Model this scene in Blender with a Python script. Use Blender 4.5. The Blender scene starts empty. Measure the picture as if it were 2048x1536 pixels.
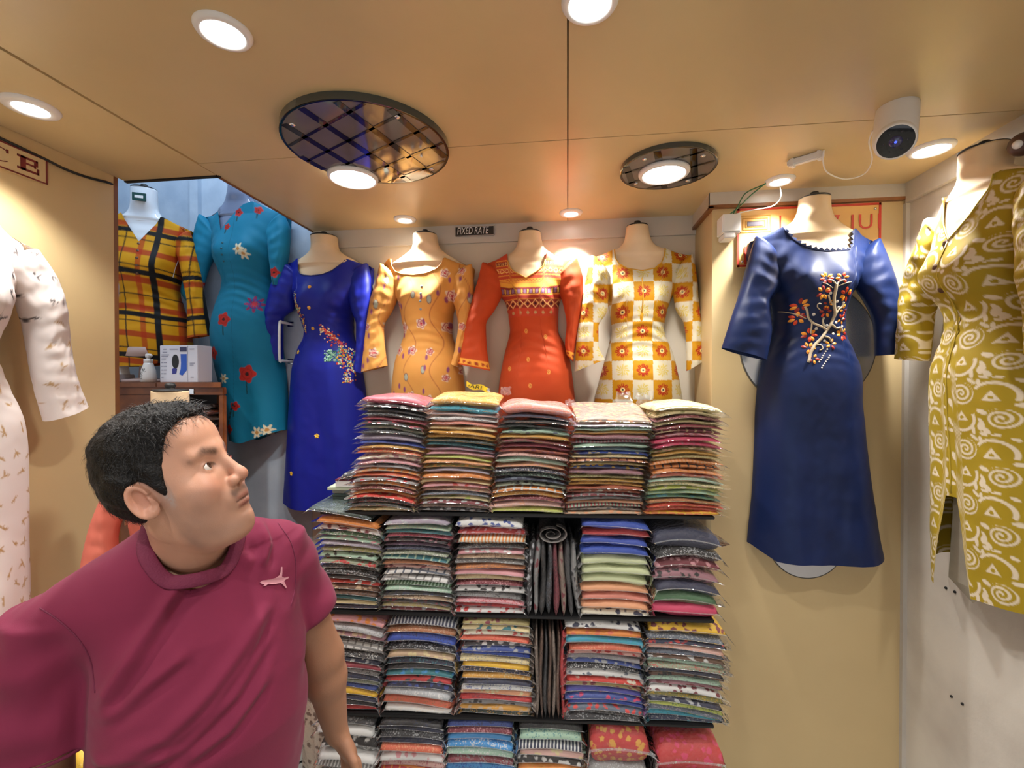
import bpy, bmesh, math, random
import numpy as np
from mathutils import Vector, Matrix

SC = bpy.context.scene
COL = SC.collection
# ------------------------------------------------------------------ camera, world, exposure
H = 1.70
YAW = math.radians(7.03); PIT = math.atan(-8 / 900.0); FPX = 900.0
cam_d = bpy.data.cameras.new('camera'); cam_d.sensor_width = 36.0; cam_d.sensor_fit = 'HORIZONTAL'
cam_d.lens = FPX / 2048.0 * 36.0; cam_d.clip_start = 0.05
cam = bpy.data.objects.new('camera', cam_d); COL.objects.link(cam)
cam.location = (0, 0, H); cam.rotation_euler = (math.pi / 2 + PIT, 0, YAW)
SC.camera = cam

world = bpy.data.worlds.new('world'); SC.world = world; world.use_nodes = True
wb = world.node_tree.nodes['Background']
wb.inputs['Color'].default_value = (0.93, 0.95, 1.0, 1); wb.inputs['Strength'].default_value = 0.72   # the open shop front
SC.view_settings.view_transform = 'Standard'; SC.view_settings.look = 'None'
SC.view_settings.gamma = 1.0; SC.view_settings.use_curve_mapping = False
SC.view_settings.exposure = 0.34
SC.cycles.use_denoising = True
SC.cycles.max_bounces = 7; SC.cycles.transparent_max_bounces = 10
SC.cycles.sample_clamp_indirect = 6.0
LAMP_W = 7.0          # watts of each downlight's beam
LAMP_COL = (1.0, 0.975, 0.935)

# ------------------------------------------------------------------ helpers
FW = np.array([-math.sin(YAW) * math.cos(PIT), math.cos(YAW) * math.cos(PIT), math.sin(PIT)])
RT = np.array([math.cos(YAW), math.sin(YAW), 0.0]); UP = np.cross(RT, FW)
FWH = np.array([-math.sin(YAW), math.cos(YAW), 0.0])
CAM = np.array([0, 0, H])
def ray(x, y): return FW + RT * ((x - 1024.0) / FPX) - UP * ((y - 768.0) / FPX)
def onY(x, y, Y): d = ray(x, y); return CAM + d * (Y / d[1])
def onX(x, y, X): d = ray(x, y); return CAM + d * (X / d[0])
def onZ(x, y, Z): d = ray(x, y); return CAM + d * ((Z - H) / d[2])
def onP(x, y, o, n):
    d = ray(x, y); return CAM + d * (np.dot(np.array(o) - CAM, n) / np.dot(d, n))
def cw(xc, zc, Z): p = CAM + RT * xc + FWH * zc; p[2] = Z; return p      # metres right of / in front of the camera
def lin(h):
    if isinstance(h, str):
        h = h.lstrip('#'); v = [int(h[i:i + 2], 16) / 255 for i in (0, 2, 4)]
    else: v = h
    return tuple(c / 12.92 if c <= 0.04045 else ((c + 0.055) / 1.055) ** 2.4 for c in v)

ROOT = {}
def tag(o, label=None, cat=None, group=None, kind=None):
    if label: o['label'] = label
    if cat: o['category'] = cat
    if group: o['group'] = group
    if kind: o['kind'] = kind
    return o
def thing(name, label, cat, loc, group=None):
    o = bpy.data.objects.new(name, None); COL.objects.link(o); o.location = loc
    o.empty_display_size = 0.05
    ROOT[o.name] = np.array(loc, float)
    return tag(o, label, cat, group)
def mesh_obj(name, V, Fc, mat, parent=None, smooth=True, col=None, loc=None):
    """V in world metres; the object's origin is its thing's base."""
    V = np.asarray(V, float).reshape(-1, 3)
    if parent is not None: base = ROOT[parent.name]
    else: base = np.array(loc if loc is not None else (0, 0, 0), float)
    me = bpy.data.meshes.new(name)
    if isinstance(Fc, np.ndarray):
        n, k = Fc.shape
        me.vertices.add(len(V)); me.vertices.foreach_set('co', (V - base).astype(np.float32).ravel())
        me.loops.add(n * k); me.loops.foreach_set('vertex_index', Fc.astype(np.int32).ravel())
        me.polygons.add(n); me.polygons.foreach_set('loop_start', np.arange(0, n * k, k, dtype=np.int32))
        me.update(calc_edges=True)
    else:
        me.from_pydata((V - base).tolist(), [], Fc)
    me.validate()
    if smooth is True: me.polygons.foreach_set('use_smooth', [True] * len(me.polygons))
    if col is not None:
        at = me.color_attributes.new('Col', 'FLOAT_COLOR', 'POINT')
        c = np.ones((len(V), 4), np.float32); c[:, :3] = col
        at.data.foreach_set('color', c.ravel())
    o = bpy.data.objects.new(name, me); COL.objects.link(o)
    if mat: me.materials.append(mat)
    if parent is not None:
        o.parent = parent; ROOT[o.name] = base
        if parent.parent is not None or True:
            o.location = (0, 0, 0)
    else:
        o.location = base; ROOT[o.name] = base
    return o
def struct(name, V, Fc, mat, smooth=False, parent=None):
    o = mesh_obj(name, V, Fc, mat, parent, smooth)
    if parent is None: o['kind'] = 'structure'
    return o

class MB:
    def __init__(s): s.V = []; s.F = []
    def add(s, V, F):
        n = len(s.V); s.V += [tuple(map(float, v)) for v in V]; s.F += [tuple(int(i) + n for i in f) for f in F]
    def box(s, lo, hi, M=None, bev=0.0):
        x0, y0, z0 = lo; x1, y1, z1 = hi
        if bev <= 0:
            V = [(x0,y0,z0),(x1,y0,z0),(x1,y1,z0),(x0,y1,z0),(x0,y0,z1),(x1,y0,z1),(x1,y1,z1),(x0,y1,z1)]
            F = [(0,3,2,1),(4,5,6,7),(0,1,5,4),(1,2,6,5),(2,3,7,6),(3,0,4,7)]
        else:
            bm = bmesh.new(); bmesh.ops.create_cube(bm, size=1)
            for v in bm.verts: v.co = Vector(((x0+x1)/2 + v.co.x*(x1-x0), (y0+y1)/2 + v.co.y*(y1-y0), (z0+z1)/2 + v.co.z*(z1-z0)))
            bmesh.ops.bevel(bm, geom=bm.edges[:], offset=bev, segments=2, affect='EDGES')
            bm.verts.index_update(); V = [tuple(v.co) for v in bm.verts]; F = [tuple(v.index for v in f.verts) for f in bm.faces]; bm.free()
        if M is not None: V = [tuple(M @ Vector(v)) for v in V]
        s.add(V, F); return s
    def lathe(s, prof, c=(0,0,0), n=32, M=None, cap=True):
        V = []; F = []
        for r, z in prof:
            for k in range(n):
                a = 2*math.pi*k/n; V.append((c[0]+r*math.cos(a), c[1]+r*math.sin(a), c[2]+z))
        for i in range(len(prof)-1):
            for k in range(n):
                a=i*n+k; b=i*n+(k+1)%n; F.append((a,b,b+n,a+n))
        if cap:
            F.append(tuple(range(n))[::-1]); F.append(tuple(range((len(prof)-1)*n, len(prof)*n)))
        if M is not None: V = [tuple(M @ Vector(v)) for v in V]
        s.add(V, F); return s
    def tube(s, pts, r, n=8, closed=False):
        P = [np.array(p, float) for p in pts]; m = len(P); rs = r if hasattr(r, '__len__') else [r]*m
        V = []; F = []; prev = None
        for i in range(m):
            t = (P[(i+1) % m]-P[i-1]) if closed else (P[min(i+1, m-1)]-P[max(i-1, 0)])
            t = t/(np.linalg.norm(t)+1e-12)
            if prev is None:
                a = np.array([0,0,1.]) if abs(t[2]) < .9 else np.array([1.,0,0])
            else: a = prev
            u = a - t*np.dot(a, t); u /= np.linalg.norm(u)+1e-12; prev = u; w = np.cross(t, u)
            for k in range(n):
                an = 2*math.pi*k/n; V.append(P[i]+rs[i]*(u*math.cos(an)+w*math.sin(an)))
        for i in range(m if closed else m-1):
            for k in range(n):
                a=i*n+k; b=i*n+(k+1)%n; c=((i+1)%m)*n+(k+1)%n; d=((i+1)%m)*n+k; F.append((a,b,c,d))
        if not closed: F.append(tuple(range(n))[::-1]); F.append(tuple(range((m-1)*n, m*n)))
        s.add(V, F); return s
    def prism(s, poly, fn, t0, t1):
        """poly (a,b) outline; fn(a,b,t) -> world point"""
        n = len(poly); V = [fn(a,b,t0) for a,b in poly]+[fn(a,b,t1) for a,b in poly]
        F = [tuple(range(n))[::-1], tuple(range(n,2*n))]+[(i,(i+1)%n,n+(i+1)%n,n+i) for i in range(n)]
        s.add(V, F); return s
    def ball(s, c, r, n=12, m=8, sc=(1,1,1)):
        V=[];F=[]
        for i in range(m+1):
            t=math.pi*i/m
            for k in range(n):
                a=2*math.pi*k/n; V.append((c[0]+r*sc[0]*math.sin(t)*math.cos(a), c[1]+r*sc[1]*math.sin(t)*math.sin(a), c[2]+r*sc[2]*math.cos(t)))
        for i in range(m):
            for k in range(n):
                a=i*n+k;b=i*n+(k+1)%n;F.append((a,a+n,b+n,b))
        s.add(V,F); return s
    def obj(s, name, mat, parent=None, smooth=False, loc=None, ang=None):
        o = mesh_obj(name, s.V, s.F, mat, parent, smooth, loc=loc)
        if ang is not None:
            o.data.polygons.foreach_set('use_smooth', [True]*len(o.data.polygons))
            try: o.data.set_sharp_from_angle(angle=math.radians(ang))
            except Exception: pass
        return o
def spline(pts, n=8):
    P = [np.array(p, float) for p in pts]; out = []
    P = [2*P[0]-P[1]] + P + [2*P[-1]-P[-2]]
    for i in range(1, len(P)-2):
        for k in range(n):
            t = k/n; a,b,c,d = P[i-1],P[i],P[i+1],P[i+2]
            out.append(.5*((2*b)+(-a+c)*t+(2*a-5*b+4*c-d)*t*t+(-a+3*b-3*c+d)*t**3))
    out.append(P[-2]); return out
def smooth_interp(x, xp, yp, s=None):
    xp = np.array(xp, float); yp = np.array(yp, float); o = np.argsort(xp); xp = xp[o]; yp = yp[o]
    # monotone cubic (PCHIP)
    h = np.diff(xp); d = np.diff(yp)/h; m = np.zeros_like(yp)
    m[0] = d[0]; m[-1] = d[-1]
    for i in range(1, len(xp)-1):
        if d[i-1]*d[i] <= 0: m[i] = 0
        else:
            w1 = 2*h[i]+h[i-1]; w2 = h[i]+2*h[i-1]; m[i] = (w1+w2)/(w1/d[i-1]+w2/d[i])
    x = np.clip(np.asarray(x, float), xp[0], xp[-1]); k = np.clip(np.searchsorted(xp, x)-1, 0, len(xp)-2)
    t = (x-xp[k])/h[k]
    return ((1+2*t)*(1-t)**2*yp[k]+t*(1-t)**2*h[k]*m[k]+t*t*(3-2*t)*yp[k+1]+t*t*(t-1)*h[k]*m[k+1])

# ------------------------------------------------------------------ materials
MATS = {}
def nd(nt, typ, **kw):
    n = nt.nodes.new(typ)
    for k, v in kw.items():
        if k in n.inputs.keys() if hasattr(n.inputs, 'keys') else False: n.inputs[k].default_value = v
        else: setattr(n, k, v)
    return n
def base_mat(name):
    m = bpy.data.materials.new(name); m.use_nodes = True; nt = m.node_tree
    return m, nt, nt.nodes['Principled BSDF']
def simple(name, col, rough=0.5, metal=0.0, var=0.0, vscale=8.0, bump=0.0, bscale=60.0, coat=0.0, spec=0.5, vcol=None, sheen=0.0):
    """Procedural surface: base colour with noise mottling and a fine relief."""
    if name in MATS: return MATS[name]
    m, nt, p = base_mat(name); L = nt.links
    c = lin(col) if isinstance(col, str) else col
    p.inputs['Roughness'].default_value = rough; p.inputs['Metallic'].default_value = metal
    p.inputs['Coat Weight'].default_value = coat; p.inputs['Specular IOR Level'].default_value = spec
    p.inputs['Sheen Weight'].default_value = sheen
    tc = nt.nodes.new('ShaderNodeTexCoord')
    nz = nt.nodes.new('ShaderNodeTexNoise'); nz.inputs['Scale'].default_value = vscale; nz.inputs['Detail'].default_value = 4
    L.new(tc.outputs['Object'], nz.inputs['Vector'])
    mx = nt.nodes.new('ShaderNodeMix'); mx.data_type = 'RGBA'
    c2 = lin(vcol) if vcol else tuple(x*(1-var) for x in c)
    mx.inputs[6].default_value = (*c, 1); mx.inputs[7].default_value = (*c2, 1)
    rmp = nt.nodes.new('ShaderNodeMapRange'); rmp.inputs[1].default_value = .38; rmp.inputs[2].default_value = .68
    L.new(nz.outputs[0], rmp.inputs[0]); L.new(rmp.outputs[0], mx.inputs[0]); L.new(mx.outputs[2], p.inputs['Base Color'])
    if bump > 0:
        n2 = nt.nodes.new('ShaderNodeTexNoise'); n2.inputs['Scale'].default_value = bscale; n2.inputs['Detail'].default_value = 3
        L.new(tc.outputs['Object'], n2.inputs['Vector'])
        b = nt.nodes.new('ShaderNodeBump'); b.inputs['Strength'].default_value = bump; b.inputs['Distance'].default_value = 0.004
        L.new(n2.outputs[0], b.inputs['Height']); L.new(b.outputs[0], p.inputs['Normal'])
    MATS[name] = m; return m
def vc_mat(name, rough=0.6, sheen=0.0, weave=0.15, wscale=900.0, spec=0.4, coat=0.0, sss=0.0, bumpd=0.0006):
    """Printed cloth / skin: colour from the mesh's own print attribute, plus a woven relief."""
    if name in MATS: return MATS[name]
    m, nt, p = base_mat(name); L = nt.links
    a = nt.nodes.new('ShaderNodeVertexColor'); a.layer_name = 'Col'
    L.new(a.outputs[0], p.inputs['Base Color'])
    p.inputs['Roughness'].default_value = rough; p.inputs['Sheen Weight'].default_value = sheen
    p.inputs['Specular IOR Level'].default_value = spec; p.inputs['Coat Weight'].default_value = coat
    if sss > 0:
        p.inputs['Subsurface Weight'].default_value = sss; p.inputs['Subsurface Radius'].default_value = (0.012, 0.004, 0.002)
    tc = nt.nodes.new('ShaderNodeTexCoord'); n2 = nt.nodes.new('ShaderNodeTexNoise'); n2.inputs['Scale'].default_value = wscale
    L.new(tc.outputs['Object'], n2.inputs['Vector'])
    b = nt.nodes.new('ShaderNodeBump'); b.inputs['Strength'].default_value = weave; b.inputs['Distance'].default_value = bumpd
    L.new(n2.outputs[0], b.inputs['Height']); L.new(b.outputs[0], p.inputs['Normal'])
    MATS[name] = m; return m
def emit_mat(name, col, st):
    if name in MATS: return MATS[name]
    m = bpy.data.materials.new(name); m.use_nodes = True; nt = m.node_tree; nt.nodes.clear()
    e = nt.nodes.new('ShaderNodeEmission'); e.inputs[0].default_value = (*col, 1); e.inputs[1].default_value = st
    o = nt.nodes.new('ShaderNodeOutputMaterial'); nt.links.new(e.outputs[0], o.inputs[0]); MATS[name] = m; return m
def plastic_film(name='clear_plastic'):
    if name in MATS: return MATS[name]
    m = bpy.data.materials.new(name); m.use_nodes = True; nt = m.node_tree; nt.nodes.clear(); L = nt.links
    t = nt.nodes.new('ShaderNodeBsdfTransparent'); t.inputs[0].default_value = (.95, .96, .97, 1)
    g = nt.nodes.new('ShaderNodeBsdfGlossy'); g.inputs['Roughness'].default_value = .12; g.inputs[0].default_value = (1, 1, 1, 1)
    d = nt.nodes.new('ShaderNodeBsdfDiffuse'); d.inputs[0].default_value = (.8, .82, .84, 1)
    tc = nt.nodes.new('ShaderNodeTexCoord'); n = nt.nodes.new('ShaderNodeTexNoise'); n.inputs['Scale'].default_value = 55; n.inputs['Detail'].default_value = 3
    L.new(tc.outputs['Object'], n.inputs['Vector'])
    b = nt.nodes.new('ShaderNodeBump'); b.inputs['Strength'].default_value = 1; b.inputs['Distance'].default_value = .006
    L.new(n.outputs[0], b.inputs['Height']); L.new(b.outputs[0], g.inputs['Normal'])
    f = nt.nodes.new('ShaderNodeFresnel'); f.inputs[0].default_value = 1.6; L.new(b.outputs[0], f.inputs['Normal'])
    m0 = nt.nodes.new('ShaderNodeMixShader'); m0.inputs[0].default_value = .16; L.new(t.outputs[0], m0.inputs[1]); L.new(d.outputs[0], m0.inputs[2])
    mx = nt.nodes.new('ShaderNodeMixShader'); L.new(f.outputs[0], mx.inputs[0]); L.new(m0.outputs[0], mx.inputs[1]); L.new(g.outputs[0], mx.inputs[2])
    o = nt.nodes.new('ShaderNodeOutputMaterial'); L.new(mx.outputs[0], o.inputs[0]); MATS[name] = m; return m

M_LAM = simple('tan_laminate', '#ceb78a', rough=.33, var=.10, vscale=2.5, bump=.05, bscale=5, spec=.45)
M_LAMW = simple('yellow_laminate', '#ceb688', rough=.4, var=.08, vscale=2.0, bump=.04, bscale=6)
M_WALL = simple('cream_wall_board', '#d2c8b6', rough=.55, var=.06, vscale=3, bump=.05, bscale=30)
M_PLAS = simple('grey_plaster', '#ddd7cd', rough=.75, vcol='#c6bfb6', vscale=3.5, bump=.25, bscale=40)
M_BAND = simple('grey_band', '#c9c3ba', rough=.35, var=.08, vscale=5)
M_BLUEW = simple('pale_blue_wall', '#bccad8', rough=.6, vcol='#a4b4c6', vscale=6, bump=.1)
M_SEAM = simple('seam_brown', '#5b3a1c', rough=.7)
M_EDGE = simple('brown_edging', '#7c4f2b', rough=.45, var=.15, vscale=30)
M_FLOOR = simple('floor_grout', '#24221f', rough=.7)
M_TILE = simple('grey_floor_tile', '#9b978f', rough=.3, var=.25, vscale=9)
M_WHITE = simple('white_plastic', '#e9e7e4', rough=.35, var=.03)
M_BLACK = simple('black_gloss', '#0b0b0d', rough=.12, coat=.6)
M_BLK = simple('black_matt', '#141416', rough=.55, var=.2)
M_CHROME = simple('chrome', '#d8d8da', rough=.15, metal=1.0)
M_WOOD = simple('brown_wood', '#8a4f26', rough=.4, vcol='#6a3716', vscale=14, bump=.1)
M_SKINM = simple('mannequin_cream', '#e3c9a3', rough=.42, var=.05, vscale=10)
M_FILM = plastic_film()
# ------------------------------------------------------------------ room shell
ZC = 2.432
def bx(lo, hi): return MB().box(lo, hi)
def sobj(name, lo, hi, mat, parent=None):
    b = bx(lo, hi); return struct(name, b.V, b.F, mat, parent=parent)
flo = sobj('floor', (-2.4, -2.2, -.05), (1.4, 2.2, -.004), M_FLOOR)
tl = MB().box((-.145, -.145, -.004), (.145, .145, 0), bev=.002)
tile0 = None
for i in range(-9, 10):
    for j in range(-9, 10):
        x = (i - j) * .30 / math.sqrt(2) - .3; y = (i + j) * .30 / math.sqrt(2) + .4
        if not (-2.2 < x < 1.2 and -1.9 < y < 1.95): continue
        if tile0 is None:
            tile0 = t = mesh_obj('tile', tl.V, tl.F, M_TILE, None, False); t.parent = flo
        else:
            t = tile0.copy(); COL.objects.link(t)
        t.location = (x, y, 0); t.rotation_euler = (0, 0, math.pi / 4)

# ceiling: laminate panels with open joints, backed by a dark board
cei = sobj('ceiling', (-1.62, -1.6, ZC + .019), (1.27, 1.47, ZC + .04), M_SEAM)
sobj('ceiling_backing', (-1.245, 1.47, ZC + .019), (1.27, 2.1, ZC + .04), M_SEAM, cei)
g = .0018
for (x0, x1, y0, y1) in [(-1.62, -1.245, -1.6, 1.475), (-1.238, 0, -1.6, 1.388), (0, 1.262, -1.6, 1.388),
                         (-1.245, 0, 1.388, 2.1), (0, 1.262, 1.388, 2.1)]:
    b = MB().box((x0 + g, y0 + g, ZC), (x1 - g, y1 - g, ZC + .02))
    struct('ceiling_panel', b.V, b.F, M_LAM, parent=cei)
sobj('edging', (-1.62, 1.475, ZC - .004), (-1.238, 1.487, ZC + .045), M_BLK, cei)
sobj('edging', (-1.252, 1.475, ZC - .004), (-1.243, 2.1, ZC + .045), M_EDGE, cei)

sobj('wall_back', (-1.262, 2.1, 0), (.565, 2.2, ZC + .04), M_WALL)
sobj('wall_back_left', (-2.4, 2.1, 0), (-1.264, 2.2, 3.4), M_BLUEW)
sobj('wall_back_upper', (-1.264, 2.14, ZC + .04), (-.9, 2.2, 3.4), M_BLUEW)
sobj('wall_stairwell_left', (-2.5, 1.3, 0), (-2.4, 2.2, 3.4), M_BLUEW)
sobj('wall_stairwell_front', (-2.4, 1.33, ZC + .05), (-.9, 1.38, 3.4), M_BLUEW)
sobj('wall_stairwell_right', (-.9, 1.33, ZC + .05), (-.85, 2.2, 3.4), M_BLUEW)
sobj('ceiling_stairwell', (-2.5, 1.3, 3.4), (-.85, 2.2, 3.45), M_WHITE)
sobj('trim_1', (-1.905, 2.075, 0), (-1.86, 2.1, 3.4), M_BLUEW)
sobj('wall_left', (-1.76, -1.6, 0), (-1.62, 1.45, ZC + .02), M_LAMW)
sobj('wall_column', (.565, 1.86, 0), (1.27, 2.2, ZC + .02), M_LAMW)
wr = sobj('wall_right', (1.262, -1.6, 0), (1.40, 1.86, ZC + .04), M_PLAS)
# bands under the ceiling
sobj('trim_2', (-1.256, 2.088, 2.347), (.565, 2.1, ZC), M_BAND)
sobj('trim_3', (.551, 1.847, 2.378), (.565, 2.1, ZC), M_BAND)
sobj('trim_4', (.551, 1.846, 2.383), (1.262, 1.86, ZC), M_BAND)
sobj('trim_5', (1.246, -1.6, 2.358), (1.262, 1.846, ZC), M_BAND)
sobj('trim_6', (.549, 1.844, 2.371), (1.247, 1.86, 2.383), M_EDGE)
sobj('trim_7', (.549, 1.844, 2.366), (.565, 2.1, 2.378), M_EDGE)
sobj('trim_8', (-1.6205, 1.436, 0), (-1.619, 1.451, ZC), M_EDGE)
sobj('trim_9', (1.248, 1.845, 0), (1.262, 1.86, 2.358), M_BAND)

# ------------------------------------------------------------------ down-lights
M_LENS = emit_mat('lamp_lens', (1.0, .97, .93), 9.0)
def downlight(x, y, rr, rl, label, z=ZC, watts=LAMP_W, spot=115, ring_mat=None):
    t = thing('downlight', label, 'ceiling light', (x, y, z), 'round downlights in the tan ceiling')
    MB().lathe([(rl, -.006), (rl + .002, -.010), (rr - .004, -.008), (rr, -.002), (rr, .004), (rl, .004)], (x, y, z), 40, cap=False).obj('trim_ring', ring_mat or M_WHITE, t, True)
    MB().lathe([(rl, -.0055), (rl * .6, -.0085), (.0005, -.0095)], (x, y, z), 36, cap=False).obj('lens', M_LENS, t, True)
    ld = bpy.data.lights.new('lamp', 'SPOT'); ld.energy = watts * 4; ld.color = LAMP_COL; ld.shadow_soft_size = rl * .8
    ld.spot_size = math.radians(spot); ld.spot_blend = .55
    lo = bpy.data.objects.new('lamp', ld); COL.objects.link(lo); lo.parent = t; lo.location = (0, 0, -.014)
    return t
downlight(-.717, .869, .055, .040, 'bright round white downlight left of the big oval ceiling mirror, near frame top')
downlight(.042, .888, .055, .040, 'round white downlight cut by the top frame edge beside the centre seam')
downlight(-1.426, 1.044, .060, .036, 'wide-rimmed white downlight in the left ceiling strip above the tan wall sign')
downlight(-.745, 1.50, .085, .074, 'large glaring round panel light overlapping the lower edge of the big ceiling mirror', z=2.408, watts=9)
downlight(.328, 1.605, .085, .070, 'large glaring round panel light in the middle of the smaller ceiling mirror', z=2.412, watts=9)
downlight(-.734, 1.977, .050, .030, 'small white downlight close to the back wall above the floral tan kurta', spot=95, watts=12)
downlight(.014, 1.989, .050, .030, 'small white downlight on the centre seam close to the back wall', spot=95, watts=12)
downlight(.771, 1.761, .050, .032, 'white downlight with green wires beside it, above the navy kurta', spot=100, watts=11)
downlight(1.14, 1.58, .060, .045, 'white downlight next to the security camera, nearest the right wall', watts=16)
for (x, y, w_) in [(-.7, -.1, 'left of the seam in the row'), (.05, -.1, 'on the seam in the row'), (.9, .6, 'nearest the right wall, ahead'), (.85, -.3, 'right of the seam in the row'), (-1.426, .1, 'in the left strip'), (.9, -1.1, 'far right in the last row'), (-.7, -1.1, 'far left in the last row')]:  # unseen downlights, added for fill light from outside the frame
    downlight(x, y, .055, .040, f'added unseen fill downlight {w_} behind the frame edge')
# unseen area light added high in the stairwell for its bluish daylight
ld = bpy.data.lights.new('stairwell_fill', 'AREA'); ld.energy = 9; ld.color = (.72, .86, 1.0); ld.shape = 'RECTANGLE'; ld.size = .9; ld.size_y = .12
lo = bpy.data.objects.new('stairwell_fill', ld); COL.objects.link(lo); lo.location = (-1.5, 1.6, 3.36)
lo['label'] = 'added unseen fill light, cool white, high in the stairwell'; lo['category'] = 'lamp'

# ------------------------------------------------------------------ round ceiling mirrors
def dark_glass(nm='smoked_mirror', c='#6e6866'):
    m = simple(nm, c, rough=.05, var=.12, vscale=9); m.node_tree.nodes['Principled BSDF'].inputs['IOR'].default_value = 1.85; return m
def mirror_disc(x, y, r, z, label):
    t = thing('ceiling_mirror', label, 'mirror', (x, y, ZC))
    MB().lathe([(r, 0), (r, -(ZC - z) - .001)], (x, y, ZC), 72, cap=False).obj('rim', simple('smoked_glass_edge', '#3d423f', rough=.1, coat=.5), t, True)
    m = dark_glass()
    MB().lathe([(.0005, 0), (r - .008, 0)], (x, y, z - .001), 72, cap=False).obj('glass', m, t, False)
    for (an, sp, wd, nm) in ((math.radians(74), .105, .011, 'lattice_bar'), (math.radians(-28), .085, .005, 'lattice_slat')):
        d = np.array([math.cos(an), math.sin(an)]); nn = np.array([-d[1], d[0]])
        for k in range(-4, 5):
            off = k * sp + .02; rr2 = (r - .010) ** 2 - off ** 2
            if rr2 < .002: continue
            L2 = math.sqrt(rr2); c = np.array([x, y]) + nn * off; q = [c + d * L2 * a + nn * wd * b_ for a, b_ in ((-1, -1), (1, -1), (1, 1), (-1, 1))]
            b = MB(); b.add([(v[0], v[1], z - .0012 - (.0004 if nm == 'lattice_slat' else 0)) for v in q] + [(v[0], v[1], z - .0025) for v in q], [(4, 7, 6, 5), (0, 1, 5, 4), (1, 2, 6, 5), (2, 3, 7, 6), (3, 0, 4, 7)])
            b.obj(nm, dark_glass('smoked_lattice', '#232021'), t)
    MB().lathe([(r - .008, -.001), (r - .003, -.0012), (r, 0)], (x, y, z), 72, cap=False).obj('bevel', M_BLACK, t, True)
    for k in range(4):
        a = math.pi / 4 + k * math.pi / 2
        MB().lathe([(.008, 0), (.008, -.004), (.004, -.006)], (x + (r - .03) * math.cos(a), y + (r - .03) * math.sin(a), z), 14).obj('stud', M_CHROME, t, True)
mirror_disc(-.608, 1.325, .245, 2.412, 'big round dark mirror fixed to the ceiling left of the centre seam')
mirror_disc(.338, 1.598, .158, 2.418, 'small round dark mirror fixed to the ceiling right of the centre seam')

# ------------------------------------------------------------------ lettering
def text_mesh(txt, size, fn, depth, name, mat, parent, sx=1.0, shear=0.0, space=1.0):
    c = bpy.data.curves.new('lettering', 'FONT'); c.body = txt; c.size = size; c.extrude = 0; c.shear = shear; c.space_character = space
    c.resolution_u = 3; c.align_x = 'LEFT'
    ob = bpy.data.objects.new('lettering', c); COL.objects.link(ob)
    dg = bpy.context.evaluated_depsgraph_get(); me = bpy.data.meshes.new_from_object(ob.evaluated_get(dg))
    V = [tuple(v.co) for v in me.vertices]; F = [tuple(p.vertices) for p in me.polygons]
    bpy.data.objects.remove(ob); bpy.data.curves.remove(c); bpy.data.meshes.remove(me)
    W = [fn(v[0] * sx, v[1], depth) for v in V]
    return mesh_obj(name, W, F, mat, parent, False)
M_RED = simple('sign_red', '#b4321e', rough=.5)
M_MAR = simple('sign_maroon', '#6b1a1c', rough=.5)
M_SIGN = simple('sign_tan', '#e0b268', rough=.45, var=.05)

# board on the column behind the navy kurta
Y0 = 1.86
t = thing('notice_board', 'tan board with red border and red letters behind the navy kurta', 'sign', (.91, Y0, 2.25))
x0, x1, z0, z1 = .655, 1.168, 2.140, 2.366
MB().box((x0, Y0 - .008, z0), (x1, Y0, z1)).obj('panel', M_SIGN, t)
b = MB(); w = .008
for lo, hi in [((x0, z0), (x0 + w, z1)), ((x1 - w, z0), (x1, z1)), ((x0, z0), (x1, z0 + w)), ((x0, z1 - w), (x1, z1))]:
    b.box((lo[0], Y0 - .0095, lo[1]), (hi[0], Y0 - .007, hi[1]))
b.obj('border', M_RED, t)
f = lambda ox, oz: (lambda a, c, d: (ox + a, Y0 - d, oz + c))
text_mesh('LA', .085, f(.803, 2.275), .010, 'lettering', M_RED, t, .85, space=1.25)
text_mesh('7', .06, f(.995, 2.285), .010, 'lettering', M_RED, t)
text_mesh('IUI', .08, f(1.058, 2.270), .010, 'lettering', M_RED, t, 1.0, space=1.2)
text_mesh('F', .10, f(.672, 2.15), .010, 'lettering', M_RED, t)
text_mesh('R', .10, f(.74, 2.15), .010, 'lettering', M_RED, t)
b = MB()
for k in range(3):
    q = .010 * k; a0, a1, c0, c1 = .685 - q, .757 + q, 2.292 - q, 2.318 + q; e = .0025
    for lo, hi in [((a0, c0), (a0 + e, c1)), ((a1 - e, c0), (a1, c1)), ((a0, c0), (a1, c0 + e)), ((a0, c1 - e), (a1, c1))]:
        b.box((lo[0], Y0 - .0095, lo[1]), (hi[0], Y0 - .007, hi[1]))
b.obj('key_pattern', simple('gold_line', '#c58d2f', rough=.4), t)
MB().box((.692, Y0 - .010, 2.297), (.750, Y0 - .007, 2.314)).obj('plaque', simple('slate', '#4a4550', rough=.5), t)
for (x, z) in [(x1 - .022, z1 - .022), (x0 + .018, z0 + .02)]: MB().ball((x, Y0 - .010, z), .005, 8, 6).obj('screw', M_CHROME, t, True)

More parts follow.
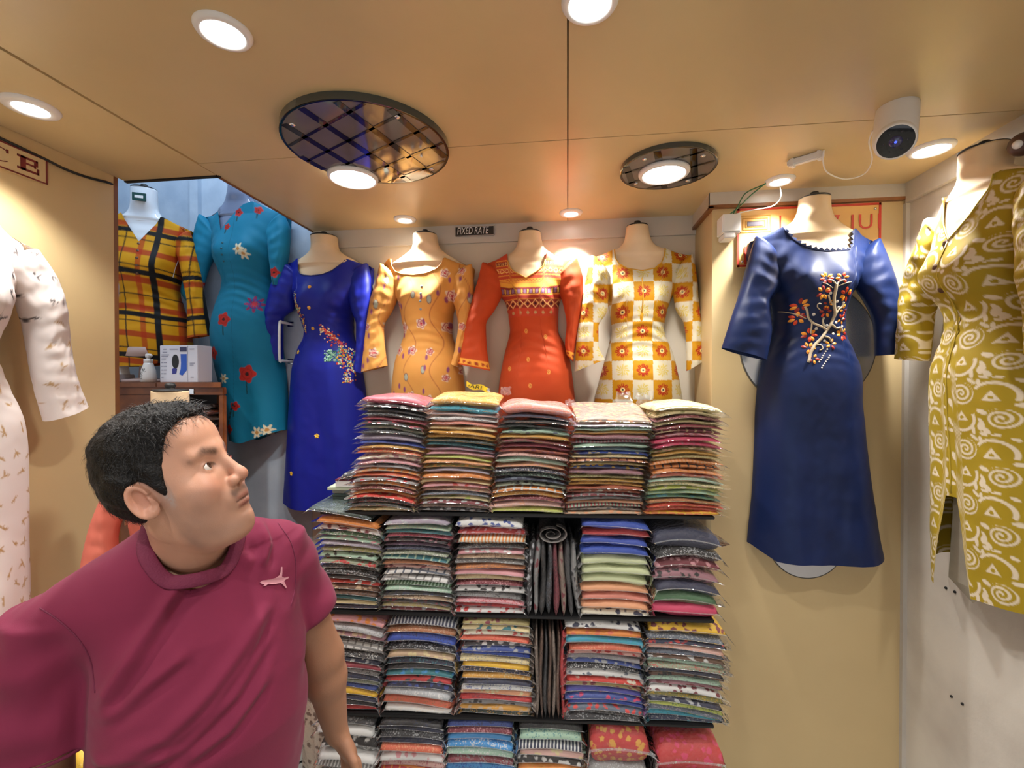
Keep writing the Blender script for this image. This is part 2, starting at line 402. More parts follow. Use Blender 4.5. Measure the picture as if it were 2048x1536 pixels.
# FIXED RATE plate on the band of the back wall
p0 = onY(911, 474, 2.086); p1 = onY(989, 452, 2.086)
t = thing('fixed_rate_sign', 'small black plate reading FIXED RATE on the band of the back wall', 'sign', ((p0[0] + p1[0]) / 2, 2.088, p0[2]))
MB().box((p0[0], 2.080, p0[2]), (p1[0], 2.088, p1[2]), bev=.003).obj('plate', M_BLACK, t)
b = MB(); e = .0022
for lo, hi in [((p0[0], p0[2]), (p0[0] + e, p1[2])), ((p1[0] - e, p0[2]), (p1[0], p1[2])), ((p0[0], p1[2] - e), (p1[0], p1[2])), ((p0[0], p0[2]), (p1[0], p0[2] + e))]:
    b.box((lo[0], 2.0785, lo[1]), (hi[0], 2.0805, hi[1]))
b.obj('silver_border', M_CHROME, t)
text_mesh('FIXED RATE', .047, lambda a, c, d: (p0[0] + .008 + a, 2.0795 - d, p0[2] + .009 + c), .0003, 'lettering', simple('silver_letter', '#d9d9d9', rough=.35), t, .60, shear=.2)

# ...ICE board on the left wall
Xw = -1.62
q1 = onX(90, 318, Xw); q2 = onX(90, 370, Xw)
yr = q1[1]; zt = q1[2] - .004; zb = q2[2]
t = thing('price_board', 'tan board with maroon letters ending ICE high on the left wall', 'sign', (Xw, yr - .3, zb))
MB().box((Xw, yr - .62, zb), (Xw + .008, yr, zt)).obj('panel', M_LAMW, t)
b = MB(); e = .004
for lo, hi in [((yr - .62, zb), (yr, zb + e)), ((yr - .62, zt - e), (yr, zt)), ((yr - e, zb), (yr, zt)), ((yr - .62, zb), (yr - .62 + e, zt))]:
    b.box((Xw + .007, lo[0], lo[1]), (Xw + .0095, hi[0], hi[1]))
b.obj('border', M_MAR, t)
def serif(a0, kind, hh):
    """maroon roman capitals built from strokes, heights hh"""
    B = MB(); y = lambda a, c: (a0 + a, zb + .018 + c)
    def bar(a, c, w, h): p = y(a, c); B.box((Xw + .0075, p[0], p[1]), (Xw + .0100, p[0] + w, p[1] + h))
    if kind == 'E':
        bar(.008, 0, .013, hh); bar(0, 0, .055, .006); bar(0, hh - .006, .052, .006); bar(.02, hh * .48, .026, .005)
        bar(.050, 0, .005, .018); bar(.047, hh - .018, .005, .018); bar(.043, hh * .40, .004, .018)
    if kind == 'I':
        bar(.008, 0, .013, hh); bar(0, 0, .029, .005); bar(0, hh - .005, .029, .005)
    if kind == 'C':
        n = 28
        for k in range(n):
            a1 = math.radians(48 + k * (264 / n)); a2 = math.radians(48 + (k + 1.1) * (264 / n))
            def P(an, r): return (a0 + .034 + math.cos(an) * .034 * r, zb + .018 + hh / 2 + math.sin(an) * hh / 2 * r)
            th = .10 + .30 * max(0, -math.cos((a1 + a2) / 2))
            q = [P(a1, 1), P(a2, 1), P(a2, 1 - th), P(a1, 1 - th)]
            B.prism(q, lambda a, c, t_: (Xw + t_, a, c), .0075, .0100)
        bar(.054, hh * .72, .005, hh * .26)
    return B
hh = zt - zb - .036
for k, (ch, off) in enumerate([('E', -.078), ('C', -.158), ('I', -.20)]):
    serif(yr + off, ch, hh).obj('letter', M_MAR, t)
text_mesh('PR', hh * 1.38, lambda a, c, d: (Xw + d, yr - .36 + a, zb + .018 + c), .0095, 'lettering', M_MAR, t)

# plain grey letters on the right wall's band
t = thing('band_letters', 'grey letters on the bright band of the right wall', 'sign', (1.246, 1.35, 2.36))
text_mesh('D', .05, lambda a, c, d: (1.246 - d, 1.545 - a, 2.37 + c), .001, 'letter', simple('letter_grey', '#8d8a80', rough=.6), t)
text_mesh('A', .05, lambda a, c, d: (1.246 - d, 1.610 - a, 2.362 + c), .001, 'letter', MATS['letter_grey'], t)

# black cable along the left wall
pts = [onX(x, y, Xw + .01) for x, y in [(0, 276), (45, 297), (90, 318), (130, 338), (170, 353), (200, 361), (216, 365)]]
cab = MB().tube(spline([pts[0] + (pts[0] - pts[1]) * 2] + pts + [np.array([Xw - .02, 1.462, pts[-1][2] + .012])], 6), .0042, 8).obj('cable', M_BLK, None, True, loc=pts[3])
tag(cab, 'black cable running along the left wall over the lettered board', 'cable')

# wall mirror of joined circles behind the navy kurta
t = thing('wall_mirror', 'pale mirror of joined round lobes on the column behind the navy kurta', 'mirror', (.91, Y0, .93))
def circ_outline(c1, r1, c2, r2):
    (xa, za), (xb, zb_) = c1, c2; out = []
    d = math.hypot(xb - xa, zb_ - za)
    A = math.radians(62); Bq = math.radians(62)
    for k in range(49):
        a = math.radians(-90) + A / 2 + (2 * math.pi - A) * k / 48; out.append((xa + r1 * math.cos(a), za + r1 * math.sin(a)))
    for k in range(49):
        a = math.radians(90) + Bq / 2 + (2 * math.pi - Bq) * k / 48; out.append((xb + r2 * math.cos(a), zb_ + r2 * math.sin(a)))
    return out
c1 = onY(1612, 690, Y0); c2 = onY(1610, 1085, Y0)
out = circ_outline((c1[0], c1[2]), .245, (c2[0], c2[2]), .137)
MB().prism(out, lambda a, c, d: (a, Y0 - d, c), .0, .008).obj('backing', simple('dark_edge', '#4c4a46', rough=.4), t)
cx = sum(p[0] for p in out) / len(out); cz = sum(p[1] for p in out) / len(out)
inn = []
for k, (a, c) in enumerate(out):
    q = c1 if k < 49 else c2; v = np.array([a - q[0], c - q[2]]); v *= 1 - .004 / np.linalg.norm(v); inn.append((q[0] + v[0], q[2] + v[1]))
MB().prism(inn, lambda a, c, d: (a, Y0 - d, c), .008, .0088).obj('glass', simple('pale_mirror', '#c4c9d2', rough=.22, metal=.75), t)

# white pull handle on the back wall beside the royal blue kurta
h0 = onY(570, 722, 2.05); h1 = onY(570, 646, 2.05)
t = thing('pull_handle', 'white metal pull handle on back wall beside the royal blue kurta', 'handle', (h0[0], 2.1, h0[2]))
MB().tube(spline([(h0[0], 2.1, h0[2]), (h0[0], 2.03, h0[2]), (h0[0] - .004, 2.015, h0[2] + .012), (h1[0] - .004, 2.015, h1[2] - .012), (h1[0], 2.03, h1[2]), (h1[0], 2.1, h1[2])], 6), .007, 10).obj('bar', M_WHITE, t, True)
for q in (h0, h1): MB().box((q[0] - .016, 2.094, q[2] - .012), (q[0] + .016, 2.1, q[2] + .012)).obj('mount', M_CHROME, t)

# nail heads on the right wall
for k, (x, y) in enumerate([(1893, 1176), (1911, 1184), (1904, 1393), (1926, 1408)]):
    p = onX(x, y, 1.262)
    o = MB().ball((p[0] - .002, p[1], p[2]), .0045, 8, 6).obj('wall_plug', M_BLK, None, True, loc=p)
    tag(o, ['dark plug hole in right wall, farther of the upper pair', 'dark plug hole in right wall, nearer of the upper pair',
            'dark plug hole in right wall, farther of the lower pair', 'dark plug hole in right wall, nearer of the lower pair'][k], 'plug', 'plug holes in the right wall')

# ------------------------------------------------------------------ security camera and its wiring
p = onZ(1795, 215, ZC)
C0 = np.array([p[0], p[1], ZC])
t = thing('security_camera', 'white indoor security camera with round black lens hanging from ceiling', 'camera', C0)
fwd = np.array([-.42, -.72, -.55]); fwd /= np.linalg.norm(fwd)
# tapered pod: rounded body growing out of a stem under the ceiling
cc = onP(1778, 285, (0, C0[1] - .01, 0), np.array([0, 1., 0]))
axis = cc - (C0 + np.array([0, .02, 0])); L_ = np.linalg.norm(axis); ax = axis / L_
zq = Vector(ax).to_track_quat('Z', 'Y').to_matrix().to_4x4(); zq.translation = Vector(C0)
MB().lathe([(.046, -.005), (.047, .02), (.047, L_ * .8), (.046, L_ * 1.05), (.040, L_ * 1.25), (.026, L_ * 1.36), (.001, L_ * 1.40)], (0, 0, 0), 36, M=zq).obj('pod', M_WHITE, t, True)
side = np.cross(fwd, [0, 0, 1.]); side /= np.linalg.norm(side)
fq = Vector(fwd).to_track_quat('Z', 'Y').to_matrix().to_4x4(); fc = C0 + ax * L_ * .98 + fwd * .020; fq.translation = Vector(fc)
MB().lathe([(.044, -.02), (.044, .024), (.041, .029), (.0385, .0295)], (0, 0, 0), 40, M=fq, cap=False).obj('face_ring', M_WHITE, t, True)
MB().lathe([(.039, .0285), (.025, .0305), (.0005, .031)], (0, 0, 0), 40, M=fq, cap=False).obj('lens_face', M_BLACK, t, True)
MB().lathe([(.014, .0315), (.012, .034), (.0005, .036)], (0, 0, 0), 24, M=fq, cap=False).obj('lens', simple('lens_blue', '#101a5c', rough=.06, coat=1.0), t, True)
MB().lathe([(.0035, .0352), (.0005, .0372)], (0, 0, 0), 12, M=fq, cap=False).obj('indicator', emit_mat('blue_indicator', (.05, .08, 1.0), 2.5), t, True)
b = MB()
for k in range(6):
    a = k * math.pi / 3; b.ball(tuple(fc + fwd * .0305 + side * .024 * math.cos(a) + np.cross(side, fwd) * .024 * math.sin(a)), .0022, 8, 6)
b.obj('infrared_dot', simple('dim_glass', '#3a3c48', rough=.1), t, True)

a0 = onZ(1575, 322, ZC); a1 = onZ(1648, 300, ZC)
d = (a1 - a0); d[2] = 0; Ld = np.linalg.norm(d); ang = math.atan2(d[1], d[0])
M4 = Matrix.Translation(Vector(((a0 + a1) / 2).tolist())) @ Matrix.Rotation(ang, 4, 'Z')
t = thing('power_adapter', 'white plastic cable joint block on ceiling between downlight and security camera', 'adapter', (a0 + a1) / 2)
MB().box((-Ld / 2, -.011, -.022), (Ld / 2, .011, -.001), M4, bev=.004).obj('block', M_WHITE, t)
for s_ in (-.7, .75): MB().box((Ld / 2 * s_ - .006, -.014, -.026), (Ld / 2 * s_ + .006, .014, 0), M4, bev=.002).obj('clip', M_WHITE, t)
wp = [onZ(x, y, ZC - dz) for x, y, dz in [(1648, 300, .012), (1646, 322, .035), (1655, 345, .05), (1690, 358, .05), (1728, 348, .04), (1744, 320, .03), (1738, 285, .02), (1745, 262, .012)]]
o = MB().tube(spline(wp, 8), .0022, 6).obj('wire', M_WHITE, None, True, loc=wp[0]); tag(o, 'thin white wire looping below the ceiling to the security camera', 'wire')
jb = onY(1462, 448, 1.80)
t = thing('junction_box', 'white plastic junction box at the column corner with green wires', 'junction box', (jb[0], 1.83, jb[2] - .04))
MB().box((jb[0] - .034, 1.79, jb[2] - .036), (jb[0] + .034, 1.858, jb[2] + .036), bev=.004).obj('box', M_WHITE, t)
MB().box((jb[0] - .030, 1.785, jb[2] - .056), (jb[0] + .012, 1.85, jb[2] - .037), bev=.003).obj('plug', M_WHITE, t)
MB().box((jb[0] - .030, 1.786, jb[2] - .030), (jb[0] + .030, 1.790, jb[2] + .030), bev=.001).obj('cover', M_WHITE, t)
M_GRN = simple('green_wire', '#2f6b45', rough=.5)
e0 = onZ(1532, 366, ZC - .006)
for k in range(2):
    mid = onP(1500 - 8 * k, 392 - 6 * k, (0, 1.79, 0), np.array([0, 1., 0]))
    o = MB().tube(spline([np.array([jb[0] - .008 + .014 * k, 1.80, jb[2] + .034]), onY(1480 - 4 * k, 412, 1.80), mid, e0 + np.array([.004 * k, .004 * k, 0])], 8), .0022, 6).obj('green_wire', M_GRN, None, True, loc=e0)
    tag(o, ['slack green wire from junction box to downlight, the lower one', 'slack green wire from junction box to downlight, the upper one'][k], 'wire', 'green wires at the column corner')
wp = [onZ(1560, 372, ZC - .004), onY(1562, 390, 1.78), onY(1558, 402, 1.80), onY(1540, 414, 1.81), onY(1500, 421, 1.81), onY(1472, 428, 1.80)]
o = MB().tube(spline(wp, 8), .002, 6).obj('wire', M_WHITE, None, True, loc=wp[0]); tag(o, 'thin white wire drooping from downlight to the junction box', 'wire')
# ------------------------------------------------------------------ dressed mannequins
RNG = np.random.RandomState(5)
def fbm(u, v, f, seed=0, oct=3):
    r = np.random.RandomState(seed); out = np.zeros(np.broadcast(u, v).shape); a = 1.0; tot = 0
    for o in range(oct):
        for k in range(5):
            th = r.rand() * 6.28; ph = r.rand() * 6.28; ff = f * (2 ** o) * (.6 + .8 * r.rand())
            out = out + a * np.sin(ff * (u * math.cos(th) + v * math.sin(th)) + ph + 1.3 * np.sin(ff * .6 * (v * math.cos(th) - u * math.sin(th)) + ph * 2)) / 5
        tot += a; a *= .5
    return out / tot * 2.2
class Frame:
    """a wall place: U along the wall (viewer's right), N out of it"""
    def __init__(s, o, n):
        s.o = np.array(o, float); s.N = np.array(n, float); s.U = np.array([-s.N[1], s.N[0], 0.0]); s.Zv = np.array([0, 0, 1.])
    def P(s, u, n, z):
        u, n, z = np.broadcast_arrays(u, n, z)
        return s.o + u[..., None] * s.U + n[..., None] * s.N + z[..., None] * s.Zv
    def tr(s, x, y, n):
        p = onP(x, y, s.o + s.N * n, s.N) - s.o; return float(p @ s.U), float(p[2])
M_CLOTH = vc_mat('printed_cloth', rough=.65, sheen=.03, weave=.2, spec=.25)
M_SATIN = vc_mat('satin_cloth', rough=.45, sheen=.0, weave=.1, spec=.28)

class Kurta:
    """One mannequin with its kurta. Outlines are (u, z) in metres on the frame."""
    def __init__(s, fr, name, label, n0, body, neckline, tips, hem, neckrows, depth, color, mat=None, skin=None, wr=1.0, res=(110, 170), back=.012, z_bust=None, cap=True, cat='mannequin', group='mannequins dressed in kurtas', bustamp=.028, seed=1, zbot=None, base=None, gcol=None, slit=None):
        s.slit = slit
        s.fr = fr; s.n0 = n0; s.mat = mat or M_CLOTH; s.color = color; s.seed = seed; s.wr = wr; s.back = back
        body = sorted(body, key=lambda r: -r[1])           # (uL,z,uR)
        s.bz = np.array([r[1] for r in body]); s.bl = np.array([r[0] for r in body]); s.br = np.array([r[2] for r in body])
        s.nl = np.array(neckline, float); s.tips = tips; s.hem = np.array(hem, float)
        s.depth = np.array(depth, float)                   # (z, front distance)
        s.zn = s.nl[:, 1].min(); s.zb = z_bust or (s.zn - .10); s.bustamp = bustamp
        zs = tips[0][1] * .5 + tips[1][1] * .5; s.zs = zs
        s.c0 = (tips[0][0] + tips[1][0]) / 2
        base_p = base if base is not None else fr.P(np.array(s.c0), np.array(0.06), np.array(s.hem[:, 1].min()))
        s.t = thing('dressed_mannequin', label, cat, tuple(base_p), group)
        s.make_bust(neckrows, skin or M_SKINM, cap)
        s.make_kurta(*res)
    def wl(s, z): return smooth_interp(z, s.bz, s.bl)
    def wrr(s, z): return smooth_interp(z, s.bz, s.br)
    def dep(s, z): return smooth_interp(z, s.depth[:, 0], s.depth[:, 1])
    def ztop(s, u):
        (ul, zl), (ur, zr) = s.tips
        xs = np.concatenate([[ul - .3, ul], s.nl[:, 0], [ur, ur + .3]]); zz = np.concatenate([[zl, zl], s.nl[:, 1], [zr, zr]])
        o = np.argsort(xs, kind='stable'); return np.interp(u, xs[o], zz[o])
    def topn(s, u):
        du = np.maximum(np.maximum(s.nl[0][0] - u, u - s.nl[-1][0]), 0); return .065 + .035 * np.exp(-(du / .035) ** 2)
    def front(s, u, z, shrink=0.0, wrinkle=True):
        """outward distance of the garment's front at (u, z)"""
        u = np.asarray(u, float); z = np.asarray(z, float)
        L = s.wl(z); R = s.wrr(z); c = (L + R) / 2; w = (R - L) / 2
        q = np.clip(np.abs(u - c) / w, 0, 1); m = np.sqrt(np.clip(1 - q ** 2.3, 0, 1))
        d = s.dep(z)
        d = d + s.bustamp * (np.exp(-(((u - c - .075) / .055) ** 2 + ((z - s.zb) / .062) ** 2)) + np.exp(-(((u - c + .075) / .055) ** 2 + ((z - s.zb) / .062) ** 2)))
        n = s.back + (d - s.back) * m - shrink
        if wrinkle and s.wr > 0:
            zz = z
            waist = np.exp(-((z - (s.zb - .17)) / .10) ** 2)
            n = n + s.wr * waist * (.0045 * np.sin(150 * (z + .35 * (u - c) ** 2 * 8) + 2.5 * fbm(u, z, 9, s.seed)) * (.4 + .6 * fbm(u, z, 7, s.seed + 3)))
            up = np.exp(-((z - (s.zb + .02)) / .12) ** 2)
            n = n + s.wr * up * .0030 * np.sin(95 * (np.abs(u - c) * .8 + z) + 2 * fbm(u, z, 8, s.seed + 5)) * np.clip(q * 1.6 - .35, 0, 1)
            low = np.clip((s.zb - .30 - z) / .5, 0, 1)
            n = n + s.wr * low * (.013 * np.sin(30 * (u - c) / np.maximum(w / .18, .7) + 1.2 * s.seed + 1.2 * z) + .006 * fbm(u, z * .25, 24, s.seed + 8)) * m
            n = n + s.wr * .0016 * fbm(u, z, 30, s.seed + 2)
        return n
    def make_bust(s, rows, mat, cap):
        fr = s.fr
        # rows: (uL, z, uR) down the neck to the shoulders
        zr = [r[1] for r in rows]; zlo = s.zn - .14
        zz = np.linspace(max(zr), zlo, 70)
        tipz = min(s.tips[0][1], s.tips[1][1]) - .01
        L = list(rows) + [(s.tips[0][0] + .018, tipz, s.tips[1][0] - .018), (float(s.wl(zlo)) + .012, zlo, float(s.wrr(zlo)) - .012)]
        Lz = [r[1] for r in L]; lu = smooth_interp(zz, Lz, [r[0] for r in L]); ru = smooth_interp(zz, Lz, [r[2] for r in L])
        ztop, znb = max(zr), min(zr)
        rn = (rows[0][2] - rows[0][0]) / 2
        fz = float(s.dep(s.zn)) - .012
        k = [ztop, (ztop + znb) / 2, znb, s.zn, zlo]
        nf = smooth_interp(zz, k, [.072 + rn * .92, .072 + rn * .92, .066 + rn * .82, fz, float(s.dep(zlo)) - .012])
        nb = smooth_interp(zz, k, [.072 - rn * .92, .070 - rn * .95, .035, .012, .012])
        lowz = zz < tipz + .004
        lu = np.where(lowz, np.maximum(lu, s.wl(np.minimum(zz, s.bz.max())) + .012), lu); ru = np.where(lowz, np.minimum(ru, s.wrr(np.minimum(zz, s.bz.max())) - .012), ru)
        (tl0, tz0), (tl1, tz1) = s.tips; n0_, n1_ = s.nl[0], s.nl[-1]
        def shoulder(u):
            return np.where(u < n0_[0], tz0 + (n0_[1] - tz0) * np.clip((u - tl0) / (n0_[0] - tl0), 0, 1), np.where(u > n1_[0], tz1 + (n1_[1] - tz1) * np.clip((u - tl1) / (n1_[0] - tl1), 0, 1), 9.0))
        zcap = min(n0_[1], n1_[1])
        n = 64; a = np.arange(n) * 2 * math.pi / n
        V = []
        for i in range(len(zz)):
            c = (lu[i] + ru[i]) / 2; w = (ru[i] - lu[i]) / 2; cn = (nf[i] + nb[i]) / 2; h = (nf[i] - nb[i]) / 2
            t = np.clip((ztop - zz[i]) / (ztop - s.zn), 0, 1)
            ex = 2 / (2 + .3 * t)
            co = np.sign(np.cos(a)) * np.abs(np.cos(a)) ** ex; si = np.sign(np.sin(a)) * np.abs(np.sin(a)) ** ex
            uu = c + w * co; nn = cn + h * si
            if t > .55:   # collar-bone notch and chest
                nn = nn + (si > 0) * (-.006 * np.exp(-((uu - c) / .012) ** 2 - ((zz[i] - (s.zn + .045)) / .02) ** 2) + .004 * np.exp(-((np.abs(uu - c) - .05) / .03) ** 2 - ((zz[i] - (s.zn + .05)) / .012) ** 2))
            zc_ = np.full(n, min(zz[i], s.bz.max())); D = s.front(uu, zc_, wrinkle=False); so = shoulder(uu)
            outn = so < 8; T_ = s.topn(uu); cu = np.clip((so - zz[i]) / .05, 0, 1); D = np.where(outn, T_ + (D - T_) * np.sqrt(1 - (1 - cu) ** 2), D)
            lim = np.maximum(D - .010, .02); lim = np.where(outn | (zz[i] < zcap - .02), lim, lim + np.clip((zz[i] - zcap + .02) / .02, 0, 1) * .2)
            nn = np.where(si > 0, np.minimum(nn, lim), nn)
            V.append(fr.P(uu, nn, np.full(n, zz[i])))
        V = np.concatenate(V); F = []
        for i in range(len(zz) - 1):
            for j in range(n): F.append((i * n + j, (i + 1) * n + j, (i + 1) * n + (j + 1) % n, i * n + (j + 1) % n))
        F.append(tuple(range(n)))
        mesh_obj('bust', V, F, mat, s.t)
        c = (rows[0][0] + rows[0][2]) / 2
        if cap:
            p = fr.P(np.array(c), np.array(.072), np.array(ztop))
            MB().lathe([(rn * .97, -.001), (rn * .98, .003), (rn * .9, .005), (.014, .006), (.012, .010), (.016, .016), (.012, .024), (.0005, .027)], tuple(p), 28).obj('neck_cap', M_BLK, s.t, True)
    def make_kurta(s, nf, nz):
        fr = s.fr
        phi = np.linspace(0, math.pi, nf); sf = -np.cos(phi)
        nbk = 24; sb = np.cos(np.linspace(0, math.pi, nbk + 2)[1:-1])
        S = np.concatenate([sf, sb]); isb = np.concatenate([np.zeros(nf, bool), np.ones(nbk, bool)])
        ztip = s.zs; Lt = float(s.wl(s.bz.max())); Rt = float(s.wrr(s.bz.max()))
        ct = (Lt + Rt) / 2; wt = (Rt - Lt) / 2
        zt = s.ztop(ct + S * wt)
        zback = max(s.tips[0][1], s.tips[1][1]) + .012
        neckL, neckR = s.nl[0], s.nl[-1]
        u0 = ct + S * wt
        for _ in range(12):
            zq = np.minimum(s.ztop(u0), s.bz.max()); un = (s.wl(zq) + s.wrr(zq)) / 2 + S * (s.wrr(zq) - s.wl(zq)) / 2; u0 = .5 * u0 + .5 * un
        zt = s.ztop(u0)
        inside = (u0 > neckL[0]) & (u0 < neckR[0])
        zt = np.where(isb & inside, min(neckL[1], neckR[1]) - .03, zt)
        T = np.linspace(0, 1, nz) ** 1.0
        zh = np.interp(u0, s.hem[:, 0], s.hem[:, 1])
        # hem follows its own u spread
        Z = zt[None, :] + (zh - zt)[None, :] * T[:, None]
        ZZ = np.minimum(Z, s.bz.max())
        L = s.wl(ZZ); R = s.wrr(ZZ); U = (L + R) / 2 + S[None, :] * (R - L) / 2
        if s.slit is not None:
            su, sz, sw = s.slit; e_ = np.clip((sz - Z) / .28, 0, 1); near = np.exp(-((U - su) / .07) ** 2) * (~isb)[None, :]
            U = U + np.sign(U - su) * sw * e_ * near
        Nf = s.front(U, ZZ)
        # shoulders curl over the top
        curl = np.clip((zt[None, :] - Z) / .05, 0, 1)
        sh = (~inside)[None, :] & (~isb)[None, :]
        top_n = np.broadcast_to(s.topn(U), U.shape)
        Nf = np.where(sh, top_n + (Nf - top_n) * np.sqrt(1 - (1 - curl) ** 2), Nf)
        low = np.clip((s.zb - .3 - Z) / .5, 0, 1)
        Nb = s.back * .7 + .01 * low * (1 + np.sin(25 * U)) + np.where(curl < 1, (top_n - s.back) * (1 - curl) ** 2, 0)
        edge = np.sqrt(np.clip(1 - S[None, :] ** 2, 0, 1))
        N = np.where(isb[None, :], Nb * edge + s.back * (1 - edge), Nf)
        V = fr.P(U, N, Z).reshape(-1, 3); m = len(S)
        i, j = np.meshgrid(np.arange(nz - 1), np.arange(m), indexing='ij'); j2 = (j + 1) % m
        Fc = np.stack([i * m + j, (i + 1) * m + j, (i + 1) * m + j2, i * m + j2], -1).reshape(-1, 4)
        col = s.color((U - ct), Z, S[None, :] + 0 * U).reshape(-1, 3)
        s.k = mesh_obj('kurta', V, Fc, s.mat, s.t, col=col)
        s.ct = ct; s.edge_pts = V.reshape(nz, m, 3)[0]; s.m = m
        s.top_loop = [V.reshape(nz, m, 3)[0][q] for q in range(nf) if inside[q]]
    def place(s, u, z, lift=.0015):
        """world point on the garment's front"""
        u = np.asarray(u, float); z = np.asarray(z, float)
        return s.fr.P(u, s.front(u, z) + lift, z)
    def sleeve(s, rows, n=.07, th=.045, color=None, rows_n=34, seg=36, wr=1.0, name='sleeve', cuff=None):
        """rows of (outer, inner) px or (u,z) pairs from shoulder to cuff"""
        fr = s.fr; A = []; B = []
        for o, i in rows: A.append(o); B.append(i)
        A = np.array(A, float); B = np.array(B, float)
        t = np.concatenate([[0], np.cumsum(np.linalg.norm((A + B)[1:] / 2 - (A + B)[:-1] / 2, axis=1))]); Ltot = t[-1]
        tt = np.linspace(0, Ltot, rows_n * 2)
        f = lambda c: smooth_interp(tt, t, c)
        Ax = np.stack([f(A[:, 0]), f(A[:, 1])], 1); Bx = np.stack([f(B[:, 0]), f(B[:, 1])], 1)
        thv = np.interp(tt / Ltot, [0, .3, 1], [th * 1.0, th, th * .75]) if not hasattr(th, '__len__') else np.interp(tt / Ltot, np.linspace(0, 1, len(th)), th)
        thv = thv * np.interp(tt / Ltot, [0, .28, 1], [.68, 1, 1])
        nv = np.full(len(tt), n) if not hasattr(n, '__len__') else np.interp(tt / Ltot, np.linspace(0, 1, len(n)), n)
        a = np.arange(seg) * 2 * math.pi / seg
        V = []; C = []
        D0 = (Ax[1] + Bx[1] - Ax[0] - Bx[0]); D0 = D0 / (np.linalg.norm(D0) + 1e-9); H0 = np.linalg.norm(Ax[0] - Bx[0]) / 2
        for f_ in (math.radians(84), math.radians(62), math.radians(40), math.radians(18)):
            mid = (Ax[0] + Bx[0]) / 2 - D0 * H0 * .25 * math.sin(f_); h = (Ax[0] - Bx[0]) / 2 * math.cos(f_)
            V.append(fr.P(mid[0] + h[0] * np.cos(a), nv[0] + thv[0] * math.cos(f_) * np.sin(a), mid[1] + h[1] * np.cos(a)))
            C.append(color(a / (2 * math.pi) * 2 * H0 * 2, np.full(seg, Ltot), 0.0) if color is not None else s.color(mid[0] + h[0] * np.cos(a) - s.ct, mid[1] + h[1] * np.cos(a), np.full(seg, 2.0)))
        for k in range(len(tt)):
            mid = (Ax[k] + Bx[k]) / 2; h = (Ax[k] - Bx[k]) / 2
            cu = mid[0] + h[0] * np.cos(a); cz = mid[1] + h[1] * np.cos(a)
            wob = wr * (.0012 * np.sin(9 * tt[k] / .07 + 2 * a + s.seed) + .005 * fbm(a * .12, np.full(seg, tt[k]), 30, s.seed + 11)) * np.abs(np.sin(a))
            V.append(fr.P(cu, nv[k] + (thv[k] + wob) * np.sin(a), cz))
            if color is not None: C.append(color(a / (2 * math.pi) * 2 * np.linalg.norm(h) * 2, np.full(seg, Ltot - tt[k]), tt[k] / Ltot))
            else: C.append(s.color(cu - s.ct, cz, np.full(seg, 2.0)))
        V = np.concatenate(V); m = seg; nz = len(tt) + 4
        i, j = np.meshgrid(np.arange(nz - 1), np.arange(m), indexing='ij'); j2 = (j + 1) % m
        Fc = np.stack([i * m + j, (i + 1) * m + j, (i + 1) * m + j2, i * m + j2], -1).reshape(-1, 4)
        # inner lining so the cuff reads as an open tube
        return mesh_obj(name, V, Fc, s.mat, s.k, col=np.concatenate(C))
    def trim(s, mat, r=.003, name='neck_trim'):
        if len(s.top_loop) > 3:
            MB().tube(s.top_loop, r, 6).obj(name, mat, s.k, True)
    def disc(s, b, u, z, r, h=.002, n=10):
        p = s.place(u, z, .001); e = 1e-3
        du = s.place(u + e, z, .001) - p; dz = s.place(u, z + e, .001) - p
        nn = np.cross(du, dz); nn /= np.linalg.norm(nn); du /= np.linalg.norm(du); dz = np.cross(nn, du)
        V = [p + nn * h] + [p + r * (du * math.cos(2 * math.pi * k / n) + dz * math.sin(2 * math.pi * k / n)) for k in range(n)]
        b.add(V, [(0, 1 + k, 1 + (k + 1) % n) for k in range(n)])
    def leaf(s, b, u, z, ang, L, W, h=.0025):
        """a raised petal or leaf from (u,z) in direction ang"""
        ca, sa = math.cos(ang), math.sin(ang)
        pr = [(0, 0), (.3, .42), (.6, .5), (.85, .3), (1, 0), (.85, -.3), (.6, -.5), (.3, -.42)]
        uu = np.array([u + ca * L * t - sa * W * w for t, w in pr]); zz = np.array([z + sa * L * t + ca * W * w for t, w in pr])
        V = list(s.place(uu, zz, .0012)); V.append(s.place(u + ca * L * .55, z + sa * L * .55, .0012 + h))
        b.add(V, [(8, k, (k + 1) % 8) for k in range(8)])
    def cord(s, b, pts, r, lift=.002):
        P = spline([np.array([u, z, 0.0]) for u, z in pts], 5)
        W = [s.place(p[0], p[1], lift) for p in P]
        b.tube(W, r, 6)

def rgb(h): return np.array(lin(h))
def lay(col, mask, c):
    m = np.clip(mask, 0, 1)[..., None]; return col * (1 - m) + np.asarray(c) * m
def flat(h):
    c = rgb(h)
    return lambda u, z, q: np.broadcast_to(c, np.broadcast(u, z).shape + (3,)).copy()
def sm(x, e=.0012): return np.clip(.5 - x / e, 0, 1)      # soft step: 1 where x<0

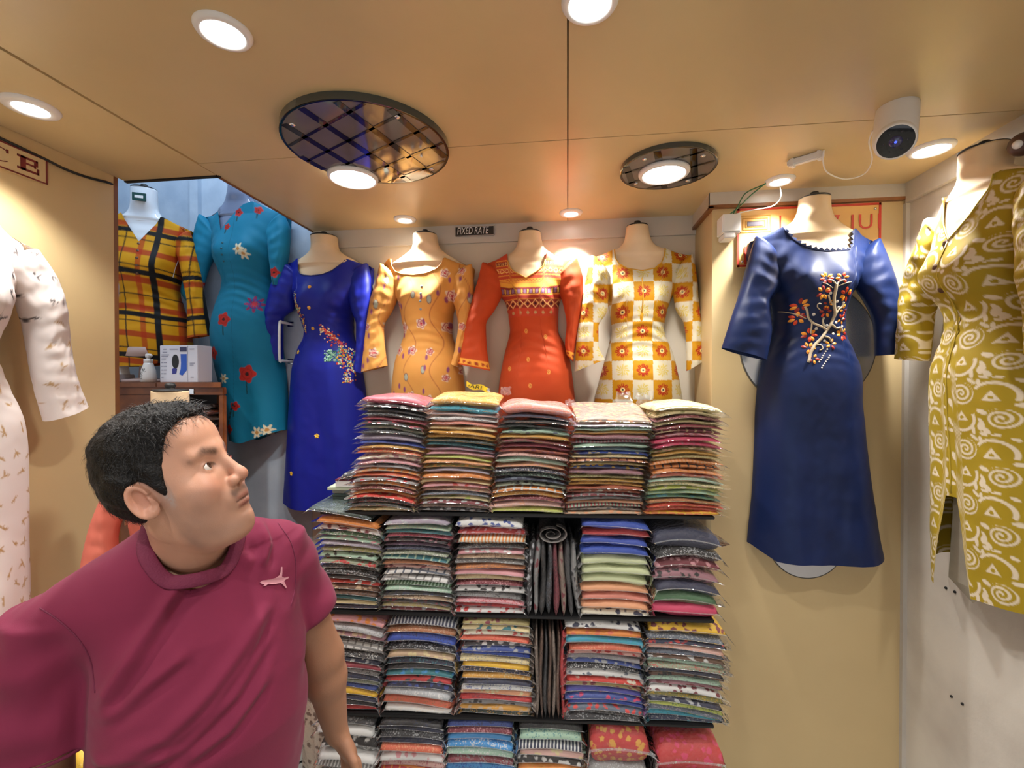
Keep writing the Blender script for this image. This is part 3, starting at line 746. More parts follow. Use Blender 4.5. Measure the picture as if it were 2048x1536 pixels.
FB = Frame((0, 2.1, 0), (0, -1, 0))                      # back wall
FP = Frame((0, 1.86, 0), (0, -1, 0))                     # column front
def px(fr, n, pts): return [fr.tr(x, y, n) for x, y in pts]
def pxrows(fr, n, rows):
    out = []
    for y, xl, xr in rows:
        a = fr.tr(xl, y, n); b = fr.tr(xr, y, n); out.append((a[0], (a[1] + b[1]) / 2, b[0]))
    return out
def pxs(fr, n, rows): return [(fr.tr(*o, n), fr.tr(*i, n)) for o, i in rows]
def depth_for(ztop, zhem):
    L = ztop - zhem
    return [(ztop + .02, .11), (ztop - .08, .135), (ztop - .20, .155), (ztop - .36, .125), (ztop - .52, .150), (ztop - .75, .14), (zhem - .01, .135)]
def auto(fr, label, n0, body, neck, tips, hem, necks, color, **kw):
    b = pxrows(fr, n0, body); nk = px(fr, n0, neck); tp = px(fr, n0, tips); hm = px(fr, n0, hem); nr = pxrows(fr, .075, necks)
    hm = sorted(hm); zt = max(tp[0][1], tp[1][1])
    dp = kw.pop('depth', None) or depth_for(zt, min(h[1] for h in hm))
    return Kurta(fr, 'dressed_mannequin', label, n0, b, nk, tp, hm, nr, dp, color, **kw)

# ---- royal blue kurta with bead embroidery
n0 = .09
K = auto(FB, 'mannequin torso in royal blue kurta with bead embroidery beside the back wall pull handle', n0,
    [(531, 562, 736), (560, 566, 733), (610, 584, 704), (630, 590, 692), (663, 597, 692), (700, 582, 703), (742, 572, 711), (790, 567, 718), (836, 563, 722), (920, 557, 730), (1015, 550, 738)],
    [(599, 517), (600, 540), (606, 550), (616, 554), (632, 556), (655, 553), (672, 545), (686, 531), (696, 519)],
    [(560, 527), (738, 531)], [(550, 1007), (600, 1014), (690, 1018), (740, 1016)],
    [(474, 623, 672), (490, 624, 673), (500, 622, 677), (508, 615, 685)], flat('#16218e'), mat=M_SATIN, res=(90, 150), seed=2)
K.sleeve(pxs(FB, .07, [((562, 524), (604, 560)), ((549, 560), (592, 590)), ((538, 596), (588, 618)), ((528, 632), (566, 636)), ((521, 664), (561, 668)), ((515, 703), (560, 725))]), n=[.07, .075, .07, .05, .045], th=[.05, .05, .035, .03, .028])
K.sleeve(pxs(FB, .07, [((736, 528), (690, 565)), ((745, 570), (700, 600)), ((748, 600), (708, 626)), ((744, 640), (718, 652)), ((738, 690), (719, 694)), ((730, 747), (714, 738))]), n=[.07, .08, .09, .10, .10], th=[.05, .05, .04, .03, .028])
K.trim(simple('navy_piping', '#141a66', rough=.5))
rr = random.Random(3)
bead = {}
def beads(K, pts, r, cols, key, jit=0):
    for (x, y) in pts:
        u, z = K.fr.tr(x, y, .145); c = rr.choice(cols); b = bead.setdefault((key, c), MB())
        K.disc(b, u, z, r * rr.uniform(.8, 1.25), .003, 6)
P1 = [(588 + rr.gauss(0, 3) + 5 * t, 586 + 34 * t + rr.gauss(0, 3)) for t in [rr.random() for _ in range(75)]]
P2 = [(597 + 6 * t + rr.gauss(0, 4 * (1 - t) + 1), 610 + 55 * t + rr.gauss(0, 2)) for t in [rr.random() for _ in range(100)]]
P3 = [(640 + 35 * t + rr.gauss(0, 3 + 4 * t), 655 + 36 * t + rr.gauss(0, 3)) for t in [rr.random() for _ in range(110)]]
P4 = [(rr.uniform(668, 706), rr.uniform(690, 728)) for _ in range(250)]
P5 = [(rr.uniform(646, 672), rr.uniform(700, 722)) for _ in range(90)]
P6 = [(688 + rr.gauss(0, 5), rr.uniform(725, 766)) for _ in range(85)]
beads(K, P1 + P2, .0035, ['#c9a04a', '#b24a2c', '#8fb58c', '#e0c58a', '#a83a30'], 'e')
beads(K, P3, .0042, ['#d0402c', '#e07a4a', '#e8d9b0', '#d9536a', '#c23a30'], 'e')
beads(K, P4, .0045, ['#e8b830', '#d0402c', '#e9e2cc', '#3f78b8', '#e0713a', '#58a074'], 'e')
beads(K, P5, .0042, ['#7fae94', '#9cc2a8', '#3d7a68', '#5f9a86'], 'e')
beads(K, P6, .0042, ['#e9e2cc', '#d8b24a', '#c8503a', '#9fb08a'], 'e')
for (k, c), b in bead.items():
    o = b.obj('bead_embroidery', simple('bead_' + c[1:], c, rough=.3), K.k); o['kind'] = 'stuff'
for (x, y) in [(620, 574), (620, 616), (621, 656)]:
    u, z = FB.tr(x, y, .15); b = MB(); K.disc(b, u, z, .0085, .006, 12); b.obj('button', simple('amber_button', '#e0a23a', rough=.3), K.k, True)
for (x, y) in [(629, 873), (577, 949), (585, 703)]:
    u, z = FB.tr(x, y, .15); b = MB()
    for k in range(5): K.leaf(b, u, z, k * 1.257 + .3, .012, .009)
    b.obj('flower_motif', simple('bead_e8b830', '#e8c050', rough=.35), K.k)

# ---- tan floral kurta
def tan_print(u, z, q):
    u = u / 1.45; z = 1.5 + (z - 1.5) / 1.45
    c = np.broadcast_to(rgb('#d69a4e'), np.broadcast(u, z).shape + (3,)).copy()
    r = np.random.RandomState(9)
    vine = np.abs((u + .018 * np.sin(z * 38 + 1.0)) % .085 - .0425) - .0016
    c = lay(c, .75 * sm(vine, .002), rgb('#a5603c'))
    for i in range(-4, 5):
        for k in range(0, 11):
            cu = i * .062 + (.031 if k % 2 else 0) + r.uniform(-.012, .012); cz = 1.50 + k * .078 + r.uniform(-.014, .014); R = r.uniform(.011, .017); w = r.rand()
            d = np.hypot(u - cu, z - cz); th = np.arctan2(z - cz, u - cu)
            if w < .62:
                c = lay(c, sm(d - R * (1 + .16 * np.cos(5 * th)), .002), rgb('#dccab4'))
                c = lay(c, sm(np.abs(d - R * .74 * (1 + .12 * np.sin(4 * th))) - .0013, .0015), rgb('#a33a4c'))
                c = lay(c, sm(np.abs(d - R * .42) - .001, .0015), rgb('#b04a54')); c = lay(c, sm(d - R * .26, .0015), rgb('#b4303c'))
            else:
                e = np.hypot((u - cu) * 1.0, (z - cz) * .55) - R * .5
                c = lay(c, sm(e, .002), rgb('#a8b0a0')); c = lay(c, sm(np.abs(e) - .0008, .001), rgb('#7c5a54'))
            lu, lz = cu + r.uniform(-.03, .03), cz + r.uniform(-.03, .03); e = np.hypot((u - lu), (z - lz) * .45) - .004
            c = lay(c, sm(e, .002), rgb('#8b4a74'))
    return c
K = auto(FB, 'mannequin torso in tan kurta printed with small red and grey flowers', n0,
    [(531, 758, 946), (560, 768, 938), (606, 790, 906), (629, 795, 898), (667, 799, 896), (690, 791, 903), (719, 781, 913), (776, 774, 922), (860, 768, 930), (960, 762, 936)],
    [(781, 517), (783, 532), (792, 544), (808, 551), (832, 554), (858, 550), (876, 542), (886, 530), (890, 516)],
    [(758, 531), (946, 533)], [(760, 958), (940, 958)],
    [(470, 827, 873), (484, 827, 875), (498, 823, 881), (507, 812, 890)], tan_print, res=(170, 270), seed=4, wr=1.2)
K.sleeve(pxs(FB, .07, [((760, 528), (800, 565)), ((750, 575), (794, 600)), ((742, 605), (786, 622)), ((736, 665), (772, 655)), ((732, 705), (775, 695)), ((728, 745), (780, 732))]), n=[.07, .075, .09, .10, .10], th=[.05, .05, .04, .03, .03], rows_n=60, seg=56)
K.sleeve(pxs(FB, .07, [((944, 530), (900, 565)), ((948, 575), (906, 600)), ((948, 605), (914, 625)), ((940, 655), (919, 655)), ((930, 700), (914, 695)), ((920, 735), (906, 728))]), n=[.07, .075, .09, .10, .10], th=[.05, .05, .04, .03, .03], rows_n=60, seg=56)
K.trim(simple('tan_piping', '#c98a45', rough=.5)); b = MB()
for z_ in (2.12, 2.085, 2.05, 2.015): K.disc(b, K.ct, z_, .006, .004, 10)
b.obj('button', simple('grey_button', '#8d8f90', rough=.3), K.k, True)

# ---- orange kurta with golden yoke
def orange_print(u, z, q):
    z = z - .10
    c = np.broadcast_to(rgb('#bc471e'), np.broadcast(u, z).shape + (3,)).copy()
    if np.ndim(q) and np.max(np.abs(q)) <= 1.5:
        v = z - .30 * np.clip(np.abs(u) - .085, 0, .2) * (z < 2.04)            # side panels slant
        yoke = (v > 1.875) & (np.abs(u) < .150)
        gold, dk, red, lt = rgb('#e8a33c'), rgb('#6e1f24'), rgb('#a83424'), rgb('#f0c07a')
        c = lay(c, sm(1.878 - v, .003) * (np.abs(u) < .15), rgb('#c0452a'))
        def band(z0, z1, col, a=1.0):
            nonlocal c; c = lay(c, a * (sm(z0 - v, .0015) * sm(v - z1, .0015)) * (np.abs(u) < .150), col)
        band(2.003, 2.024, gold); band(2.0, 2.0035, dk); band(1.972, 1.9985, dk)
        p = (u % .026) - .013
        c = lay(c, sm(np.maximum(np.abs(p) - .0055, np.abs(v - 1.985) - .009), .0012) * (np.abs(u) < .15), rgb('#8d6a8c'))
        c = lay(c, sm(np.maximum(np.abs((u + .013) % .026 - .013) - .0035, np.abs(v - 1.985) - .0095), .0012) * (np.abs(u) < .15), rgb('#d8b04a'))
        band(1.968, 1.9715, gold); band(1.953, 1.966, red); band(1.949, 1.9515, gold)
        p2 = np.abs((u + .0165) % .033 - .0165); rh = np.abs(p2 * .0165 / .0145 + np.abs(v - 1.930) - .0165)
        c = lay(c, sm(np.abs(v - 1.930) - .018, .002) * (np.abs(u) < .15), rgb('#8e2c22')); c = lay(c, sm(rh - .0028, .0012) * (np.abs(u) < .15), lt)
        c = lay(c, sm(np.hypot(p2, v - 1.930) - .005, .001) * (np.abs(u) < .15), rgb('#3a1418'))
        d3 = np.hypot(p2, v - 1.893); c = lay(c, sm(d3 - .0065, .001) * (np.abs(u) < .115), rgb('#b9986a'))
        band(2.026, 2.046, gold, .85)
        zz = np.abs((u * 1.0 + 50) % .014 - .007) * 2
        c = lay(c, sm(np.abs(v - 2.036 - zz * .6 + .004) - .0018, .0012) * (np.abs(u) < .15), rgb('#c04a26'))
        for zb in (2.060, 2.075, 2.092, 2.106, 2.130): band(zb, zb + .004, gold, .9)
        c = lay(c, sm(np.abs(v - 2.118) - .008, .001) * (np.abs(u) < .15), rgb('#7c2a20'))
        c = lay(c, sm(np.abs(np.abs((u + .009) % .018 - .009) - .005) - .0016, .001) * sm(np.abs(v - 2.118) - .007, .001) * (np.abs(u) < .15), lt)
        rh = np.abs(np.abs((u + .012) % .024 - .012) + np.abs(v - 2.083) - .010)
        c = lay(c, sm(rh - .002, .001) * (np.abs(u) < .15), lt)
    for (cu, cz) in [(-.01, 1.815), (.0, 1.69), (.075, 1.79), (-.085, 1.65), (.09, 1.635), (.01, 1.575)]:
        d = np.abs(np.hypot((u - cu) * 1.4, z - cz)); c = lay(c, sm(d - .010, .002) * (np.abs(q) < 1.5), rgb('#e2a04c'))
        c = lay(c, sm(np.abs(d - .005) - .001, .001) * (np.abs(q) < 1.5), rgb('#9a3a20'))
    return c
K = auto(FB, 'mannequin torso in bright orange kurta with golden geometric embroidered yoke', n0,
    [(526, 962, 1157), (560, 975, 1146), (605, 1008, 1118), (630, 1013, 1116), (658, 1016, 1116), (685, 1010, 1128), (714, 1003, 1139), (768, 994, 1147), (860, 986, 1156), (960, 980, 1162)],
    [(1016, 508), (1017, 526), (1021, 538), (1030, 547), (1054, 560), (1076, 546), (1087, 535), (1091, 522), (1092, 505)],
    [(962, 528), (1157, 518)], [(978, 958), (1165, 958)],
    [(465, 1038, 1081), (480, 1036, 1083), (494, 1032, 1088), (503, 1024, 1096)], orange_print, res=(190, 300), seed=6, wr=.9)
cuffc = lambda base: (lambda a, l, t: lay(np.broadcast_to(rgb(base), a.shape + (3,)).copy(), ((l < .030) & (l > .004)) * 1.0, rgb('#e09a3c')) if True else None)
def orange_sleeve(a, l, t):
    c = np.broadcast_to(rgb('#bc471e'), a.shape + (3,)).copy()
    c = lay(c, ((l < .032) & (l > .005)) * 1.0, rgb('#e8a33c')); c = lay(c, (np.hypot((a % .02) - .01, l - .018) < .006) * 1.0, rgb('#a03a22')); return c
K.sleeve(pxs(FB, .07, [((964, 526), (1015, 565)), ((954, 570), (1005, 592)), ((946, 600), (990, 622)), ((932, 650), (974, 652)), ((923, 692), (976, 696)), ((916, 728), (983, 742))]), n=[.07, .08, .095, .10, .10], th=[.05, .05, .04, .032, .03], color=orange_sleeve, rows_n=50, seg=56)
K.sleeve(pxs(FB, .07, [((1155, 516), (1108, 565)), ((1166, 560), (1120, 590)), ((1165, 600), (1128, 618)), ((1158, 650), (1133, 650)), ((1152, 690), (1130, 688)), ((1147, 724), (1134, 712))]), n=[.07, .075, .085, .085, .08], th=[.05, .05, .04, .03, .03], color=orange_sleeve, rows_n=50, seg=56)
K.trim(simple('gold_piping', '#d9a04a', rough=.4), .0028)

# ---- yellow and white checked kurta
def check_print(u, z, q):
    c = np.broadcast_to(rgb('#cdc6b0'), np.broadcast(u, z).shape + (3,)).copy()
    s_ = .083; a = np.floor((u + .0415) / s_); b_ = np.floor((z - .04) / s_); par = ((a + b_) % 2) == 0
    fu = (u + .0415) / s_ - a - .5; fz = (z - .04) / s_ - b_ - .5
    c = lay(c, par * 1.0, rgb('#bd860c'))
    d = np.hypot(fu, fz); th = np.arctan2(fz, fu)
    pet = d - (.22 + .13 * np.abs(np.cos(4 * th)))
    m1 = sm(pet, .03) * (1 - sm(d - .10, .03)) * (np.abs(np.sin(8 * th)) > .30)
    c = lay(c, m1 * par, rgb('#a32a10')); c = lay(c, sm(d - .11, .03) * par, rgb('#f0d890')); c = lay(c, sm(d - .055, .03) * par, rgb('#28303c'))
    m2 = sm(pet, .03) * (np.abs(np.sin(6 * th + 9 * d)) > .55)
    c = lay(c, .8 * m2 * ~par, rgb('#c9b23c')); return c
K = auto(FB, 'mannequin torso in yellow and white checked kurta with maroon flower motifs', n0,
    [(514, 1180, 1388), (555, 1195, 1372), (610, 1220, 1343), (630, 1224, 1338), (655, 1227, 1334), (680, 1223, 1342), (703, 1217, 1352), (750, 1204, 1364), (800, 1192, 1373), (860, 1186, 1380)],
    [(1228, 500), (1229, 516), (1236, 530), (1252, 541), (1281, 546), (1306, 541), (1320, 529), (1327, 514), (1329, 497)],
    [(1180, 514), (1388, 509)], [(1186, 858), (1383, 858)],
    [(453, 1253, 1297), (468, 1251, 1299), (482, 1248, 1304), (492, 1240, 1313)], check_print, res=(190, 300), seed=8, wr=1.3)
K.sleeve(pxs(FB, .07, [((1182, 512), (1226, 560)), ((1172, 555), (1218, 590)), ((1166, 590), (1214, 622)), ((1158, 640), (1196, 656)), ((1152, 690), (1196, 690)), ((1149, 744), (1208, 720))]), n=[.07, .08, .095, .105, .105], th=[.05, .05, .04, .032, .03], rows_n=70, seg=64)
K.sleeve(pxs(FB, .07, [((1386, 509), (1340, 560)), ((1393, 555), (1346, 590)), ((1395, 590), (1352, 622)), ((1400, 640), (1366, 645)), ((1403, 680), (1371, 680)), ((1404, 722), (1372, 742))]), n=[.07, .075, .08, .08, .08], th=[.05, .05, .04, .032, .03], rows_n=70, seg=64)
K.trim(simple('yellow_piping', '#d09a20', rough=.5), .0025)
b = MB(); K.cord(b, [(K.ct - .006, 2.13), (K.ct - .004, 2.05), (K.ct - .006, 1.99)], .0025, .004)
b.obj('tie_cord', MATS['yellow_piping'], K.k, True); b = MB(); K.leaf(b, K.ct - .006, 1.995, -1.57, .05, .014, .006); b.obj('tassel', MATS['yellow_piping'], K.k)

# ---- navy kurta with embroidered branch, on the column
n0 = .09
K = auto(FP, 'mannequin torso in long navy kurta with scalloped neck and orange leaf branch embroidery', n0,
    [(478, 1508, 1762), (510, 1510, 1760), (550, 1530, 1742), (598, 1560, 1712), (630, 1564, 1706), (663, 1562, 1708), (697, 1548, 1723), (742, 1536, 1740), (799, 1529, 1743), (890, 1525, 1754), (1003, 1520, 1771), (1088, 1511, 1785), (1130, 1508, 1794)],
    [(1564, 455), (1570, 468), (1580, 482), (1596, 496), (1615, 505), (1638, 509), (1668, 508), (1688, 504), (1698, 494), (1702, 476), (1705, 457)],
    [(1510, 478), (1760, 480)], [(1508, 1098), (1540, 1118), (1640, 1124), (1795, 1124)],
    [(397, 1600, 1660), (418, 1598, 1661), (436, 1590, 1668), (450, 1574, 1684)], flat('#12224c'), mat=M_SATIN, res=(110, 190), seed=3, wr=1.25)
K.sleeve(pxs(FP, .07, [((1510, 474), (1572, 540)), ((1496, 520), (1560, 575)), ((1474, 592), (1534, 612)), ((1456, 642), (1536, 655)), ((1438, 697), (1526, 721))]), n=[.07, .075, .09, .10, .10], th=[.05, .055, .05, .045, .04], rows_n=40)
K.sleeve(pxs(FP, .07, [((1760, 478), (1702, 540)), ((1776, 530), (1712, 575)), ((1788, 590), (1728, 605)), ((1791, 640), (1744, 650)), ((1791, 709), (1746, 712))]), n=[.07, .075, .085, .09, .09], th=[.05, .055, .05, .045, .04], rows_n=40)
b = MB(); tl_ = K.top_loop; n_s = 17; acc = np.concatenate([[0], np.cumsum(np.linalg.norm(np.diff(np.array(tl_), axis=0), axis=1))]); TL = np.array(tl_)
cc_ = TL.mean(0) + np.array([0, 0, .05])
for k in range(n_s):
    t_ = acc[-1] * (k + .5) / n_s; p = np.array([np.interp(t_, acc, TL[:, q]) for q in range(3)])
    t2 = np.array([np.interp(t_ + .011, acc, TL[:, q]) for q in range(3)]); t1 = np.array([np.interp(t_ - .011, acc, TL[:, q]) for q in range(3)])
    tn = cc_ - p; tn[1] = 0; tn /= np.linalg.norm(tn); tipp = p + tn * .011 + np.array([0, -.002, 0])
    o_ = np.array([0, -.003, 0]); b.add([t1 + o_, t2 + o_, tipp + o_, t1 - o_ * 0, t2 - o_ * 0, tipp], [(0, 1, 2), (5, 4, 3), (0, 2, 5, 3), (1, 4, 5, 2)])
b.obj('scallop_edging', simple('navy_scallop', '#14254f', rough=.5), K.k)
K.trim(MATS['navy_scallop'], .003)
T_ = lambda x, y: FP.tr(1560 + x / 6.4, 520 + y / 6.4, .15)
silver = simple('silver_thread', '#b9a98f', rough=.35)
b = MB()
for pts, r in [([(385, 1310), (430, 1180), (480, 1090), (560, 1010), (640, 900), (700, 790), (730, 680), (700, 580), (680, 480), (685, 380), (690, 310)], .0052),
               ([(640, 880), (560, 840), (470, 800), (400, 720), (380, 640), (350, 590)], .0042), ([(700, 800), (760, 650), (820, 590), (840, 530)], .004),
               ([(690, 330), (650, 280), (600, 260)], .003), ([(690, 340), (720, 290), (770, 270)], .003), ([(700, 590), (640, 530), (600, 450)], .003),
               ([(710, 820), (780, 860), (850, 850), (880, 900)], .004), ([(620, 970), (680, 990), (710, 1040)], .0035), ([(600, 850), (580, 780), (590, 730)], .0035),
               ([(450, 800), (450, 880), (450, 930)], .003), ([(380, 740), (300, 690), (220, 650), (140, 610)], .002), ([(480, 1090), (560, 1080), (580, 1130), (540, 1150)], .002),
               ([(530, 640), (490, 600), (490, 560), (530, 560)], .002), ([(700, 350), (800, 310), (880, 290)], .0015), ([(650, 370), (580, 320), (520, 300)], .0015)]:
    K.cord(b, [T_(*p) for p in pts], r)
b.obj('embroidered_branch', silver, K.k, True)
lc = {'#d2401a': MB(), '#e8962a': MB(), '#8e1f14': MB()}
for (x, y, n_l, R) in [(570, 240, 7, 85), (760, 240, 6, 75), (540, 420, 7, 90), (850, 440, 7, 90), (620, 570, 5, 65), (600, 660, 6, 75), (300, 570, 7, 90), (290, 730, 7, 85), (430, 950, 7, 90), (880, 620, 5, 70), (860, 740, 5, 70), (890, 930, 7, 90), (700, 1070, 5, 75), (410, 1120, 6, 80), (450, 1260, 5, 70)]:
    u, z = T_(x, y)
    for k in range(n_l):
        an = k * 2 * math.pi / n_l + rr.uniform(-.3, .3); col = ['#d2401a', '#e8962a', '#8e1f14', '#e8962a'][rr.randrange(4)]
        K.leaf(lc[col], u + .25 * R / 6.4 * .00165 * math.cos(an), z + .25 * R / 6.4 * .00165 * math.sin(an), an, R / 6.4 * .00165 * .85, R / 6.4 * .00165 * .5, .003)
for c_, b in lc.items(): o = b.obj('embroidered_leaves', simple('thread_' + c_[1:], c_, rough=.5), K.k); o['kind'] = 'stuff'
b = MB()
for (x, y) in [(735, 530), (770, 600), (460, 690), (770, 790), (640, 830), (740, 930), (510, 870), (620, 1025), (880, 735), (880, 830), (630, 430)]: u, z = T_(x, y); K.disc(b, u, z, .0055, .004, 8)
for k in range(7):
    for j in range(2): u, z = T_(520 + 20 * k + 25 * j, 1300 + 80 * j - 27 * k); K.disc(b, u, z, .0032, .002, 7)
o = b.obj('pearl_bead', simple('pearl', '#d8d2cc', rough=.2), K.k, True); o['kind'] = 'stuff'

# ---- teal kurta with printed poppies
def teal_print(u, z, q):
    c = np.broadcast_to(rgb('#0c7392'), np.broadcast(u, z).shape + (3,)).copy()
    c = lay(c, .45 * sm(np.abs(u + .004) - .0012, .001) * (z > 1.2) * (np.abs(q) < 1.5), rgb('#0a4a5c'))
    FL = TEAL_FL
    for (cu, cz, R, kind) in FL:
        R = R * 1.15
        d = np.hypot(u - cu, z - cz); th = np.arctan2(z - cz, u - cu)
        if kind == 'r':
            c = lay(c, sm(np.maximum(np.abs(u - cu + .004) - .003, np.abs(z - cz + R * 1.5) - R * .7), .002), rgb('#16434a'))
            c = lay(c, sm(d - R * (.9 + .14 * np.cos(5 * th)), .002), rgb('#b4281e')); c = lay(c, .6 * sm(np.abs(d - R * .55) - .0015, .0015), rgb('#7a1512')); c = lay(c, sm(d - R * .22, .001), rgb('#3a1a18'))
        elif kind == 'w':
            c = lay(c, sm(d - R * (.75 + .25 * np.cos(6 * th)), .002), rgb('#d9cfae')); c = lay(c, sm(d - R * .3, .001), rgb('#c08a4a'))
        elif kind == 'b':
            c = lay(c, sm(d - R * (.75 + .25 * np.cos(8 * th)), .002) * (np.abs(np.sin(4 * th + 60 * d)) > .25), rgb('#8c2f5c')); c = lay(c, sm(np.abs(d - R * .5) - .002, .001), rgb('#1d3f9a')); c = lay(c, sm(d - R * .25, .001), rgb('#c03a4a'))
        elif kind == 't':
            e = np.abs((u - cu) - (z - cz) * .3) - .006; c = lay(c, sm(np.maximum(e, np.abs(z - cz) - R), .003) * (np.abs(np.sin((z - cz) * 160)) > .3), rgb('#14383c'))
    return c
def ut(x, y): u, z = FB.tr(x, y, .12); return u - TEAL_C, z
TEAL_C = sum(FB.tr(x, 430, .09)[0] for x in (398, 566)) / 2
TEAL_FL = [(*ut(491, 503), .026, 'w'), (*ut(500, 512), .022, 'w'), (*ut(507, 608), .036, 'b'), (*ut(456, 640), .030, 'r'), (*ut(498, 748), .038, 'r'), (*ut(427, 706), .028, 'r'), (*ut(452, 757), .022, 'w'),
           (*ut(477, 425), .018, 'r'), (*ut(513, 418), .017, 'r'), (*ut(458, 455), .014, 'r'), (*ut(515, 865), .026, 'w'), (*ut(533, 860), .024, 'w'), (*ut(475, 812), .02, 'r'), (*ut(466, 830), .05, 't'), (*ut(462, 858), .02, 'r'), (*ut(388, 565), .022, 'r'), (*ut(548, 545), .022, 'r')]
n0 = .09
M_GREYM = simple('mannequin_grey_gloss', '#6f7890', rough=.22, coat=.4)
K = auto(FB, 'mannequin torso in teal kurta printed with red poppies, on the stairwell wall', n0,
    [(431, 398, 566), (460, 406, 560), (519, 420, 543), (540, 428, 536), (558, 432, 532), (600, 420, 537), (640, 411, 541), (668, 408, 544), (723, 414, 550), (770, 425, 555), (847, 440, 560), (890, 446, 564)],
    [(441, 424), (445, 440), (450, 455), (454, 466), (462, 452), (478, 428), (495, 412), (512, 406)],
    [(396, 432), (570, 428)], [(446, 880), (470, 884), (561, 862)],
    [(369, 459, 497), (384, 457, 499), (398, 453, 503), (410, 445, 512)], teal_print, res=(170, 280), seed=7, wr=.8, skin=M_GREYM)
K.sleeve(pxs(FB, .07, [((399, 430), (440, 480)), ((388, 490), (426, 520)), ((381, 525), (418, 545)), ((376, 560), (412, 575)), ((371, 585), (409, 592)), ((395, 620), (407, 600))]), n=[.07, .075, .085, .09, .09], th=[.05, .05, .04, .035, .03], rows_n=50, seg=50)
K.sleeve(pxs(FB, .07, [((568, 428), (530, 475)), ((580, 460), (540, 500)), ((581, 500), (545, 525)), ((576, 540), (549, 548)), ((570, 575), (552, 572))]), n=[.07, .075, .085, .09, .09], th=[.05, .05, .04, .035, .03], rows_n=50, seg=50)
b = MB()
for y in (487, 499, 511, 523): u, z = FB.tr(449, y, .15); K.disc(b, u, z, .005, .003, 9)
b.obj('button', simple('dark_teal', '#0c4c58', rough=.4), K.k, True)

# ---- plaid kurta on a glossy white mannequin, turned to the right, standing on the cabinet
ang = math.radians(28)
FQ = Frame((-2.0, 1.95, 0), (math.sin(ang), -math.cos(ang), 0))
def plaid(u, z, q):
    u = u + .012 * np.sin(z * 9 + 1); z = z + .01 * np.sin(u * 14)
    c = np.broadcast_to(rgb('#d0960c'), np.broadcast(u, z).shape + (3,)).copy()
    c = lay(c, .85 * sm(np.abs((z + .03) % .125 - .0625) - .013, .003), rgb('#a8280e'))
    c = lay(c, .75 * sm(np.abs((u + .05) % .125 - .0625) - .010, .003), rgb('#b0300e'))
    c = lay(c, .9 * sm(np.abs((z - .03) % .125 - .0625) - .0028, .002), rgb('#141210')); c = lay(c, .9 * sm(np.abs((u - .01) % .125 - .0625) - .0028, .002), rgb('#141210'))
    c = lay(c, sm(np.abs((z - .005) % .19 - .095) - .011, .002), rgb('#0f0f10')); c = lay(c, sm(np.abs((u + .03) % .19 - .095) - .011, .002), rgb('#0f0f10'))
    return c
zt_ = 2.42
body = [(-.185, zt_, .185), (-.175, zt_ - .06, .175), (-.135, zt_ - .17, .135), (-.115, zt_ - .29, .115), (-.125, zt_ - .36, .130), (-.15, zt_ - .46, .155), (-.165, zt_ - .58, .17), (-.17, zt_ - .68, .172)]
K = Kurta(FQ, 'dressed_mannequin', 'glossy white mannequin in yellow, black and red plaid kurta standing on the cabinet', .09, body,
    [(-.075, zt_ + .045), (-.06, zt_ + .01), (-.03, zt_ - .04), (.0, zt_ - .09), (.03, zt_ - .04), (.06, zt_ + .01), (.075, zt_ + .045)], [(-.185, zt_), (.185, zt_)],
    [(-.2, zt_ - .66), (0, zt_ - .655), (.2, zt_ - .62)], [(-.052, zt_ + .17, .052), (-.052, zt_ + .12, .052), (-.056, zt_ + .08, .056), (-.07, zt_ + .052, .07)], depth_for(zt_, zt_ - .68), plaid,
    res=(190, 240), skin=simple('mannequin_white_gloss', '#e2e6ea', rough=.15, coat=.6), seed=9, wr=.9, back=-.02, base=(-1.98, 1.85, 1.69))
K.sleeve([((.18, zt_), (.11, zt_ - .08)), ((.205, zt_ - .10), (.135, zt_ - .16)), ((.225, zt_ - .22), (.15, zt_ - .25)), ((.245, zt_ - .36), (.165, zt_ - .36)), ((.265, zt_ - .50), (.165, zt_ - .52))], n=.07, th=.045, rows_n=60, seg=56)
K.sleeve([((-.18, zt_), (-.11, zt_ - .08)), ((-.205, zt_ - .10), (-.135, zt_ - .16)), ((-.225, zt_ - .22), (-.15, zt_ - .25)), ((-.245, zt_ - .36), (-.165, zt_ - .36)), ((-.265, zt_ - .50), (-.165, zt_ - .52))], n=.07, th=.045, rows_n=60, seg=56)
b = MB()
for k in range(5): K.disc(b, .0, zt_ - .10 - .035 * k, .006, .004, 9)
b.obj('button', simple('wood_button', '#5a3a20', rough=.4), K.k, True)
pc = FQ.P(np.array(0.), np.array(.06), np.array(1.69))
MB().lathe([(.10, 0), (.10, .012), (.03, .02), (.025, .10), (.09, .12), (.09, .16)], tuple(pc), 28).obj('stand', simple('dusty_rose_stand', '#b9a09a', rough=.5), K.t, True)
M_ = Matrix.Translation(Vector(FQ.P(np.array(.0), np.array(.13), np.array(zt_ + .115)).tolist())) @ Matrix.Rotation(ang, 4, 'Z')
MB().box((-.026, -.003, -.018), (.026, .003, .018), M_, bev=.001).obj('size_tag', simple('dark_green_tag', '#16423c', rough=.4), K.t)
MB().box((-.016, -.004, -.006), (.016, -.0031, .006), M_).obj('tag_print', M_WHITE, K.t)

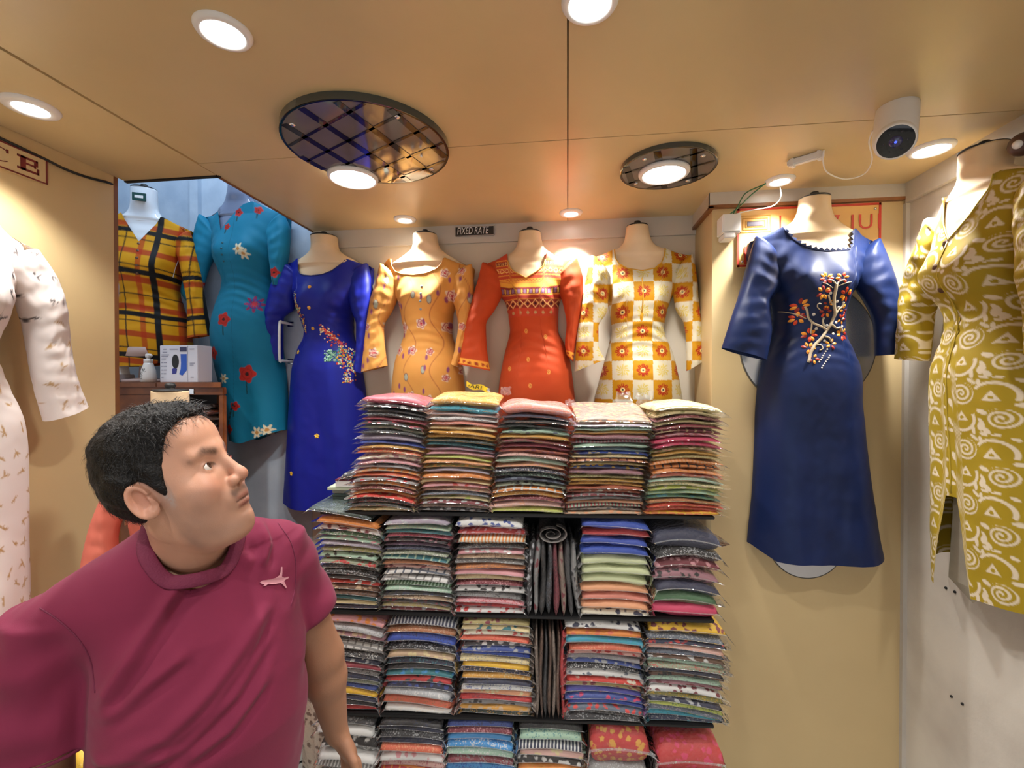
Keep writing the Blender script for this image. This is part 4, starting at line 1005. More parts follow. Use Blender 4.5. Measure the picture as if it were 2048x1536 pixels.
# ---- mustard kurta on the right wall
FR = Frame((1.262, 0, 0), (-1, 0, 0))
def spiral_print(u, z, q):
    c = np.broadcast_to(rgb('#a38a1e'), np.broadcast(u, z).shape + (3,)).copy(); w = rgb('#d9cbb2'); r = np.random.RandomState(4)
    P = .155
    a = np.floor(u / P); b_ = np.floor((z + .5 * P * (a % 2)) / P); fu = u - (a + .5) * P; fz = z + .5 * P * (a % 2) - (b_ + .5) * P
    def sp(cx, cz, R, tw, ph):
        d = np.hypot(fu - cx, fz - cz); th = np.arctan2(fz - cz, fu - cx)
        k = ((d / tw - th / (2 * math.pi) + ph) % 1.0)
        return sm(np.maximum(np.abs(k - .5) - .24, (d - R) / .01 * .3), .12) * (d < R)
    m = sp(-.035, .035, .031, .0125, 0); m = np.maximum(m, sp(.045, -.03, .027, .0115, .3))
    def arc(cx, cz, R, t0, t1, wd):
        d = np.abs(np.hypot(fu - cx, fz - cz) - R) - wd; th = np.arctan2(fz - cz, fu - cx); return sm(d, .0015) * (th > t0) * (th < t1)
    m = np.maximum(m, arc(.03, .03, .036, -.3, 2.6, .0038)); m = np.maximum(m, arc(-.04, -.035, .034, -3.1, .4, .0038))
    tri = lambda cx, cz, s_: sm(np.maximum(np.maximum(-(fz - cz) - s_ * .5, (fz - cz) * .6 + (fu - cx) - s_ * .6), (fz - cz) * .6 - (fu - cx) - s_ * .6), .0015) * (np.hypot(fu - cx, fz - cz) > .005)
    m = np.maximum(m, tri(.028, .026, .019)); m = np.maximum(m, tri(-.038, -.032, .018))
    for k in range(70):
        cx, cz = r.uniform(-.077, .077), r.uniform(-.077, .077); ok = np.hypot(cx + .035, cz - .035) > .040 and np.hypot(cx - .045, cz + .03) > .036 and np.hypot(cx - .03, cz - .03) > .043 and np.hypot(cx + .04, cz + .035) > .041
        an = r.rand() * 3.14; L_, W_ = r.uniform(.007, .013), r.uniform(.004, .0065)
        if not ok: continue
        du, dz = fu - cx, fz - cz; e = np.hypot((du * math.cos(an) + dz * math.sin(an)) / L_, (-du * math.sin(an) + dz * math.cos(an)) / W_) - 1
        m = np.maximum(m, sm(e, .2))
    return lay(c, m, w)
zt_ = 2.232; cY = -1.458
B_ = lambda rows: [(cY - l, z, cY + r) for l, z, r in rows]
K = Kurta(FR, 'dressed_mannequin', 'mannequin torso in long mustard kurta printed with cream spirals on the right wall', .1,
    B_([(.19, zt_, .19), (.175, zt_ - .06, .175), (.145, 1.98, .145), (.128, 1.90, .128), (.135, 1.83, .135), (.165, 1.72, .165), (.175, 1.60, .175), (.178, 1.45, .178), (.180, 1.25, .180), (.180, 1.06, .18)]),
    [(cY - .085, zt_ + .035), (cY - .075, zt_ - .01), (cY - .045, zt_ - .07), (cY, zt_ - .125), (cY + .045, zt_ - .07), (cY + .075, zt_ - .01), (cY + .085, zt_ + .035)], [(cY - .19, zt_), (cY + .19, zt_)],
    [(cY - .19, 1.135), (cY - .05, 1.09), (cY - .022, 1.085), (cY - .012, 1.36), (cY + .012, 1.36), (cY + .03, 1.085), (cY + .19, 1.10)],
    [(cY - .058, zt_ + .13, cY + .058), (cY - .058, zt_ + .10, cY + .058), (cY - .064, zt_ + .07, cY + .064), (cY - .09, zt_ + .045, cY + .09)], [(zt_ + .02, .12), (zt_ - .1, .155), (zt_ - .22, .185), (zt_ - .36, .135), (zt_ - .52, .165), (zt_ - .75, .155), (1.05, .15)], spiral_print, res=(240, 330), seed=12, wr=.9, slit=(-1.458, 1.36, .022))
K.sleeve([((cY - .188, zt_), (cY - .11, zt_ - .08)), ((cY - .215, zt_ - .10), (cY - .135, zt_ - .18)), ((cY - .24, zt_ - .20), (cY - .15, zt_ - .27)), ((cY - .262, zt_ - .33), (cY - .165, zt_ - .35)), ((cY - .285, zt_ - .455), (cY - .165, zt_ - .47))], n=[.08, .085, .10, .10, .10], th=[.05, .055, .05, .045, .04], rows_n=70, seg=70)
K.sleeve([((cY + .188, zt_), (cY + .11, zt_ - .08)), ((cY + .215, zt_ - .10), (cY + .135, zt_ - .18)), ((cY + .24, zt_ - .20), (cY + .15, zt_ - .27)), ((cY + .262, zt_ - .33), (cY + .165, zt_ - .35)), ((cY + .285, zt_ - .455), (cY + .165, zt_ - .47))], n=[.08, .085, .10, .10, .10], th=[.05, .055, .05, .045, .04], rows_n=70, seg=70)
K.trim(simple('mustard_piping', '#b59c2c', rough=.5), .0025)
b = MB(); K.cord(b, [(cY, zt_ - .13), (cY + .003, zt_ - .3), (cY, zt_ - .5), (cY - .004, zt_ - .7), (cY, 1.37)], .002, .0005); b.obj('placket', MATS['mustard_piping'], K.k, True)
for k in range(3):
    b = MB(); K.disc(b, cY - .008, zt_ - .13 - .07 * k, .009, .006, 12); b.obj('button', MATS['wood_button'], K.k, True)
vv = [K.fr.P(np.array(cY + a), np.array(n_), np.array(z)) for a, n_, z in [(-.06, .11, 1.10), (.06, .11, 1.10), (.02, .125, 1.40), (-.02, .125, 1.40), (0, .09, 1.05)]]

b = MB(); b.add(vv, [(0, 1, 2, 3), (0, 4, 1)]); b.obj('lining', simple('grey_lining', '#a8a294', rough=.7, var=.15, vscale=20), K.k)
pk = K.fr.P(np.array(cY + .11), np.array(.07), np.array(zt_ + .09))
MB().ball(tuple(pk), .030, 16, 10).obj('hanger_knob', simple('dark_brown_knob', '#4b332c', rough=.35), K.t, True)
MB().ball(tuple(pk + np.array([-.024, -.012, -.006])), .011, 12, 8).obj('knob_pin', M_WHITE, K.t, True)

# ---- white kurta with tiny sprigs on the left wall
FL_ = Frame((-1.62, 0, 0), (1, 0, 0))
def sprig(u, z, q):
    c = np.broadcast_to(rgb('#e6dcd8'), np.broadcast(u, z).shape + (3,)).copy(); r = np.random.RandomState(6)
    for i in range(-5, 6):
        for k in range(22):
            cu = i * .052 + (.026 if k % 2 else 0) + r.uniform(-.01, .01); cz = 2.12 - k * .062 + r.uniform(-.012, .012); dark = cz > 1.86
            col = rgb('#2c2226') if dark and r.rand() < .8 else rgb('#b9935e')
            for j in range(4):
                an = r.rand() * 6.28; L_ = r.uniform(.006, .013); du, dz = u - cu - math.cos(an) * L_ * .7, z - cz - math.sin(an) * L_ * .7
                e = np.hypot((du * math.cos(an) + dz * math.sin(an)) / L_, (-du * math.sin(an) + dz * math.cos(an)) / (L_ * .28)) - .8
                c = lay(c, .9 * sm(e, .4), col)
    return c
zt_ = 2.085; cY = .945
B_ = lambda rows: [(cY - l, z, cY + r) for l, z, r in rows]
K = Kurta(FL_, 'dressed_mannequin', 'mannequin torso in white kurta with small dark and gold sprigs on the left wall', .1,
    B_([(.20, zt_, .20), (.18, zt_ - .06, .18), (.155, 1.945, .155), (.125, 1.83, .125), (.118, 1.79, .118), (.15, 1.68, .15), (.185, 1.57, .185), (.195, 1.45, .195), (.20, 1.2, .20), (.205, .92, .205)]),
    [(cY - .09, zt_ + .03), (cY - .08, zt_ - .02), (cY - .045, zt_ - .06), (cY, zt_ - .075), (cY + .045, zt_ - .06), (cY + .08, zt_ - .02), (cY + .09, zt_ + .03)], [(cY - .20, zt_), (cY + .20, zt_)],
    [(cY - .21, .94), (cY + .21, .94)],
    [(cY - .055, zt_ + .14, cY + .055), (cY - .055, zt_ + .10, cY + .055), (cY - .062, zt_ + .065, cY + .062), (cY - .09, zt_ + .04, cY + .09)], depth_for(zt_, .92), sprig, res=(200, 300), seed=15, wr=.9)
K.sleeve([((cY + .195, zt_ - .005), (cY + .11, zt_ - .08)), ((cY + .232, zt_ - .08), (cY + .14, zt_ - .16)), ((cY + .245, zt_ - .17), (cY + .16, zt_ - .25)), ((cY + .258, zt_ - .34), (cY + .165, zt_ - .38)), ((cY + .295, zt_ - .465), (cY + .185, zt_ - .505))], n=[.08, .09, .10, .11, .115], th=[.05, .055, .05, .045, .04], rows_n=60, seg=60)
K.sleeve([((cY - .195, zt_ - .005), (cY - .11, zt_ - .08)), ((cY - .232, zt_ - .08), (cY - .14, zt_ - .16)), ((cY - .245, zt_ - .17), (cY - .16, zt_ - .25)), ((cY - .258, zt_ - .34), (cY - .165, zt_ - .38)), ((cY - .295, zt_ - .465), (cY - .185, zt_ - .505))], n=[.08, .09, .10, .11, .115], th=[.05, .055, .05, .045, .04], rows_n=60, seg=60)
K.trim(simple('white_piping', '#e6dcd8', rough=.6))

# ---- coral kurta on a standing mannequin behind the man
FC = Frame((-1.30, 1.36, 0), (.50, -.866, 0))
zt_ = 1.46
K = Kurta(FC, 'dressed_mannequin', 'cream neck mannequin in coral kurta standing behind the man', .1,
    [(-.15, zt_, .15), (-.15, zt_ - .06, .15), (-.145, 1.34, .145), (-.13, 1.20, .13), (-.17, 1.08, .17), (-.2, .9, .2), (-.22, .6, .22), (-.24, .32, .24)],
    [(-.085, zt_ + .035), (-.075, zt_ - .02), (-.04, zt_ - .06), (0, zt_ - .075), (.04, zt_ - .06), (.075, zt_ - .02), (.085, zt_ + .035)], [(-.15, zt_ - .03), (.15, zt_ - .03)],
    [(-.25, .34), (.25, .34)], [(-.05, zt_ + .205, .05), (-.05, zt_ + .15, .05), (-.057, zt_ + .09, .057), (-.085, zt_ + .045, .085)], depth_for(zt_, .3), flat('#e07a66'), res=(70, 110), seed=18, back=-.06, base=(-1.30, 1.33, 0))
for sg in (1, -1):
    K.sleeve([((sg * .146, zt_ - .036), (sg * .07, zt_ - .08)), ((sg * .175, zt_ - .11), (sg * .12, zt_ - .17)), ((sg * .21, zt_ - .22), (sg * .14, zt_ - .26)), ((sg * (.235 if sg < 0 else .20), zt_ - .36), (sg * .13, zt_ - .38)), ((sg * (.25 if sg < 0 else .2), zt_ - .50), (sg * .13, zt_ - .52))], n=.06, th=.045)
pc = FC.P(np.array(0.), np.array(.03), np.array(0.))
MB().lathe([(.16, 0), (.16, .015), (.03, .025), (.018, .05), (.018, .9)], tuple(pc), 24).obj('stand', M_BLK, K.t, True)
# ------------------------------------------------------------------ garment rack and packed garments
RA = math.radians(4.4); R0 = np.array([-.88, 1.495, 0.0])
E1 = np.array([math.cos(RA), math.sin(RA), 0.0]); E2 = np.array([-math.sin(RA), math.cos(RA), 0.0])
def RK(u, v, z): return R0 + np.multiply.outer(u, E1) + np.multiply.outer(v, E2) + np.multiply.outer(z, np.array([0, 0, 1.])) if np.ndim(u) else R0 + u * E1 + v * E2 + np.array([0, 0, z])
def rk_px(x, y):
    p = onP(x, y, R0, -E2) - R0; return float(p @ E1), float(p[2])
RM = Matrix.Translation(Vector(R0.tolist())) @ Matrix.Rotation(RA, 4, 'Z')
PAL = dict(rose='b8485c', pink='d99aa2', blush='e0b4aa', salmon='e08a78', coral='dd6a4c', peach='e8a478', orange='e58a34', gold='d99e3c', mustard='c08f2c', yellow='e8b81e', cream='e0cf9c', ivory='e3ddc8', white='dfe0de',
    celery='cfd9ab', lime='bcc85c', olive='8d8a48', khaki='a89a62', sage='97a088', mint='a8cbb4', green='44714a', bottle='22382f', teal='2f7d88', turquoise='2fa0b8', sky='3f95d6', royal='1f49b0', blue='37509c', navy='1e2748', slate='5f6b7c',
    violet='4a46a8', lilac='a79cae', mauve='a4737f', purple='4a2648', maroon='7a2434', wine='8e2438', red='c02a2c', scarlet='d8382c', magenta='d43464', rust='a5502c', brown='6a4a38', taupe='8d7c70', beige='c8ac8c', copper='b07048',
    grey='8c8c8c', silver='b4b8bc', charcoal='34353a', black='17181c')
def packet_mat(kind):
    nm = 'packed_cloth_' + kind
    if nm in MATS: return MATS[nm]
    m, nt, p = base_mat(nm); L = nt.links
    oi = nt.nodes.new('ShaderNodeObjectInfo'); ac = nt.nodes.new('ShaderNodeAttribute'); ac.attribute_type = 'OBJECT'; ac.attribute_name = 'accent'
    tc = nt.nodes.new('ShaderNodeTexCoord'); mp = nt.nodes.new('ShaderNodeVectorMath'); mp.operation = 'ADD'
    mu = nt.nodes.new('ShaderNodeMath'); mu.operation = 'MULTIPLY'; mu.inputs[1].default_value = 37.0
    L.new(oi.outputs['Random'], mu.inputs[0]); L.new(tc.outputs['Object'], mp.inputs[0]); L.new(mu.outputs[0], mp.inputs[1])
    mx = nt.nodes.new('ShaderNodeMix'); mx.data_type = 'RGBA'; L.new(oi.outputs['Color'], mx.inputs[6]); L.new(ac.outputs['Color'], mx.inputs[7])
    def step(sock, a, b):
        r = nt.nodes.new('ShaderNodeMapRange'); r.inputs[1].default_value = a; r.inputs[2].default_value = b; L.new(sock, r.inputs[0]); return r.outputs[0]
    if kind == 'plain':
        n = nt.nodes.new('ShaderNodeTexNoise'); n.inputs['Scale'].default_value = 12; L.new(mp.outputs[0], n.inputs[0]); f = step(n.outputs[0], .55, .9)
        mm = nt.nodes.new('ShaderNodeMath'); mm.operation = 'MULTIPLY'; mm.inputs[1].default_value = .35; L.new(f, mm.inputs[0]); f = mm.outputs[0]
    elif kind == 'flowered':
        n = nt.nodes.new('ShaderNodeTexVoronoi'); n.inputs['Scale'].default_value = 42; L.new(mp.outputs[0], n.inputs[0])
        n2 = nt.nodes.new('ShaderNodeTexNoise'); n2.inputs['Scale'].default_value = 60; L.new(mp.outputs[0], n2.inputs[0])
        s_ = nt.nodes.new('ShaderNodeMath'); s_.operation = 'ADD'; L.new(n.outputs['Distance'], s_.inputs[0]); L.new(n2.outputs[0], s_.inputs[1]); f = step(s_.outputs[0], .93, .78)
    elif kind == 'speckled':
        n = nt.nodes.new('ShaderNodeTexVoronoi'); n.inputs['Scale'].default_value = 150; L.new(mp.outputs[0], n.inputs[0]); n3 = nt.nodes.new('ShaderNodeTexNoise'); n3.inputs['Scale'].default_value = 45; L.new(mp.outputs[0], n3.inputs[0]); s3 = nt.nodes.new('ShaderNodeMath'); s3.operation = 'ADD'; L.new(n.outputs['Distance'], s3.inputs[0]); L.new(n3.outputs[0], s3.inputs[1]); f0 = step(s3.outputs[0], .95, .70); mm = nt.nodes.new('ShaderNodeMath'); mm.operation = 'MULTIPLY'; mm.inputs[1].default_value = .75; L.new(f0, mm.inputs[0]); f = mm.outputs[0]
    elif kind == 'striped':
        w = nt.nodes.new('ShaderNodeTexWave'); w.inputs['Scale'].default_value = 26; w.inputs['Distortion'].default_value = 1.2; w.bands_direction = 'X'; L.new(mp.outputs[0], w.inputs[0]); f = step(w.outputs['Fac'], .55, .65)
    else:
        w = nt.nodes.new('ShaderNodeTexWave'); w.inputs['Scale'].default_value = 11; w.inputs['Distortion'].default_value = .2; w.bands_direction = 'X'; L.new(mp.outputs[0], w.inputs[0])
        w2 = nt.nodes.new('ShaderNodeTexWave'); w2.inputs['Scale'].default_value = 11; w2.bands_direction = 'Y'; L.new(mp.outputs[0], w2.inputs[0])
        s_ = nt.nodes.new('ShaderNodeMath'); s_.operation = 'MAXIMUM'; L.new(w.outputs['Fac'], s_.inputs[0]); L.new(w2.outputs['Fac'], s_.inputs[1]); f = step(s_.outputs[0], .84, .92)
    hz = nt.nodes.new('ShaderNodeMix'); hz.data_type = 'RGBA'; hz.inputs[0].default_value = .10; hz.inputs[7].default_value = (.34, .33, .32, 1)  # grey mixed into the cloth colour for the plastic's glare
    L.new(f, mx.inputs[0]); L.new(mx.outputs[2], hz.inputs[6]); L.new(hz.outputs[2], p.inputs['Base Color'])
    p.inputs['Roughness'].default_value = .55; p.inputs['Coat Weight'].default_value = 1.0; p.inputs['Coat Roughness'].default_value = .07; p.inputs['Coat IOR'].default_value = 1.6
    cr = nt.nodes.new('ShaderNodeTexNoise'); cr.inputs['Scale'].default_value = 48; cr.inputs['Detail'].default_value = 5; cr.inputs['Roughness'].default_value = .7; L.new(mp.outputs[0], cr.inputs[0])
    b = nt.nodes.new('ShaderNodeBump'); b.inputs['Strength'].default_value = 1.0; b.inputs['Distance'].default_value = .040
    vo = nt.nodes.new('ShaderNodeTexVoronoi'); vo.inputs['Scale'].default_value = 75; L.new(mp.outputs[0], vo.inputs[0])
    ad = nt.nodes.new('ShaderNodeMath'); ad.operation = 'MULTIPLY_ADD'; ad.inputs[1].default_value = .55; L.new(vo.outputs['Distance'], ad.inputs[0]); L.new(cr.outputs[0], ad.inputs[2])
    L.new(ad.outputs[0], b.inputs['Height']); L.new(b.outputs[0], p.inputs['Coat Normal'])
    MATS[nm] = m; return m
KINDS = dict(f='flowered', p='speckled', s='striped', c='checked')
def pillow(nx, ny, p=7.0):
    sx = np.sin(np.linspace(-1, 1, nx) * math.pi / 2); sy = np.sin(np.linspace(-1, 1, ny) * math.pi / 2)
    X, Y = np.meshgrid(sx, sy, indexing='ij'); f = np.sqrt(np.clip((1 - np.abs(X) ** p) * (1 - np.abs(Y) ** p), 0, 1))
    idx = np.arange(nx * ny).reshape(nx, ny); bot = idx.copy(); inner = np.zeros((nx, ny), bool); inner[1:-1, 1:-1] = True
    bot[inner] = nx * ny + np.arange(inner.sum()); F = []
    for i in range(nx - 1):
        for j in range(ny - 1):
            F.append((idx[i, j], idx[i + 1, j], idx[i + 1, j + 1], idx[i, j + 1])); F.append((bot[i, j], bot[i, j + 1], bot[i + 1, j + 1], bot[i + 1, j]))
    return X, Y, f, inner, F
PX, PY, PF, PIN, PFACES = pillow(15, 7)
ORD = ['topmost', '2nd', '3rd', '4th', '5th', '6th', '7th', '8th', '9th', '10th', '11th', '12th', '13th', '14th', '15th', '16th', '17th', '18th', '19th', '20th', '21st', '22nd', '23rd', '24th', '25th', '26th', '27th']
prng = np.random.RandomState(21)
def packet(u, z0, th, w, D, col, kind, acc, label, group, zfun, pitch=0.0, v0=0.0, rot=0.0, flap=1.0):
    """one folded garment in its clear bag; zfun(x, y) bends it"""
    r = prng
    base = RK(u, v0 + D / 2, z0)
    t = thing('packed_garment', label, 'garment', base, group)
    ca, sa = math.cos(rot), math.sin(rot); k1, k2, k3 = r.uniform(0, 6.28, 3)
    wob = .0030 * np.sin(3.1 * PX + k1 + 2 * PY) + .0022 * np.sin(6.3 * PX + k2)
    zc = z0 + th / 2 + zfun(PX, PY) + r.uniform(-.0022, .0022) * PX + pitch * (PY + 1) / 2
    ex = PX * w / 2 * (1 + .015 * np.sin(4 * PY + k3)); ey = PY * D / 2 * (1 + .012 * np.sin(3 * PX + k1))
    thk = th * (1.06 + .10 * np.sin(2.2 * PX + k2)) * PF
    uu = u + ca * ex - sa * ey; vv = v0 + D / 2 + sa * ex + ca * ey
    top = RK(uu.ravel(), vv.ravel(), (zc + thk / 2 + wob * PF).ravel())
    bot = RK(uu[PIN], vv[PIN], (zc - thk / 2 + wob * PF)[PIN])
    o = mesh_obj('folded_cloth', np.vstack([top, bot]), PFACES, packet_mat(kind), t)
    o.color = (*lin(PAL[col]), 1); o['accent'] = list(lin(PAL[acc]))
    # bag edge: loose film welded around three sides
    per = [(0, j) for j in range(6, -1, -1)] + [(i, 0) for i in range(1, 14)] + [(14, j) for j in range(0, 7)]
    V = []; za_, zb_, zc1, zd_ = r.uniform(-.9, .4, 4)
    for n_, (i, j) in enumerate(per):
        side = i in (0, 14); d = np.array([-1. if i == 0 else (1. if i == 14 else 0), -1. if j == 0 else 0.0]); d /= np.linalg.norm(d)
        ln = (.010 + .006 * math.sin(j * 1.3 + k1) + r.uniform(0, .004) if side else .0012) * flap
        if side and j == 0: ln = r.uniform(.012, .024) * flap
        a = (uu[i, j], vv[i, j], zc[i, j]); V.append(RK(*a)); V.append(RK(a[0] + d[0] * ln, a[1] + d[1] * ln, a[2] + th * ((za_ if i == 0 else zb_) + ((zc1 if i == 0 else zd_) - .2) * j / 9 if side else -.06)))
    m = len(per); F = [(2 * k, 2 * k + 2, 2 * k + 3, 2 * k + 1) for k in range(m - 1)]
    mesh_obj('plastic_bag', V, F, M_FILM, t)
    return t
def parse(tok):
    th = 1.0
    if '*' in tok: tok, th = tok.split('*'); th = float(th)
    acc = None; kind = 'plain'
    if '.' in tok:
        tok, k = tok.split('.'); kind = KINDS[k[0]]; acc = k[2:] if len(k) > 2 else None
    if acc is None: acc = tok
    return tok, kind, acc, th
def stack(place, row, top, bot, toks, tilt=(0, 0), curve=(0, 0), D=.27, extra_top=0.0, flap=1.0):
    (xl, xr, yt), (xl2, xr2, yb) = top, bot
    ul, zt = rk_px(xl, yt); ur, zt2 = rk_px(xr, yt); vl, zb = rk_px(xl2, yb); vr, zb2 = rk_px(xr2, yb)
    zt = (zt + zt2) / 2; zb = (zb + zb2) / 2
    ri = ['top-shelf', 'second-shelf', 'third-shelf', 'bottom-shelf'].index(row); zb = ZS[ri] + .003
    if ri: zt = min(zt, ZS[ri - 1] - .019)
    items = [parse(t) for t in toks.split()]; tot = sum(i[3] for i in items); unit = (zt - zb) / tot; z = zt; n = len(items)
    grp = 'packed garments on the ' + row.replace('-', ' ')
    for k, (col, kind, acc, th) in enumerate(items):
        z -= th * unit; q = (zt - z) / (zt - zb)
        a = ul + (vl - ul) * q; b = ur + (vr - ur) * q; ti = 1.3 * (tilt[0] + (tilt[1] - tilt[0]) * q) + .002 * math.sin(9 * q + len(toks)); cu = 1.7 * (curve[0] + (curve[1] - curve[0]) * q)
        fade = min(1.0, (z - zb) / .03 + .15)
        zf = lambda X, Y, ti=ti * fade, cu=cu * fade: ti * X + cu * X * X - .002 * (Y < -.8)
        nm = (kind + ' ' if kind != 'plain' else '') + col
        if kind != 'plain' and acc != col: nm = f'{col} and {acc} {kind}'
        pos = 'topmost in' if k == 0 else ('lowest in' if k == n - 1 else f'{ORD[k]} from top of')
        packet((a + b) / 2 + prng.uniform(-.005, .005), z, th * unit, (b - a) * .96 + prng.uniform(-.008, .006), D, col, kind, acc, f'{nm} garment in clear bag, {pos} {place} {row} stack', grp, zf,
               pitch=extra_top if k == 0 else 0.0, v0=prng.uniform(-.006, .008), rot=prng.uniform(-.025, .025), flap=flap)
    return (ul + ur) / 2, zt, zb

# rack
t = thing('garment_rack', 'black metal shelf rack carrying the stacks of packed garments', 'shelf rack', RK(.69, .15, 0))
def rbox(name, lo, hi, mat=M_BLK, par=t): return MB().box(lo, hi, RM, bev=.002).obj(name, mat, par)
ZS = [rk_px(1060, 1026)[1] - .004, rk_px(1060, 1230)[1] - .003, rk_px(1060, 1437)[1] - .003, rk_px(1060, 1560)[1] - .03]
UL, UR = rk_px(640, 1100)[0], rk_px(1430, 1035)[0]
for z in ZS: rbox('shelf', (UL, .0, z - .011), (UR, .31, z))
for u in (UL + .012, UR - .012):
    for v in (.295,): rbox('post', (u - .012, v - .012, 0), (u + .012, v + .012, ZS[0] - .011))
rbox('back_panel', (UL, .312, .02), (UR, .318, ZS[0]))

stack('leftmost', 'top-shelf', (722, 858, 792), (690, 832, 1021),
      'rose*1.9 black.f:silver black.f:navy charcoal.p:silver rose.p:pink charcoal.f:rose sage.f:grey charcoal.p:silver lilac*1.4 royal.p:navy gold.p:cream coral.p:cream ivory.f:mauve*1.5 pink.p:lilac silver.f:charcoal orange.c:beige coral.f:orange grey.f:red beige.c:orange maroon.p:beige orange.p:beige scarlet.f:beige charcoal.p:silver charcoal.p:olive cream.p:gold', (-.008, -.002), (-.004, -.010))
stack('2nd-from-left', 'top-shelf', (860, 1002, 795), (832, 980, 1019),
      'gold.p:cream*2 turquoise.p:navy*1.5 blush white.p:slate*1.2 salmon cream.p:gold*1.2 gold mustard.p:cream bottle.p:slate teal.p:black mauve.p:grey pink.p:beige lime.p:cream peach.p:gold olive.f:gold lilac orange.p:peach*1.6 cream pink.f:red beige.p:rose slate.p:silver cream.f:lime maroon.f:silver taupe.p:beige charcoal.f:silver', (-.006, -.003), (-.002, -.006), extra_top=.018)
stack('middle', 'top-shelf', (1003, 1148, 806), (974, 1132, 1020),
      'salmon.p:pink*2.4 navy.p:black black black.p:bottle mint.f:slate*1.2 gold maroon.f:brown wine.p:maroon rust.f:maroon blush.p:brown mint.p:sage*1.2 peach.p:pink navy.p:white bottle.p:mint navy.f:slate sage.f:black orange.c:white gold.p:cream maroon.p:pink blush.p:peach*1.5 lime.p:cream*1.2', (-.007, -.001), (-.004, -.008), extra_top=.004)
stack('4th-from-left', 'top-shelf', (1150, 1312, 838), (1124, 1286, 1027),
      'taupe.f:peach*1.2 lilac.f:grey mint.p:slate gold.p:orange mauve.p:pink*1.5 maroon.s:grey mint*1.2 slate.p:teal royal.f:cream cream.p:gold peach.c:maroon khaki.p:olive blue.f:yellow mauve*1.6 olive.p:cream mustard.p:brown gold.p:brown rust.p:maroon rust.f:ivory maroon.c:grey grey.f:maroon peach.p:beige mint.s:rose taupe.f:charcoal beige.f:peach', (-.002, 0), (-.001, -.004), extra_top=.05)
stack('rightmost', 'top-shelf', (1312, 1456, 806), (1287, 1448, 1028),
      'cream.p:lime*1.6 cream.f:olive*1.2 maroon.p:pink khaki.p:olive wine.p:rose maroon.c:cream pink.f:rose magenta.p:rose*1.2 magenta.p:grey*1.2 olive.f:cream gold.p:mustard khaki.p:cream peach.s:orange orange.c:black*1.3 peach.c:orange salmon.f:white mint.p:sage cream.p:green lime.f:ivory mint.p:lime green.f:teal copper.p:gold scarlet.p:orange coral.p:red orange.c:yellow', (.001, -.003), (-.010, -.006), flap=1.35)
stack('leftmost', 'second-shelf', (628, 764, 1036), (646, 756, 1204),
      'orange.p:peach*1.8 white.f:maroon green.p:white mint.f:pink lilac.p:silver olive.p:lilac mint.f:black*1.5 sage.f:red charcoal.p:grey black.p:silver charcoal scarlet.f:white brown.f:beige brown.p:black teal cream navy.p:purple', (-.010, -.002), (-.004, -.003))
stack('2nd-from-left', 'second-shelf', (768, 903, 1020), (760, 906, 1212),
      'lilac.f:silver*1.8 mint.p:cream teal.p:slate rose.p:pink black.f:mauve purple.p:black navy.p:slate sage.p:white teal.c:mint*1.3 copper.p:brown blush.f:maroon white.c:slate*1.5 white.c:grey*1.5 green.s:mint*1.2 mint.p:white black.f:navy beige.p:black charcoal.f:maroon khaki.p:lilac maroon.f:silver', (-.001, -.004), (-.004, -.003))
stack('3rd-from-left', 'second-shelf', (912, 1052, 1020), (906, 1050, 1222),
      'white.f:blue*1.9 red.f:pink*1.4 ivory.s:orange*1.6 charcoal.p:grey pink.f:white beige.p:brown grey.p:white copper.p:orange pink*1.2 cream.p:beige maroon.p:pink white.f:black*1.4 grey.p:black pink.p:red red.f:wine white.f:red', (.001, -.003), (-.003, -.003))
stack('5th-from-left', 'second-shelf', (1162, 1302, 1032), (1162, 1302, 1240),
      'royal*1.2 red*1.2 royal*1.2 royal*1.3 celery*1.4 celery*1.4 celery*1.3 peach*1.3 salmon peach*1.2 ivory.f:navy', (-.003, -.001), (-.004, -.004))
stack('rightmost', 'second-shelf', (1306, 1446, 1058), (1306, 1444, 1238),
      'navy*1.9 black.p:silver*1.1 maroon.f:pink*1.2 mauve.f:black*1.2 navy*1.1 green*1.2 magenta*1.4', (-.002, -.006), (-.012, -.006), flap=1.4)
stack('leftmost', 'third-shelf', (640, 776, 1216), (640, 752, 1414),
      'pink.f:orange*2.0 silver.p:grey mauve.f:beige black.p:silver white.c:grey*1.8 charcoal.p:white navy.f:silver wine.p:maroon grey.p:black navy.p:black sage.p:silver blue.p:navy yellow.p:gold*1.2 navy black.p:navy red*1.2', (-.012, -.003), (-.003, -.003))
stack('2nd-from-left', 'third-shelf', (772, 914, 1226), (764, 905, 1417),
      'navy.s:silver*1.6 copper.p:beige royal.p:navy*1.8 black.p:silver beige.f:cream*1.2 navy.p:teal black.p:navy teal.f:sky red.f:charcoal navy.f:blue silver.p:white*1.4 coral.p:copper*1.6 white.p:ivory', (.000, -.007), (-.007, -.004))
stack('3rd-from-left', 'third-shelf', (920, 1062, 1230), (916, 1066, 1428),
      'khaki.f:maroon cream.f:teal ivory.f:red coral.p:scarlet charcoal.f:white blue.f:silver royal.p:navy cream.p:grey yellow.p:gold navy.p:beige gold.p:cream navy.p:black white.p:blue peach.f:cream red.p:maroon grey.f:black gold.f:beige bottle.p:gold', (-.003, -.003), (-.002, -.003))
stack('5th-from-left', 'third-shelf', (1132, 1290, 1240), (1128, 1288, 1446),
      'white.f:navy*1.8 orange.f:coral turquoise.p:sky*1.6 coral.p:peach*1.3 blush.f:red grey.p:lilac blue.f:silver black.p:white white.f:slate*1.5 scarlet.f:ivory khaki.f:maroon violet.p:blue*1.3 blue.f:magenta*1.2 royal.p:violet slate.f:scarlet black.p:grey charcoal.p:silver', (-.004, -.006), (-.002, -.006))
